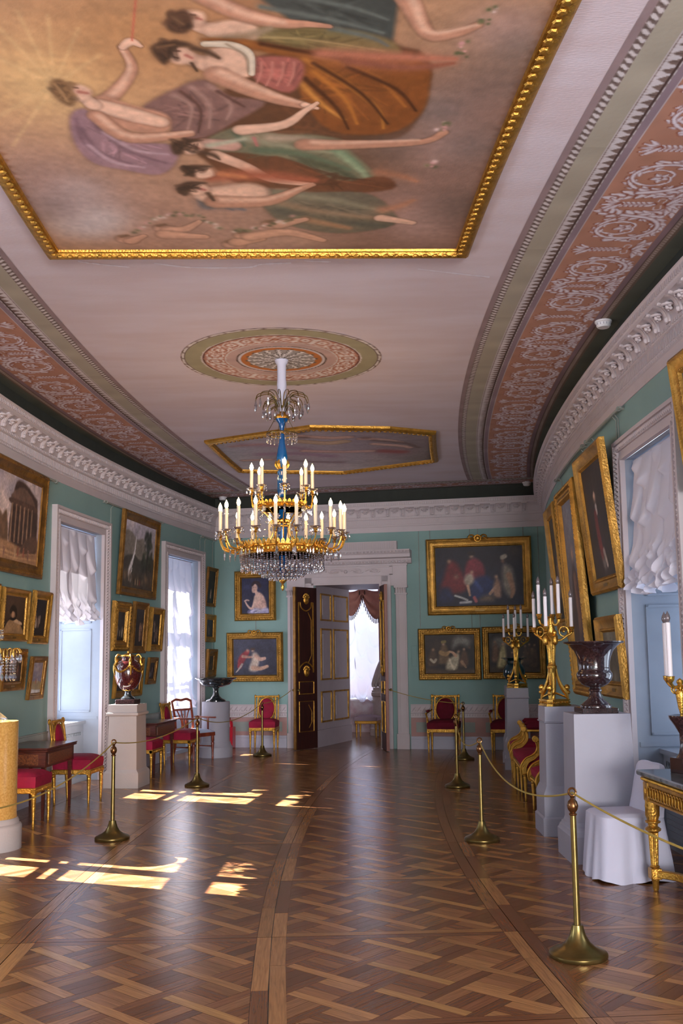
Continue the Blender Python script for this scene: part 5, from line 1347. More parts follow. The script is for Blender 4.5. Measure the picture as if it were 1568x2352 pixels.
for u, z0, z1, lab in ((.80, 2.08, 3.80, 'thin green hanging rod left of the largest far-wall painting'), (1.0, 3.55, 3.80, 'short green hanging rod over the left corner of the largest far-wall painting'), (1.70, 2.0, 3.80, 'thin green hanging rod behind the crest of the largest far-wall painting'), (1.84, 2.0, 3.80, 'thin green hanging rod just right of the largest crest'), (2.62, 3.55, 3.80, 'short green hanging rod over the right corner of the largest far-wall painting'), (2.87, 2.0, 3.80, 'thin green hanging rod at the right end of the far wall'), (-2.22, 2.1, 2.3, 'short hanging rod between the two pictures left of the doorway')):
    d = MB(); d.tube([mapE(.007, u, z0), mapE(.007, u, z1)], .0065, 5); tag(d.build('hanging_rod', m_greenp), lab, 'hanging rod')
# ------------------------------------------------------------------ chandelier
def drop(mb, c, r, h, n=6, mi=0): return mb.lathe([(0, -h), (r*.6, -h*.85), (r, -h*.55), (r*.45, -h*.12), (0, 0)], n, c, mi)
def chain(n, st, r, dr, dh):
    mb = MB()
    for k in range(n): mb.ball((0, 0, -k*st-st/2), (r, r, st*.46), 6, 4)
    return drop(mb, (0, 0, -n*st), dr, dh)
def candle_set(arm, x, z, h, wax, bulbm, pan=True):
    m = MB(); m.lathe([(.0165, 0), (.0165, h), (.007, h+.004)], 12, (x, 0, z)); cn = m.build('candle', wax, arm)
    m = MB(); m.lathe([(.006, 0), (.014, .012), (.019, .030), (.014, .052), (.006, .068), (.0, .082)], 10, (x, 0, z+h)); m.build('bulb', bulbm, arm)
    if pan: m = MB(); m.lathe([(.012, .004), (.03, -.004), (.046, .008), (.05, .014), (.046, .011), (.03, .002), (.012, .009)], 12, (x, 0, z), flute=(8, -1, 1, .12, 0)); m.build('drip_pan', m_crystal, arm)
def chandelier():
    B = 2.24; t = thing('chandelier', 'gilt bronze and blue glass chandelier with lit electric candles and crystal drops', 'chandelier', OX, SX, B); Z = lambda z: z-B
    m = MB(); m.lathe([(.0, Z(4.55)), (.07, Z(4.55)), (.06, Z(4.52)), (.045, Z(4.50)), (.043, Z(4.36)), (.049, Z(4.30)), (.044, Z(4.22)), (.046, Z(4.12)), (.036, Z(4.02)), (0, Z(4.02))], 14); m.build('fabric_sleeve', m_slip, t, label='white fabric sleeve round the hanging chain')
    m = MB(); m.lathe([(.0, Z(3.94)), (.06, Z(3.94)), (.078, Z(3.965)), (.072, Z(3.98)), (.05, Z(3.985)), (.03, Z(4.03)), (.012, Z(4.06)), (0, Z(4.06))], 24)
    m.lathe([(.024, Z(3.80)), (.034, Z(3.805)), (.034, Z(3.815)), (.024, Z(3.82))], 20); m.lathe([(.022, Z(3.44)), (.03, Z(3.45)), (.022, Z(3.47))], 20)
    m.build('stem_mount', m_ormolu, t)
    m = MB(); m.lathe([(.022, Z(3.80)), (.023, Z(3.86)), (.034, Z(3.905)), (.058, Z(3.935)), (.074, Z(3.962)), (.0, Z(3.962))], 24)
    m.lathe([(.0, Z(3.46)), (.03, Z(3.46)), (.052, Z(3.52)), (.056, Z(3.56)), (.046, Z(3.63)), (.03, Z(3.71)), (.024, Z(3.80)), (0, Z(3.80))], 24)
    m.lathe([(.0, Z(3.16)), (.03, Z(3.165)), (.048, Z(3.22)), (.052, Z(3.30)), (.05, Z(3.34)), (.036, Z(3.38)), (.05, Z(3.415)), (.024, Z(3.45)), (0, Z(3.45))], 24)
    m.lathe([(.0, Z(2.36)), (.022, Z(2.36)), (.03, Z(2.45)), (.034, Z(2.6)), (.03, Z(2.72)), (.052, Z(2.82)), (.056, Z(2.90)), (.034, Z(2.96)), (.028, Z(3.12)), (0, Z(3.12))], 24)
    m.build('blue_stem', m_blue, t, label='deep blue glass stem')
    m = MB()
    for k in range(6):
        a = k*PI/3
        m.tube([((.034+.026*sin(PI*q/5))*cos(a), (.034+.026*sin(PI*q/5))*sin(a), Z(3.45+.1*q/5)) for q in range(6)], [.012,.016,.017,.014,.009,.003], 6)
    for k in range(8):
        a = k*PI/4; m.ball((.058*cos(a), .058*sin(a), Z(2.925)), (.022, .022, .026), 7, 5); m.ball((.058*cos(a+.4), .058*sin(a+.4), Z(2.895)), (.018, .018, .018), 7, 5)
    m.lathe([(.05, Z(2.86)), (.062, Z(2.87)), (.062, Z(2.88)), (.05, Z(2.885))], 20); m.build('gilt_leaves', m_ormolu, t)
    # crown of sprays
    def spray(r0, zp, r1, z1, dh):
        m = MB(); P = crom([(.02, 0, Z(4.02)), (r0*.45, 0, Z(zp-.05)), (r0*.8, 0, Z(zp)), (r1*.9, 0, Z(zp-.02)), (r1, 0, Z(z1))], 5); m.tube(P, .0045, 5); s = m.build('spray', m_brass, t)
        d = MB(); drop(d, (r1, 0, Z(z1)), .016, dh, 6); d.build('crystal_drop', m_crystal, s); return s
    for n, args in ((16, (.17, 4.205, .265, 4.13, .11)), (12, (.11, 4.13, .19, 4.05, .10)), (10, (.08, 4.07, .12, 4.01, .07))):
        s0 = spray(*args)
        for k in range(1, n): again(s0, t, rot=(0, 0, 2*PI*k/n+.17*n))
    m = MB(); m.ring((0,0,Z(3.795)), .15, .006, 30, 6); m.ring((0,0,Z(3.80)), .06, .004, 20, 5)
    for k in range(4): a = k*PI/2+.4; m.tube([(.07*cos(a), .07*sin(a), Z(3.95)), (.15*cos(a), .15*sin(a), Z(3.80))], .003, 4); m.tube([(.025*cos(a), .025*sin(a), Z(3.80)), (.15*cos(a), .15*sin(a), Z(3.795))], .003, 4)
    m.build('small_ring', m_brass, t)
    ch = chain(3, .016, .008, .009, .03).build('crystal_chain', m_crystal, t); ch.location = (.15, 0, Z(3.79))
    for k in range(1, 20): again(ch, t, loc=(.15*cos(k*PI/10), .15*sin(k*PI/10), Z(3.79)))
    # tiers
    def tier(nm, R, z0, z1, leaf_h):
        m = MB(); m.lathe([(R-.02, Z(z0)), (R+.004, Z(z0)), (R+.012, Z(z0+.012)), (R+.004, Z(z0+.022)), (R+.002, Z(z1-.022)), (R+.012, Z(z1-.012)), (R+.006, Z(z1)), (R-.02, Z(z1)), (R-.02, Z(z0))], 64)
        n = int(2*PI*R/.045)
        for k in range(n):
            a = 2*PI*k/n; m.prism([(-.02, 0), (.02, 0), (.017, leaf_h*.6), (0, leaf_h), (-.017, leaf_h*.6)], -.003, .003, 'xz'); mm = Matrix.Translation((R*cos(a), R*sin(a), Z(z1))) @ Matrix.Rotation(a+PI/2, 4, 'Z') @ Matrix.Rotation(.25, 4, 'X')
            for q in range(len(m.v)-10, len(m.v)): m.v[q] = tuple(mm @ Vector(m.v[q]))
            m.ball(((R+.01)*cos(a), (R+.01)*sin(a), Z((z0+z1)/2)), (.012, .012, (z1-z0)*.22), 6, 4)
        return m.build(nm, m_ormolu, t)
    tier('upper_ring', .235, 3.04, 3.085, .035); tier('main_ring', .405, 2.585, 2.665, .055)
    m = MB()
    for k in range(3):
        a = k*2*PI/3+.3; m.tube([(.02*cos(a), .02*sin(a), Z(3.1)), (.235*cos(a), .235*sin(a), Z(3.06))], .006, 5)
    for k in range(8): a = k*PI/4+.2; m.tube(crom([(.23*cos(a), .23*sin(a), Z(3.05)), (.14*cos(a), .14*sin(a), Z(2.97)), (.09*cos(a), .09*sin(a), Z(2.86)), (.14*cos(a), .14*sin(a), Z(2.73)), (.39*cos(a), .39*sin(a), Z(2.66))], 5), .006, 5)
    for k in range(4): a = k*PI/2; m.tube([(.0, .0, Z(2.62)), (.40*cos(a), .40*sin(a), Z(2.60))], .006, 5)
    m.build('frame', m_ormolu, t)
    def arm(nm, R0, z0, R1, z1, h, dip):
        m = MB(); m.tube(crom([(R0, 0, Z(z0)), (R0+(R1-R0)*.35, 0, Z(z0-dip)), (R0+(R1-R0)*.8, 0, Z(z0-dip*.6)), (R1, 0, Z(z1-.06)), (R1, 0, Z(z1-.03))], 5), [.010]*12+[.008]*9, 6)
        m.lathe([(.008, -.045), (.02, -.035), (.012, -.025), (.022, -.005), (.024, 0)], 10, (R1, 0, Z(z1))); m.ball((R0+(R1-R0)*.3, 0, Z(z0-dip*.75)), .018, 7, 5)
        a = m.build(nm, m_ormolu, t); candle_set(a, R1, Z(z1)+.004, h, m_candle, m_bulb)
        d = MB()
        for k in range(5): drop(d, (R1+.046*cos(k*2*PI/5), .046*sin(k*2*PI/5), Z(z1)+.004), .010, .05)
        for k in range(3): drop(d, (R0+(R1-R0)*(.3+.25*k), 0, Z(z0-dip*.9)-.01), .011, .06+.012*k)
        cd = d.build('crystal_festoon', m_crystal, a); cd['kind'] = 'stuff'; return a
    a1 = arm('candle_arm', .40, 2.68, .61, 2.79, .215, .05)
    for k in range(1, 20): again(a1, t, rot=(0, 0, 2*PI*k/20))
    a1.rotation_euler = (0, 0, 0)
    a2 = arm('candle_arm', .235, 3.09, .30, 3.23, .19, .03); a2.rotation_euler = (0, 0, .18)
    for k in range(1, 8): again(a2, t, rot=(0, 0, 2*PI*k/8+.18))
    c2 = chain(5, .019, .010, .013, .05).build('crystal_chain', m_crystal, t); c2.location = (.40, 0, Z(2.585))
    for k in range(1, 72): again(c2, t, loc=(.40*cos(2*PI*k/72), .40*sin(2*PI*k/72), Z(2.585)), scale=(1, 1, .82+.3*abs(sin(k*2.1))))
    f = MB()
    for (R, n, z, L_) in ((.34, 44, 2.57, 5), (.27, 36, 2.545, 5), (.20, 28, 2.52, 6), (.13, 20, 2.49, 6), (.07, 14, 2.45, 4)):
        for k in range(n):
            a = 2*PI*(k+.5)/n; f.merge(chain(L_, .018, .009, .011, .04), Matrix.Translation((R*cos(a), R*sin(a), Z(z))))
    for k in range(16):                                        # looped strings from ring to ring
        a = 2*PI*k/16
        for q in range(9): u = q/8; R = .235+(.40-.235)*u; z = 3.03-.36*u-.10*sin(PI*u); f.ball((R*cos(a), R*sin(a), Z(z)), (.008, .008, .012), 5, 4)
        for q in range(7): u = q/6; R = .40*(1-u)+.05*u; f.ball((R*cos(a), R*sin(a), Z(2.56-.20*u-.05*sin(PI*u))), (.011, .011, .013), 5, 4)
    o = f.build('crystal_fringe', m_crystal, t); o['kind'] = 'stuff'
    m = MB(); m.lathe([(.0, Z(2.24)), (.012, Z(2.255)), (.018, Z(2.285)), (.010, Z(2.31)), (.02, Z(2.32)), (.034, Z(2.335)), (.036, Z(2.35)), (.02, Z(2.36)), (.0, Z(2.37))], 16)
    for k in range(10): a = k*PI/5; m.tube(crom([(.03*cos(a), .03*sin(a), Z(2.35)), (.06*cos(a), .06*sin(a), Z(2.41)), (.09*cos(a), .09*sin(a), Z(2.45))], 3), .004, 4)
    m.build('finial', m_ormolu, t)
chandelier()
# ------------------------------------------------------------------ seat furniture (front of every seat towards -y)
def turned_leg(h, r=.024): return [(r*.35, 0), (r*.55, .012), (r*.5, .03), (r*.62, .05), (r*.55, .06), (r*.9, h-.09), (r*1.02, h-.075), (r*.8, h-.06), (r*1.05, h-.05), (r*.95, h-.04)]
def leg_mesh(h=.34, r=.024, block=.05):
    m = MB(); m.lathe(turned_leg(h, r), 16, flute=(0, .07, h-.1, .16)); m.box((0, 0, h-.01), (block, block, .06), bev=.006); m.ball((0, -block/2, h-.01), (.014, .006, .014), 8, 5); return m
def cushion(w, d, z, h, dome=.035, wf=1.0):
    def f(u, v):
        x = (u-.5)*2; y = (v-.5)*2; k = 1-(abs(x)**5); q = 1-(abs(y)**5); ww = w/2*(1+(wf-1)*(1-v)); return (x*ww, y*d/2, z+h+dome*max(0, k)*max(0, q)-.012*(1-k*q if k*q < 1 else 0))
    m = MB(); m.grid(f, 14, 14)
    n = 14; per = [i for i in range(n+1)]+[(j+1)*(n+1)+n for j in range(n)]+[n*(n+1)+n-1-i for i in range(n)]+[(n-1-j)*(n+1) for j in range(n-1)]
    b = len(m.v); m.v += [(m.v[i][0]*1.015, m.v[i][1]*1.015, z+h*.55) for i in per]+[(m.v[i][0]*.985, m.v[i][1]*.985, z) for i in per]; K = len(per)
    for i in range(K):
        j = (i+1) % K; m.f += [(per[i], per[j], b+j, b+i), (b+i, b+j, b+K+j, b+K+i)]; m.m += [0, 0]
    return m
def oval_back(t, w, z0, z1, y0, red, hidden=False):
    """square gilt back with an oval upholstered medallion, raked"""
    h = z1-z0; rk = Matrix.Translation((0, y0, z0)) @ Matrix.Rotation(-.14, 4, 'X'); hw = w/2
    m = MB()
    for sx in (-1, 1):
        m.lathe([(.014, -.06), (.012, .03), (.010, .06), (.013, h*.5), (.012, h-.05), (.016, h-.04)], 12, (sx*hw, 0, 0)); m.box((sx*hw, 0, h-.02), (.036, .034, .04), bev=.005); m.lathe([(.014, 0), (.016, .008), (0, .016)], 10, (sx*hw, 0, h))
        m.box((sx*(hw-.05), 0, h*.48), (.024, .022, h*.92), bev=.004); m.box((sx*hw, 0, .015), (.034, .034, .04), bev=.005)
    m.box((0, 0, h-.018), (w, .026, .032), bev=.005); m.box((0, 0, .018), (w, .026, .036), bev=.005)
    for k in range(int(w/.026)): m.ball((-hw+.02+k*.026, -.015, h-.018), (.008, .006, .009), 5, 4)
    cz = h*.49; rx, rz_ = hw-.075, h*.40
    m.ring((0, -.008, cz), rx+.012, .013, 36, 8, axis='y', ry=rz_+.012)
    for sx in (-1, 1):                                          # pierced scrolls in the corners
        for sz in (-1, 1):
            for (a, b, r) in ((.76, .80, .024), (.86, .52, .018), (.48, .90, .018)): m.ring((sx*(rx+.03)*a, 0, cz+sz*(rz_+.02)*b*1.08), r, .006, 10, 5, axis='y')
            m.ball((sx*(rx+.03)*.88, -.004, cz+sz*(rz_+.02)*.98), (.018, .010, .018), 6, 4)
    m2 = MB(); m2.merge(m, rk); b = m2.build('back_frame', m_gold, t)
    p = MB(); 
    P = [(1.0, -.004), (.97, -.016), (.8, -.026), (.4, -.034), (0, -.036)]
    vs = []; n = 32
    for (k, d) in P[:-1]:
        for i in range(n): a = 2*PI*i/n; vs.append((rx*k*cos(a), d, cz+rz_*k*sin(a)))
    vs.append((0, P[-1][1], cz)); fs = [(q*n+i, q*n+(i+1) % n, (q+1)*n+(i+1) % n, (q+1)*n+i) for q in range(3) for i in range(n)]+[(3*n+i, 3*n+(i+1) % n, 4*n) for i in range(n)]
    p.add(vs, fs); bk = [(rx*cos(2*PI*i/n), .012, cz+rz_*sin(2*PI*i/n)) for i in range(n)]; p.add(bk, [tuple(range(n))[::-1]]); p2 = MB(); p2.merge(p, rk); p2.build('back_pad', red, t)
def seat_base(t, w, d, red, legx=None, zs=.33, cz=.385, ch=.115, wf=1.0):
    m = MB(); m.box((0, 0, zs+.028), (w, d, .056), bev=.008); m.box((0, -d/2+.003, zs+.05), (w*.98, .01, .012), bev=.003)
    for k in range(int(w/.03)): m.ball((-w/2+.03+k*.03, -d/2-.002, zs+.026), (.010, .006, .012), 5, 4)
    m.build('seat_frame', m_gold, t)
    cushion(w-.01, d-.01, cz, ch, .035, wf).build('seat', red, t)
    lg = leg_mesh(zs+.03).build('leg', m_gold, t); lg.location = (-w/2+.025, -d/2+.025, 0)
    for x in (legx or [])+[w/2-.025]: again(lg, t, loc=(x, -d/2+.025, 0))
    for x in (-w/2+.03, w/2-.03): again(lg, t, loc=(x, d/2-.025, 0), rot=(-.05, 0, 0))
def side_chair(label, o, s, phi, red=None, group=None):
    t = thing('gilt_chair', label, 'chair', o, s, 0, phi, group); seat_base(t, .47, .44, red or m_red); oval_back(t, .42, .46, .93, .205, red or m_red); return t
def open_armchair(label, o, s, phi, red):
    t = thing('gilt_armchair', label, 'armchair', o, s, 0, phi); seat_base(t, .53, .50, red); oval_back(t, .46, .45, .93, .235, red)
    for sx in (-1, 1):
        m = MB(); m.tube(crom([(sx*.245,-.21,.37),(sx*.25,-.215,.46),(sx*.262,-.17,.55),(sx*.275,-.19,.63),(sx*.27,-.14,.645),(sx*.26,.05,.655),(sx*.235,.245,.68)], 5), [.018]*12+[.014]*19, 8); m.ball((sx*.275,-.20,.635), .022, 8, 6)
        a = m.build('arm', m_gold, t); p = MB(); p.box((sx*.266, -.01, .672), (.05, .20, .035), bev=.014); p.build('arm_pad', red, a)
    return t
CH1 = side_chair('gilt side chair with crimson seat, in front of the yellow marble column', -2.735, 1.90, 90, group=None)
dup(CH1, 'gilt side chair with crimson seat right of the nearest inlaid table', -2.69, 3.36, phi=90)
dup(CH1, 'gilt side chair with crimson seat behind the square pedestal of the porphyry vase', -2.66, 5.53, phi=90)
dup(CH1, 'gilt side chair with crimson seat between the farther inlaid table and the wooden armchair', -2.60, 7.01, phi=90)
dup(CH1, 'gilt side chair with oval crimson back against the far wall, right of the fire extinguisher', -1.97, 9.37, phi=6)
AC1 = open_armchair('gilt armchair with dark crimson oval back on far wall, right of the doorway', 1.22, 9.25, 0, m_redd)
dup(AC1, 'gilt armchair with dark crimson seat half hidden behind the farthest white pedestal', 2.27, 9.25, phi=0)
# ---- scroll-armed seats along the right wall
def scroll_seat(label, nm, cat, w, o, s, legx=None):
    t = thing(nm, label, cat, o, s, 0, -90); d = .56
    seat_base(t, w, d, m_red, legx, .30, .355, .085)
    C_ = crom([(-.265,.30),(-.275,.37),(-.235,.44),(-.165,.48),(-.115,.53),(-.10,.59),(-.115,.65)], 5); W_ = np.interp(np.linspace(0, 1, len(C_)), [0, .25, .6, 1], [.030, .029, .022, .018])
    La, Lb = [], []
    for i in range(len(C_)):
        a_, b_ = C_[max(0, i-1)], C_[min(len(C_)-1, i+1)]; n_ = math.hypot(b_[0]-a_[0], b_[1]-a_[1]); nx, ny = -(b_[1]-a_[1])/n_*W_[i], (b_[0]-a_[0])/n_*W_[i]
        La.append((C_[i][0]+nx, C_[i][1]+ny)); Lb.append((C_[i][0]-nx, C_[i][1]-ny))
    S_ = La+Lb[::-1]
    for sx in (-1, 1):
        m = MB(); x0, x1 = sx*(w/2)-.022, sx*(w/2)+.022; m.prism(S_, x0, x1, 'yz'); 
        for x in (x0, x1): m.tube([(x, p[0], p[1]) for p in S_], .007, 5, closed=True)
        m.lathe([(.0, -.036), (.03, -.036), (.034, -.03), (.02, -.026), (.02, .026), (.034, .03), (.03, .036), (0, .036)], 16, (sx*w/2, -.135, .675), ax=(1, 0, 0))
        m.box((sx*w/2, .08, .655), (.05, .40, .035), bev=.008)
        a = m.build('arm', m_gold, t); p = MB(); p.box((sx*w/2, .08, .70), (.085, .36, .075), bev=.032); p.build('arm_pad', m_redd, a)
    m = MB()
    for sx in (-1, 1): m.box((sx*(w/2-.01), .30, .66), (.05, .045, .60), bev=.01)
    m.box((0, .30, .93), (w+.02, .05, .06), bev=.012); m.box((0, .30, .42), (w, .045, .06), bev=.01); m.build('back_frame', m_gold, t)
    p = MB(); p.box((0, .285, .675), (w-.08, .05, .46), bev=.022); p.build('back_pad', m_redd, t); return t
A3 = scroll_seat('gilt scroll-armed chair with crimson seat, half hidden behind the nearer candelabrum pedestal', 'scroll_armchair', 'armchair', .60, 2.61, 2.47)
scroll_seat('long gilt settee with crimson seat and scrolled arms, middle of the right-wall seats', 'settee', 'settee', 1.50, 2.60, 4.15, [-.24, .24])
dup(A3, 'gilt scroll-armed chair with crimson seat, farthest of the seats along right wall', 2.61, 5.85, phi=-90)
# ---- wooden armchair, slip-covered chair, stool
t = thing('wooden_armchair', 'reddish wooden armchair with pale blue seat beside the round grey pedestal', 'armchair', -2.64, 7.70, 0, 65)
m = MB(); m.box((0, 0, .395), (.50, .46, .06), bev=.006); m.build('seat_frame', m_wood, t); cushion(.47, .44, .42, .03, .03).build('seat', m_blueseat, t)
lg = MB().lathe([(.014,0),(.018,.02),(.014,.05),(.022,.22),(.026,.25),(.018,.27),(.026,.29),(.022,.40)], 12).build('leg', m_wood, t); lg.location = (-.22, -.20, 0); again(lg, t, loc=(.22, -.20, 0))
for sx in (-1, 1):
    m = MB(); m.tube([(sx*.2,.28,0),(sx*.2,.22,.2),(sx*.2,.205,.4)], [.018,.02,.022], 8); m.build('leg', m_wood, t)
    m = MB(); m.box((sx*.235, -.02, .655), (.035, .46, .025), bev=.008); m.box((sx*.235, -.08, .53), (.026, .026, .24), bev=.004); m.build('arm', m_wood, t)
m = MB()
for sx in (-1, 1): m.tube([(sx*.2,.205,.40),(sx*.2,.23,.65),(sx*.215,.29,.92)], [.022,.02,.018], 8)
m.tube(crom([(-.22,.29,.91),(-.12,.295,.945),(0,.297,.93),(.12,.295,.945),(.22,.29,.91)], 4), .022, 8); m.tube([(-.2,.255,.78),(.2,.255,.78)], .018, 8); m.tube([(-.2,.21,.46),(.2,.21,.46)], .016, 8); m.build('back_frame', m_wood, t)
m = MB()
for (x0, x1) in ((-.10,-.14),(-.04,-.045),(.04,.045),(.10,.14)): m.tube(crom([(x0*.6,.212,.46),(x0*.55,.23,.6),(x1,.252,.78)], 4), .012, 6)
m.build('splat', m_wood, t)
m = MB(); m.tube([(-.22,-.18,.2),(-.2,.22,.2)], .010, 6); m.tube([(.22,-.18,.2),(.2,.22,.2)], .010, 6); m.tube([(-.21,.02,.2),(.21,.02,.2)], .010, 6); m.build('stretcher', m_wood, t)
def cover():
    t = thing('covered_chair', 'chair under a loose white cotton slipcover beside the console table', 'chair', 2.50, -.50, 0, -84)
    m = MB(); hw, d = .21, .225
    def loop(z, grow, wav, front, back):
        P = []; n = 64
        for i in range(n):
            a = 2*PI*i/n; c_, s_ = cos(a), sin(a); k = (abs(c_)**6+abs(s_)**6)**(-1/6); w = wav*(.55*sin(9*a)+.45*sin(14*a+1.2)); x = c_*k*(hw+grow+w); y = s_*k*((front if s_ < 0 else back)+grow+w); P.append((x, y, z+(.012*sin(5*a) if z < .05 else 0)))
        return P
    rows = [loop(.008, .045, .022, d, d), loop(.14, .035, .016, d, d), loop(.28, .022, .009, d, d), loop(.40, .012, .003, d, d), loop(.445, .008, .001, d, d), loop(.462, -.012, 0, d, d), loop(.468, -.06, 0, d, d)]
    n = 64; vs = [p for r in rows for p in r]; fs = [(q*n+i, q*n+(i+1) % n, (q+1)*n+(i+1) % n, (q+1)*n+i) for q in range(len(rows)-1) for i in range(n)]; fs.append(tuple((len(rows)-1)*n+i for i in range(n)))
    m.add(vs, fs); m.build('seat_cover', m_slip, t)
    b = MB(); R = []
    for z, y, th, hw2 in ((.44,.165,.055,.212),(.56,.19,.045,.208),(.68,.21,.038,.204),(.77,.225,.034,.198),(.795,.23,.026,.18),(.805,.232,.012,.15)):
        R.append([(cos(a)*min(1, 1)*hw2*(abs(cos(a))**8+abs(sin(a))**8)**(-1/8), y+sin(a)*th*(abs(cos(a))**8+abs(sin(a))**8)**(-1/8)+.006*sin(6*a+z*9), z) for a in [2*PI*i/32 for i in range(32)]])
    b.add([p for r in R for p in r], [(q*32+i, q*32+(i+1) % 32, (q+1)*32+(i+1) % 32, (q+1)*32+i) for q in range(len(R)-1) for i in range(32)]+[tuple((len(R)-1)*32+i for i in range(32))]); b.build('back_cover', m_slip, t)
    for x in (-.14, .14):
        for y in (-.14, .14): l = MB(); l.box((x, y, .21), (.035, .035, .42)); l.build('leg', m_wood, t)
cover()
t = thing('stool', 'small gilt stool with a mauve cushion in the room beyond the doorway', 'stool', -.70, 12.02, 0, 0)
m = MB(); m.box((0, 0, .30), (.46, .36, .06), bev=.008); m.build('seat_frame', m_gold, t); cushion(.47, .37, .33, .08, .03).build('seat', mat('mauve_cloth', '8d7a86', .8), t)
lg = leg_mesh(.32).build('leg', m_gold, t); lg.location = (-.2, -.15, 0)
for x, y in ((.2,-.15),(-.2,.15),(.2,.15)): again(lg, t, loc=(x, y, 0))
# ---- inlaid card tables and the gilded console
def card_table(label, o, s, L_):
    t = thing('card_table', label, 'table', o, s, 0, 90); w, d = L_, .50
    m = MB(); m.box((0, 0, .695), (w+.06, d+.06, .018), bev=.005); m.box((0, 0, .675), (w+.05, d+.05, .018), bev=.005); m.build('table_top', m_mahog, t)
    m = MB(); m.box((0, 0, .585), (w, d, .16), bev=.004); ap = m.build('apron', m_mahog, t)
    m = MB()
    for sy in (-1, 1): m.box((0, sy*(d/2+.001), .585), (w-.16, .006, .11))
    for sx in (-1, 1): m.box((sx*(w/2+.001), 0, .585), (.006, d-.16, .11))
    m.build('inlay', m_inlay, ap)
    lg = MB(); lg.box((0, 0, .335), (.05, .05, .67), bev=.004); lg.v = [(x*(.5+.5*min(1, z/.5)), y*(.5+.5*min(1, z/.5)), z) for x, y, z in lg.v]; lo = lg.build('leg', m_mahog, t); lo.location = (-w/2+.03, -d/2+.03, 0)
    for x, y in ((w/2-.03,-d/2+.03),(-w/2+.03,d/2-.03),(w/2-.03,d/2-.03)): again(lo, t, loc=(x, y, 0))
    return t
TB = card_table('dark inlaid wooden card table next to the yellow marble column', -2.90, 2.70, .86)
dup(TB, 'dark inlaid wooden card table between two gilt chairs, under the pictures between the left windows', -2.83, 6.24, phi=90)
def console():
    t = thing('console_table', 'gilded console table with dark green marble top at right edge', 'table', 2.735, -1.80, 0, -90); w, d = 1.62, .40; H = .80
    m = MB(); m.box((0, 0, H-.018), (w+.08, d+.08, .036), bev=.008); m.build('marble_top', m_gmarble, t)
    m = MB(); m.box((0, 0, H-.055), (w+.04, d+.04, .035), bev=.012); m.box((0, 0, H-.085), (w, d, .03), bev=.004); m.box((0, 0, H-.195), (w, d, .022), bev=.006)
    for sy in (-1, 1): m.box((0, sy*(d/2-.02), H-.14), (w, .012, .10))
    for sx in (-1, 1): m.box((sx*(w/2-.02), 0, H-.14), (.012, d, .10))
    for k in range(int(w/.02)): m.ball((-w/2+.01+k*.02, -d/2-.022, H-.055), (.007,.007,.010), 5, 4)
    for k in range(int(d/.02)): m.ball((w/2+.022, -d/2+.01+k*.02, H-.055), (.007,.007,.010), 5, 4); m.ball((-w/2-.022, -d/2+.01+k*.02, H-.055), (.007,.007,.010), 5, 4)
    for k in range(int((w-.16)/.05)): m.ring((-w/2+.1+k*.05, -d/2-.002, H-.14), .030, .006, 14, 5, axis='y', ry=.036)
    for sx in (-1, 1):
        for k in range(int((d-.16)/.05)): m.ring((sx*(w/2+.002), -d/2+.1+k*.05, H-.14), .030, .006, 14, 5, axis='x', ry=.036)
        for sy in (-1, 1): m.box((sx*(w/2-.035), sy*(d/2-.035), H-.14), (.085, .085, .13), bev=.006); m.ball((sx*(w/2-.035), sy*(d/2+.01), H-.14), (.022,.008,.03), 8, 5)
    m.build('apron', m_gold, t)
    L_ = MB(); L_.lathe([(.014,0),(.02,.01),(.022,.06),(.03,.075),(.028,.08)], 16); L_.box((0,0,.115), (.075,.075,.075), bev=.006)
    L_.lathe([(.022,.15),(.034,.16),(.024,.172),(.026,.18),(.034,.385),(.036,.39)], 32, flute=(0,.178,.386,.14))
    L_.lathe([(.036,.39),(.052,.40),(.054,.412),(.04,.422),(.032,.43),(.034,.445),(.05,.452),(.052,.462),(.036,.47)], 24)
    L_.lathe([(.036,.47),(.044,.50),(.046,.56),(.042,.60),(.036,.615)], 40, flute=(9,.472,.612,.10,60)); L_.lathe([(.036,.615),(.048,.622),(.05,.632),(.04,.64)], 20)
    lo = L_.build('leg', m_gold, t); lo.location = (-w/2+.035, -d/2+.035, 0)
    for x, y in ((w/2-.035,-d/2+.035),(-w/2+.035,d/2-.035),(w/2-.035,d/2-.035)): again(lo, t, loc=(x, y, 0))
    m = MB()
    for sx in (-1, 1):
        P = crom([(sx*(w/2-.035),-d/2+.035,.115),(sx*(w/2-.2),-d/2+.16,.115),(sx*(w/2-.5),-.02,.115),(0,.0,.115)], 5)
        for a, b in zip(P[:-1], P[1:]): c_ = [(a[i]+b[i])/2 for i in range(3)]; l = math.dist(a, b)+.01; m.box(c_, (l, .05, .05), bev=.006, rot=Matrix.Rotation(math.atan2(b[1]-a[1], b[0]-a[0]), 3, 'Z'))
        P2 = [(x, -y, z) for x, y, z in P]
        for a, b in zip(P2[:-1], P2[1:]): c_ = [(a[i]+b[i])/2 for i in range(3)]; l = math.dist(a, b)+.01; m.box(c_, (l, .05, .05), bev=.006, rot=Matrix.Rotation(math.atan2(b[1]-a[1], b[0]-a[0]), 3, 'Z'))
    m.lathe([(.0,.14),(.04,.145),(.06,.17),(.05,.2),(.02,.23),(0,.25)], 16); m.build('stretcher', m_gold, t)
console()
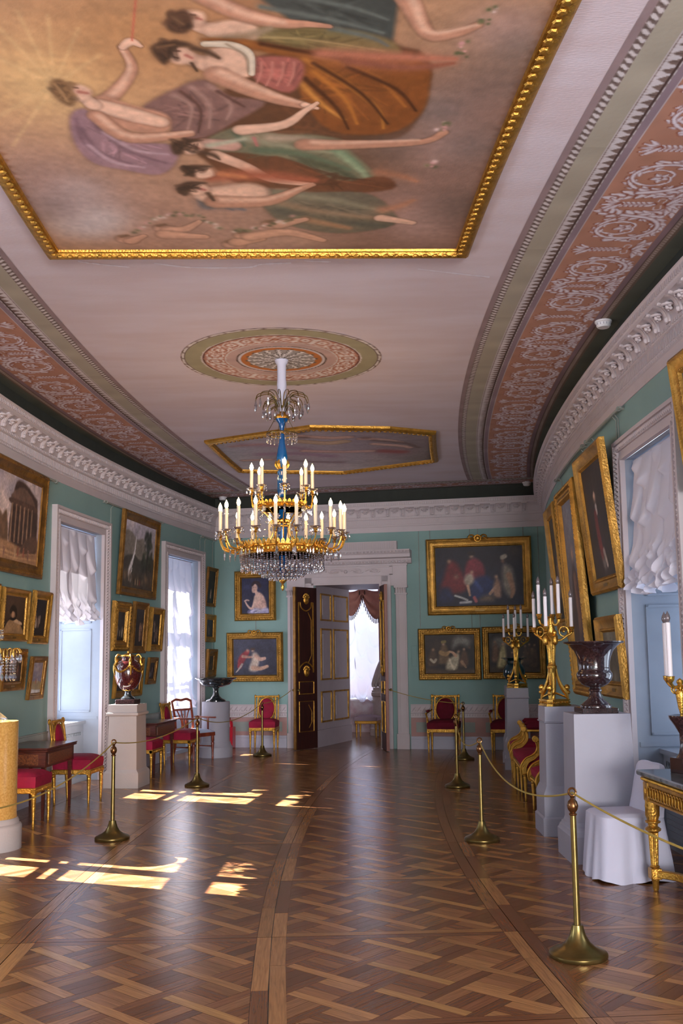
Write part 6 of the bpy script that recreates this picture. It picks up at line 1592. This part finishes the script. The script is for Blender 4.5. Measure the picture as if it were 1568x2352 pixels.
# ------------------------------------------------------------------ pedestals and what stands on them
def square_pedestal(label, o, s, hx, hy, m, prof, phi=0):
    t = thing('pedestal', label, 'pedestal', o, s, 0, phi); k = [i for i, p in enumerate(prof) if len(p) > 2]
    for nm, a, b in (('base', 0, k[0]), ('shaft', k[0], k[1]), ('cap', k[1], len(prof)-1)):
        q = MB(); q.sq([p[:2] for p in prof[a:b+1]], hx, hy); q.build(nm, m, t, sharp=25)
    return t
TALL = [(.045, 0), (.045, .15), (.03, .165), (.03, .36), (.025, .375), (0, .43, 1), (-.012, .98, 1), (.0, .985), (.004, .995), (-.006, 1.0), (-.010, 1.13)]
URNP = [(.055, 0), (.055, .20), (.045, .215), (.04, .235), (.03, .245), (.025, .262), (.012, .272), (.004, .30, 1), (-.012, 1.118, 1), (-.014, 1.13)]
WIDE = [(.04, 0), (.04, .175), (.034, .19), (.012, .215), (.006, .225, 1), (-.006, .885, 1), (.022, .90), (.024, .925), (.004, .935), (.002, 1.03)]
square_pedestal('white square pedestal carrying the large porphyry urn, nearest on the right', 2.50, .20, .235, .20, m_ped, URNP)
square_pedestal('white square pedestal carrying the nearer gilt candelabrum on the right', 2.44, 1.40, .18, .185, m_ped, TALL)
square_pedestal('white square pedestal carrying the far gilt candelabrum near the far wall', 2.47, 6.78, .16, .18, m_ped, TALL)
square_pedestal('white square pedestal behind the far candelabrum, carrying the dark blue-green vase', 2.44, 7.75, .16, .16, m_ped, TALL)
square_pedestal('square cream pedestal carrying the porphyry vase with ormolu, on the left', -2.56, 4.66, .185, .20, m_pedw, WIDE)
t = thing('round_pedestal', 'round grey-white column pedestal carrying the wide black bowl', 'pedestal', -2.42, 8.12)
q = MB(); q.lathe([(.275, 0), (.275, .16), (.262, .175), (.25, .20), (.24, .235)], 40); q.build('base', m_ped, t); q = MB(); q.lathe([(.24, .235), (.228, .26), (.228, .885), (.224, .892)], 40); q.build('shaft', m_ped, t)
t = thing('round_pedestal', 'yellow marble column with white round base cut by left edge', 'pedestal', -2.60, .80)
q = MB(); q.lathe([(.275, 0), (.275, .19), (.268, .205), (.25, .215), (.252, .23), (.24, .255), (.236, .26)], 48); q.build('base', m_pedw, t, label='white moulded round base'); q = MB(); q.lathe([(.232, .26), (.228, .30), (.226, 1.07), (.222, 1.078)], 48); q.build('shaft', m_yellow, t)
# ---- stone vases
t = thing('stone_urn', 'large dark porphyry campana urn on the nearest white pedestal', 'urn', 2.50, .20, 1.13)
q = MB(); q.box((0, 0, .021), (.285, .285, .042), bev=.003); q.build('plinth', m_porph, t)
q = MB(); q.lathe([(.122,.042),(.124,.052),(.118,.064),(.105,.07),(.098,.08),(.066,.105),(.048,.135),(.042,.165),(.052,.172),(.054,.182),(.045,.19),(.042,.198)], 48); q.build('foot', m_porph, t)
q = MB(); q.lathe([(.042,.198),(.07,.208),(.105,.228),(.132,.26),(.143,.292),(.142,.312),(.134,.326),(.126,.334),(.123,.345),(.122,.37),(.126,.41),(.136,.45),(.156,.495),(.186,.53),(.215,.55),(.235,.556),(.240,.562),(.238,.57),(.225,.568),(.19,.54),(.15,.49),(.12,.42),(.11,.3),(0,.25)], 64); q.build('bowl', m_porph, t)
t = thing('porphyry_vase', 'purple porphyry vase with ormolu handles and garlands on the cream pedestal', 'vase', -2.56, 4.66, 1.03)
q = MB(); q.box((0,0,.03), (.25,.25,.06), bev=.004); q.build('plinth', m_porph, t)
q = MB(); q.lathe([(.085,.06),(.09,.075),(.07,.09),(.045,.11),(.036,.15),(.045,.17)], 32); q.build('foot', m_blackst, t)
q = MB(); q.lathe([(.05,.17),(.10,.20),(.145,.27),(.168,.36),(.172,.43),(.16,.49),(.12,.54),(.085,.56),(.078,.585),(.095,.61)], 48); q.build('body', m_porph2, t)
q = MB(); q.lathe([(.045,.165),(.055,.17),(.055,.185),(.06,.19)], 24); q.lathe([(.095,.605),(.102,.61),(.102,.622),(.06,.632),(.03,.645),(.014,.655),(.016,.67),(.0,.69)], 24)
for k in range(8):
    a = k*PI/4; q.tube([((.055+.05*u+.04*u*u)*cos(a), (.055+.05*u+.04*u*u)*sin(a), .18+.10*u) for u in (0,.25,.5,.75,1)], [.016,.02,.018,.012,.004], 6)
for k in range(4):
    a = k*PI/2+.5; c_, s_ = cos(a), sin(a)
    q.tube(crom([(.09*c_,.09*s_,.61),(.13*c_,.13*s_,.63),(.16*c_,.16*s_,.59),(.15*c_,.15*s_,.54),(.172*c_,.172*s_,.49),(.18*c_,.18*s_,.42),(.172*c_,.172*s_,.37)], 4), [.012]*10+[.02]*8+[.016,.014,.012,.010,.008,.006,.004], 7)
    for u in range(13):
        b = a+PI/2*u/12; z = .50-.085*sin(PI*u/12); r = .165+.012; q.ball((r*cos(b), r*sin(b), z), .016, 6, 4)
q.build('ormolu_mounts', m_ormolu, t)
t = thing('black_bowl', 'wide black stone tazza bowl on the round grey pedestal', 'bowl', -2.42, 8.12, .892)
q = MB(); q.lathe([(.16,0),(.16,.02),(.15,.03),(.10,.05),(.06,.09),(.042,.15),(.045,.21),(.065,.235)], 40); q.build('foot', m_blackst, t)
q = MB(); q.lathe([(.065,.235),(.15,.245),(.24,.28),(.275,.325),(.285,.35),(.325,.362),(.345,.378),(.34,.388),(.30,.385),(.25,.36),(0,.32)], 56); q.build('bowl', m_blackst, t)
t = thing('dark_vase', 'dark blue-green stone vase behind the far candelabrum', 'vase', 2.44, 7.75, 1.13)
q = MB(); q.lathe([(.10,0),(.10,.02),(.07,.04),(.12,.09),(.165,.17),(.165,.24),(.135,.30),(.105,.34),(.11,.38),(.16,.41),(.20,.418),(.195,.425),(.12,.40),(0,.36)], 44); q.build('body', mat('blue_green_stone', '123642', .1, coat=.5), t)
# ---- gilt candelabra
def candelabrum(label, o, s, z, phi):
    t = thing('candelabrum', label, 'candelabrum', o, s, z, phi)
    q = MB(); P = []
    for k in range(3):
        a = k*2*PI/3; P += [(.16*cos(a-.18), .16*sin(a-.18)), (.16*cos(a+.18), .16*sin(a+.18)), (.085*cos(a+PI/3), .085*sin(a+PI/3))]
    q.prism(P, 0, .012, 'xy'); q.prism([(x*.92, y*.92) for x, y in P], .012, .05, 'xy'); q.prism([(x*.96, y*.96) for x, y in P], .05, .06, 'xy')
    for k in range(9):
        A = np.array(P[k]); B_ = np.array(P[(k+1) % 9])
        for u in (.2, .5, .8): p = (A+(B_-A)*u)*.93; q.ball((p[0], p[1], .031), .012, 6, 4)
    q.build('base', m_ormolu, t)
    q = MB()
    for k in range(3):
        a = k*2*PI/3; c_, s_ = cos(a), sin(a)
        q.tube(crom([(.14*c_,.14*s_,.06),(.125*c_,.125*s_,.11),(.10*c_,.10*s_,.15),(.07*c_,.07*s_,.20),(.045*c_,.045*s_,.28),(.035*c_,.035*s_,.34)], 4), [.014,.014,.016,.018,.02,.022,.024,.024,.024,.022,.02,.018,.018,.016,.014,.014,.012,.012,.012,.012,.012], 7)
        q.ball((.135*c_,.135*s_,.165), (.028,.028,.03), 8, 6); q.ball((.145*c_,.145*s_,.12), (.022,.022,.02), 7, 5); q.tube([(.14*c_,.14*s_,.07),(.02*cos(a+1),.02*sin(a+1),.12)], .008, 5); q.tube([(.14*c_,.14*s_,.07),(.02*cos(a-1),.02*sin(a-1),.12)], .008, 5)
    q.build('feet', m_ormolu, t)
    q = MB(); q.lathe([(.02,.06),(.03,.16),(.034,.28),(.036,.33),(.044,.34),(.046,.36),(.036,.372),(.032,.40),(.036,.48),(.045,.56),(.058,.62),(.066,.635),(.05,.65),(.034,.67),(.04,.70),(.03,.74),(.024,.80),(.034,.815),(.03,.82)], 30, flute=(0,.375,.6,.15)); 
    for k in range(3): a = k*2*PI/3+PI/3; q.ball((.05*cos(a),.05*sin(a),.60), (.03,.03,.05), 8, 6); q.ball((.048*cos(a),.048*sin(a),.668), (.022,.022,.025), 8, 6)
    q.build('stem', m_ormolu, t)
    def arm(P, R, z, r2):
        m = MB(); m.tube(crom(P, 5), .011, 7)
        if r2: m.ring((R*.62, 0, z-.04), .045, .007, 18, 6, axis='y'); m.ball((R*.62, -.0, z-.04), .014, 6, 5)
        m.lathe([(.010,-.05),(.024,-.04),(.016,-.03),(.026,-.012),(.03,0),(.026,.004)], 14, (R, 0, z)); a = m.build('arm', m_ormolu, t); candle_set(a, R, z+.004, .27, m_candlew, m_bulboff, False); return a
    a1 = arm([(.03,0,.60),(.09,0,.60),(.15,0,.64),(.19,0,.66),(.20,0,.68)], .20, .72, True)
    for k in range(1, 3): again(a1, t, rot=(0, 0, k*2*PI/3))
    a2 = arm([(.02,0,.78),(.05,0,.74),(.09,0,.75),(.105,0,.79)], .105, .84, False); a2.rotation_euler = (0, 0, PI/3)
    for k in range(1, 3): again(a2, t, rot=(0, 0, PI/3+k*2*PI/3))
    return t
CB = candelabrum('tall gilt candelabrum with white candles behind the porphyry urn', 2.38, 1.40, 1.13, 8)
dup(CB, 'tall gilt candelabrum with white candles farther off, before the far wall pictures', 2.47, 6.78, 1.13, 25)
t = thing('candelabrum', 'gilt three-armed candelabrum on dark bowl base, on the console table', 'candelabrum', 2.74, -1.15, .80, 20)
q = MB(); q.box((0, 0, .05), (.13, .13, .10), bev=.004); q.lathe([(.05,.10),(.03,.13),(.02,.18),(.022,.26),(.05,.31),(.085,.36),(.088,.38),(.06,.385),(.02,.37)], 28); q.build('base', m_porph, t, label='dark purple stone base and bowl')
q = MB(); q.lathe([(.008,.37),(.012,.40),(.02,.43),(.03,.50),(.034,.535),(.03,.545),(.012,.555),(.018,.59),(.024,.60),(.02,.615),(.0,.63)], 20); q.build('stem', m_ormolu, t)
m = MB(); m.tube(crom([(.0,0,.585),(.04,0,.565),(.075,0,.575),(.10,0,.60)], 5), .009, 7); m.ring((.045, 0, .55), .024, .006, 16, 5, axis='y'); m.lathe([(.008,-.045),(.012,-.038),(.024,-.02),(.026,0),(.03,.004)], 12, (.10, 0, .64)); aa = m.build('arm', m_ormolu, t); candle_set(aa, .10, .644, .36, m_candlew, m_bulboff, False)
for k in range(1, 4): again(aa, t, rot=(0, 0, k*PI/2+.25))
aa.rotation_euler = (0, 0, .25)
# ---- crystal girandole on the yellow column
t = thing('crystal_girandole', 'glass girandole with gilt hoops and crystal drops on the yellow marble column', 'girandole', -2.62, .80, 1.078)
m_glass2 = glassmat('clear_cut_glass', 'e8ecf6', .28, .05)
q = MB(); q.lathe([(.15,0),(.15,.02),(.12,.05),(.07,.09),(.03,.15),(.025,.20)], 12); q.build('foot', m_glass2, t)
q = MB(); q.lathe([(.025,.20),(.02,.24),(.06,.32),(.09,.42),(.10,.48)], 12); q.lathe([(.012,.48),(.012,.82),(.03,.85),(.0,.88)], 10); q.build('stem', m_glass2, t)
q = MB(); q.ring((0,0,.55), .20, .006, 40, 6); q.ring((0,0,.80), .09, .005, 24, 6); q.lathe([(.02,.20),(.034,.205),(.034,.225),(.02,.23)], 16)
for k in range(4): a = k*PI/2; q.tube([(0,0,.50),(.2*cos(a),.2*sin(a),.55)], .005, 5)
q.build('hoops', m_ormolu, t)
q = MB(); q.tube(crom([(.19,0,.55),(.19,0,.61),(.225,0,.63),(.25,0,.60),(.245,0,.585)], 5), .005, 5); hk = q.build('hook', m_ormolu, t); dm = MB(); drop(dm, (.245,0,.58), .016, .08); dm.build('crystal_drop', m_crystal, hk)
for k in range(1, 14): again(hk, t, rot=(0, 0, k*2*PI/14))
cc = chain(5, .026, .014, .017, .07).build('crystal_chain', m_crystal, t); cc.location = (.2, 0, .545)
for k in range(1, 26): again(cc, t, loc=(.2*cos(k*2*PI/26), .2*sin(k*2*PI/26), .545))
c3 = chain(2, .02, .012, .015, .05).build('crystal_chain', m_crystal, t); c3.location = (.09, 0, .795)
for k in range(1, 12): again(c3, t, loc=(.09*cos(k*PI/6), .09*sin(k*PI/6), .795))
# ---- rope barrier
def stanchion():
    t = thing('barrier_post', 'brass barrier post nearest the viewer, right foreground', 'barrier post', 1.64, -2.44)
    q = MB(); q.lathe([(.150,0),(.155,.008),(.154,.022),(.146,.03),(.138,.034),(.125,.040),(.095,.052),(.066,.075),(.044,.11),(.034,.145),(.03,.165),(.0,.165)], 48); q.build('base', m_brass, t)
    q = MB(); q.lathe([(.018,.16),(.0165,.735)], 20); q.build('pole', m_brass, t)
    q = MB(); q.lathe([(.018,.733),(.021,.737),(.021,.742),(.014,.748),(.026,.765),(.030,.785),(.024,.808),(.012,.82),(.010,.826),(.014,.83),(.008,.838)], 24); q.ring((0, 0, .857), .020, .006, 22, 8, axis='y'); q.build('finial', mat('finial_brass', '6d4a2c', .25, .85), t); return t
ST = [(1.64,-2.44),(1.65,.99),(1.62,4.62),(1.64,7.95),(-1.63,1.18),(-1.64,4.64),(-1.68,8.29)]
SL = ['', 'brass barrier post second from the viewer on the right', 'brass barrier post third from the viewer on the right', 'brass barrier post farthest on the right, before the far-wall armchair', 'brass barrier post nearest on the left, by the cream pedestal', 'brass barrier post second on the left, by the wooden armchair', 'brass barrier post farthest on the left, before the far-wall chair']
P0 = stanchion()
for (o, s), l in list(zip(ST, SL))[1:]: dup(P0, l, o, s)
def rope(label, a, b, sag):
    P = []
    for k in range(25):
        u = k/24; P.append(M(a[0]+(b[0]-a[0])*u, a[1]+(b[1]-a[1])*u, a[2]+(b[2]-a[2])*u-sag*4*u*(1-u)))
    q = MB(); q.tube(P, .0055, 7); tag(q.build('barrier_rope', m_rope), label, 'rope')
e = lambda i: (ST[i][0], ST[i][1], .853)
rope('gold cord from the nearest right barrier post out of the right edge', e(0), (2.05, -5.6, .853), .10)
rope('gold cord between the first and second barrier posts on the right', e(0), e(1), .17)
rope('gold cord between the second and third barrier posts on the right', e(1), e(2), .16)
rope('gold cord between the third and farthest barrier posts on the right', e(2), e(3), .10)
rope('gold cord from the farthest right barrier post to the right door leaf', e(3), (.33, 9.13, 1.03), .04)
rope('gold cord from the nearest left barrier post out of the left edge', e(4), (-1.75, -2.6, .853), .20)
rope('gold cord between the first and second barrier posts on the left', e(4), e(5), .10)
rope('gold cord between the second and farthest barrier posts on the left', e(5), e(6), .16)
rope('gold cord from the farthest left barrier post to the dark door leaf', e(6), (-1.41, 9.12, 1.03), .05)
# ------------------------------------------------------------------ blinds, door leaves, small things
def blind(label, mp, u0, u1, zt, zb, n, cols, seed, ruff=.3, group=None, amp=1.0, mt=None):
    r = random.Random(seed); ph = [r.random()*.25+.5*(k % 2) for k in range(cols)]; dr = [r.uniform(-.05, .05) for k in range(cols)]
    W_, H_ = u1-u0, zt-zb; rows = max(3, int(round(H_/.40))); am = [[r.uniform(.7, 1.3) for _ in range(rows+4)] for _ in range(cols+1)]
    def f(a, b):
        x = a*cols; k = min(cols-1, int(x)); fx = x-k; arch = sin(PI*fx); v = b*rows
        q = v+ph[k]-.55*arch*(.75+.35*sin(3*k+v)); i = int(math.floor(q)); fq = q-i; A = am[k][(i+2) % (rows+4)]
        saw = (fq**1.6)*.9*(1 if fq < .88 else (1-fq)/.12)
        d = (.020+.065*arch*A*saw+.018*arch)*amp*(.35+.65*min(1, b*5))
        lat = .028*sin(2*PI*(q*.5+k*.37))*min(1, b*4)*amp
        if b > 1-ruff:
            t = (b-1+ruff)/ruff; d += amp*t*(.055*abs(sin(5.1*x+7*b*H_))+.04*sin(13*x+19*b*H_+k)+.03*sin(23*x-31*b*H_)); lat += .02*t*sin(17*b*H_+4*x)
        z = zt-H_*b-(.09+dr[k])*arch*b**3
        return mp(n+d, u0+W_*a+lat*(1 if .02 < a < .98 else .4), z)
    m = MB(); m.grid(f, cols*16, int(H_*55)); o = m.build('festoon_blind', mt or m_curtain, sharp=75); tag(o, label, 'window blind', group)
    k = MB(); k.tube([mp(n+.01, u0-.02, zt+.01), mp(n+.01, u1+.02, zt+.01)], .010, 6); k.build('curtain_rod', m_base, o)
    return o
blind('white festoon blind drawn halfway up the nearest left window', mapL, 3.93, 5.22, 3.28, 2.16, -.10, 5, 1)
blind('white full-length festoon blind glowing in the farther left window', mapL, 7.60, 8.89, 3.28, .86, -.12, 5, 2, ruff=.08, mt=m_curtain2)
blind('white festoon blind in the left window beside the yellow column', mapL, .22, 1.53, 3.28, 2.16, -.10, 5, 3)
blind('white ruffled festoon blind in the window at right edge', mapR, -.57, .80, 3.28, 2.20, -.08, 5, 4, ruff=.34, amp=1.25)
blind('white scalloped blind in the window beyond the doorway', mapV, -1.55, -.45, 3.1, .74, .05, 4, 6, ruff=.03, amp=.8, mt=m_curtain2)
# ---- rose drapery beyond the doorway
t = thing('rose_curtain', 'rose curtain with swagged fringed pelmet in the room beyond the doorway', 'curtain', -1.0, 13.08)
def bx_(m, mtx): return m
g = MB()
def drape(x0, x1, z0, z1, seed):
    return lambda a, b: (x0+(x1-x0)*a*(1-.25*sin(PI*min(1, (1-b)*1.0))*0), -.05-.05*sin(a*9*PI/2+seed)-.02*sin(a*23), z1+(z0-z1)*b)
g.grid(drape(.30, .95, .45, 3.05, 1), 30, 12); g.grid(drape(-.95, -.62, .02, 3.05, 2), 18, 12); g.build('panel', m_drape, t)
g = MB()
for (x0, x1, dp) in ((-.95,-.42,.34),(-.62,.02,.42),(-.1,.62,.5),(.45,1.0,.4)):
    g.grid(lambda a, b, x0=x0, x1=x1, dp=dp: (x0+(x1-x0)*a, -.12-.05*sin(PI*a)*sin(b*PI)-.018*sin(b*16), 3.1-(.12+dp*b)*sin(PI*a)-.10*b), 14, 16)
g.build('swag', m_drape, t)
g = MB()
for (x0, x1, dp) in ((-.95,-.42,.34),(-.62,.02,.42),(-.1,.62,.5),(.45,1.0,.4)):
    for k in range(22): a = k/21; x = x0+(x1-x0)*a; z = 3.1-(.12+dp)*sin(PI*a)-.10; g.tube([(x, -.14, z), (x, -.14, z-.09)], .010, 4)
g.build('fringe', mat('dark_fringe', '3a2a22', .9), t)
# ---- column with trophy beyond the doorway
t = thing('round_pedestal', 'white marble column pedestal in the room beyond the doorway', 'pedestal', -.52, 12.55)
q = MB(); q.lathe([(.27,0),(.27,.14),(.26,.15),(.25,.19),(.24,.21)], 32); q.build('base', m_stone, t); q = MB(); q.lathe([(.215,.21),(.21,.24),(.21,.78),(.225,.79),(.235,.82),(.235,.86),(.22,.87),(.225,.90),(.20,.91),(.2,.96)], 40)
for k in range(8): a = k*PI/4; q.ring((.215*cos(a), .215*sin(a), .68), .025, .006, 8, 4, axis='y')
q.build('shaft', m_stone, t)
t = thing('marble_sculpture', 'white marble sculpture of draped forms on the column beyond the doorway', 'sculpture', -.52, 12.55, .972)
q = MB(); q.tube(crom([(-.16,-.05,.03),(-.10,-.06,.16),(-.03,-.03,.32),(.04,0,.45),(.10,.02,.5)], 5), [.07+.004*k for k in range(21)], 9); q.tube(crom([(.16,-.05,.03),(.14,-.02,.2),(.10,.0,.4),(.02,.0,.5)], 5), [.08]*10+[.06]*6, 9)
q.ball((0, 0, .12), (.2, .16, .13), 14, 8); q.ball((.03,0,.30), (.14,.12,.2), 12, 8); q.ball((.08,-.02,.47), (.09,.08,.08), 10, 8)
for k in range(12): a = k*PI/6; q.tube(crom([(.05+.05*cos(a), .05*sin(a), .48),(.05+.15*cos(a), .13*sin(a), .28),(.20*cos(a), .17*sin(a), .06)], 4), [.012,.016,.02,.022,.024,.024,.022,.02,.016], 5)
for k in range(12): a = k*PI/6; q.ball((.20*cos(a), .20*sin(a), .03), (.035,.035,.035), 7, 5)
q.build('carving', m_stone, t)
# ---- door leaves
def leaf_door(label, nm, o, s, phi, w, face, edge, fs=-1):
    t = thing(nm, label, 'door', o, s, .012, phi); h = 2.82                 # hinge at the origin, leaf along +x, gilded face towards -y
    m = MB(); m.box((w/2, 0, h/2), (w, .05, h), bev=.004); m.build('panel', face, t)
    m = MB(); m.box((w-.012, 0, h/2), (.03, .054, h), bev=.003); m.build('edge', edge, t)
    def mould(m, P, closed=True, r=.010): m.tube([(x, fs*.028, z) for x, z in P], r, 6, closed=closed)
    m = MB(); a, b = .10*w/.55, w-.09*w/.55; c = (a+b)/2
    mould(m, [(a, .30), (b, .30), (b, .82), (a, .82)]); mould(m, [(a, .95), (b, .95), (b, 1.16), (a, 1.16)]); mould(m, [(a, 1.32), (a, 2.55), (a+.04, 2.55)], False, .014); mould(m, [(b, 1.32), (b, 2.55), (b-.04, 2.55)], False, .014)
    mould(m, [(a+.12, .36), (a+.05, .46), (a+.05, .64), (a+.13, .76)], False, .006); mould(m, [(a+.13, 1.48), (a+.05, 1.62), (a+.05, 2.24), (a+.13, 2.38)], False, .006)
    mould(m, crom([(a, 1.32), (a+.03, 1.42), (c, 1.50), (b-.03, 1.42), (b, 1.32)], 4), False, .012); mould(m, crom([(a+.04, 2.55), (a+.06, 2.46), (c, 2.40), (b-.06, 2.46), (b-.04, 2.55)], 4), False, .012)
    m.build('gilt_moulding', m_gold, t)
    for zc in (1.33, 2.60):
        m = MB(); m.ball((c, fs*.035, zc), (.065, .03, .085), 12, 8); m.ball((c, fs*.06, zc-.01), (.014, .018, .025), 6, 5); m.ball((c, fs*.055, zc+.05), (.05, .02, .025), 8, 5)
        for k in range(7): q = -1.2+k*.4; m.ball((c+.07*sin(q), fs*.04, zc+.02+.075*cos(q)), (.022, .014, .022), 6, 4)
        for sx in (-1, 1): m.ball((c+sx*.025, fs*.062, zc+.018), (.010, .006, .006), 5, 4)
        m.build('mask_mount', m_gold, t)
    m = MB(); m.lathe([(.012,0),(.012,.03),(.022,.04),(.024,.055),(.012,.066),(0,.068)], 14, (w-.05, -.025, 1.02), ax=(0,-1,0)); m.build('knob', m_brass, t); m = MB(); m.lathe([(.012,0),(.012,.03),(.022,.04),(.024,.055),(.012,.066),(0,.068)], 14, (w-.05, .025, 1.02), ax=(0,1,0)); m.build('knob', m_brass, t); return t
leaf_door('open dark double-door leaf with gilt mouldings and masks, left of the passage', 'door_leaf', -1.075, 9.60, -120, .55, m_darkdoor, m_goldd, 1)
leaf_door('open reddish door leaf seen edge-on at the right of the doorway', 'door_leaf', .115, 9.60, -71, .53, m_darkdoor, m_reddoor)
# ---- extinguisher, detectors, small cards, blind cord
t = thing('fire_extinguisher', 'red fire extinguisher standing in a red box stand in far left corner', 'fire extinguisher', -2.66, 9.50)
q = MB(); q.box((0, 0, .19), (.17, .17, .37), bev=.004); q.build('stand', m_extred, t, label='red box stand')
q = MB(); q.lathe([(.065,.37),(.065,.43),(.058,.465),(.035,.495),(.02,.50),(.02,.515)], 24); q.build('cylinder', m_extred, t)
q = MB(); q.lathe([(.018,.515),(.018,.54),(.0,.545)], 12); q.tube([(0,0,.535),(-.04,-.02,.555),(-.09,-.03,.55)], .008, 5); q.tube([(0,0,.53),(-.045,-.01,.53),(-.085,-.02,.515)], .006, 5); q.build('valve', m_black, t)
def detector(label, o, s, z):
    t = thing('smoke_detector', label, 'smoke detector', o, s, z); q = MB(); q.lathe([(.0,-.06),(.05,-.06),(.062,-.045),(.062,-.02),(.075,-.015),(.075,0)], 24); q.build('body', m_plastic, t)
    q = MB()
    for k in range(14): a = k*PI/7; q.box((.062*cos(a), .062*sin(a), -.033), (.006, .006, .018))
    q.build('vent', m_ped, t)
detector('white round smoke detector on the dark ceiling edge above the right wall', 2.83, .72, ZC-.005)
detector('white smoke detector at the far right ceiling corner', 2.72, 9.50, ZC-.19+.185)
detector('white smoke detector at the far left ceiling corner', -2.80, 9.50, ZC-.005)
t = thing('socket_plate', 'pale plate on the green wall right of the doorway', 'plate', .68, SE-.006, 1.42); q = MB(); q.box((0, 0, .18), (.09, .012, .36), bev=.003); q.build('plate', m_wall, t)
q = MB(); q.box((0, 0, .065), (.10, .008, .13), bev=.002); t = thing('label_stand', 'small card stand behind the chair on the far left window sill', 'card', wl(7.8)-.30, 7.75, .786, 70); q.build('card', mat('printed_card', '4a4f66', .6), t); q = MB(); q.box((0, .03, .02), (.08, .06, .012)); q.build('foot', m_plastic, t)
# ------------------------------------------------------------------ what belongs together
GROUPS = {'framed_painting': 'framed pictures on the gallery walls', 'picture_rail': 'green picture rails', 'hanging_rod': 'hanging rods on the far wall', 'gilt_chair': 'gilt side chairs with crimson seats',
 'gilt_armchair': 'gilt armchairs on the far wall', 'scroll_armchair': 'scroll-armed seats along the right wall', 'settee': 'scroll-armed seats along the right wall', 'card_table': 'inlaid card tables on the left',
 'pedestal': 'square pedestals', 'round_pedestal': 'round pedestals', 'barrier_post': 'brass barrier posts', 'barrier_rope': 'gold barrier cords', 'festoon_blind': 'white festoon blinds',
 'radiator_cover': 'radiator covers in the window niches', 'ceiling_painting': 'framed ceiling paintings', 'smoke_detector': 'white smoke detectors', 'door_leaf': 'open leaves of the double door', 'candelabrum': 'gilt candelabra with white candles'}
for ob in list(S.objects):
    if ob.parent is None and 'category' in ob:
        k = ob.name.split('.')[0]
        if k in GROUPS: ob['group'] = GROUPS[k]
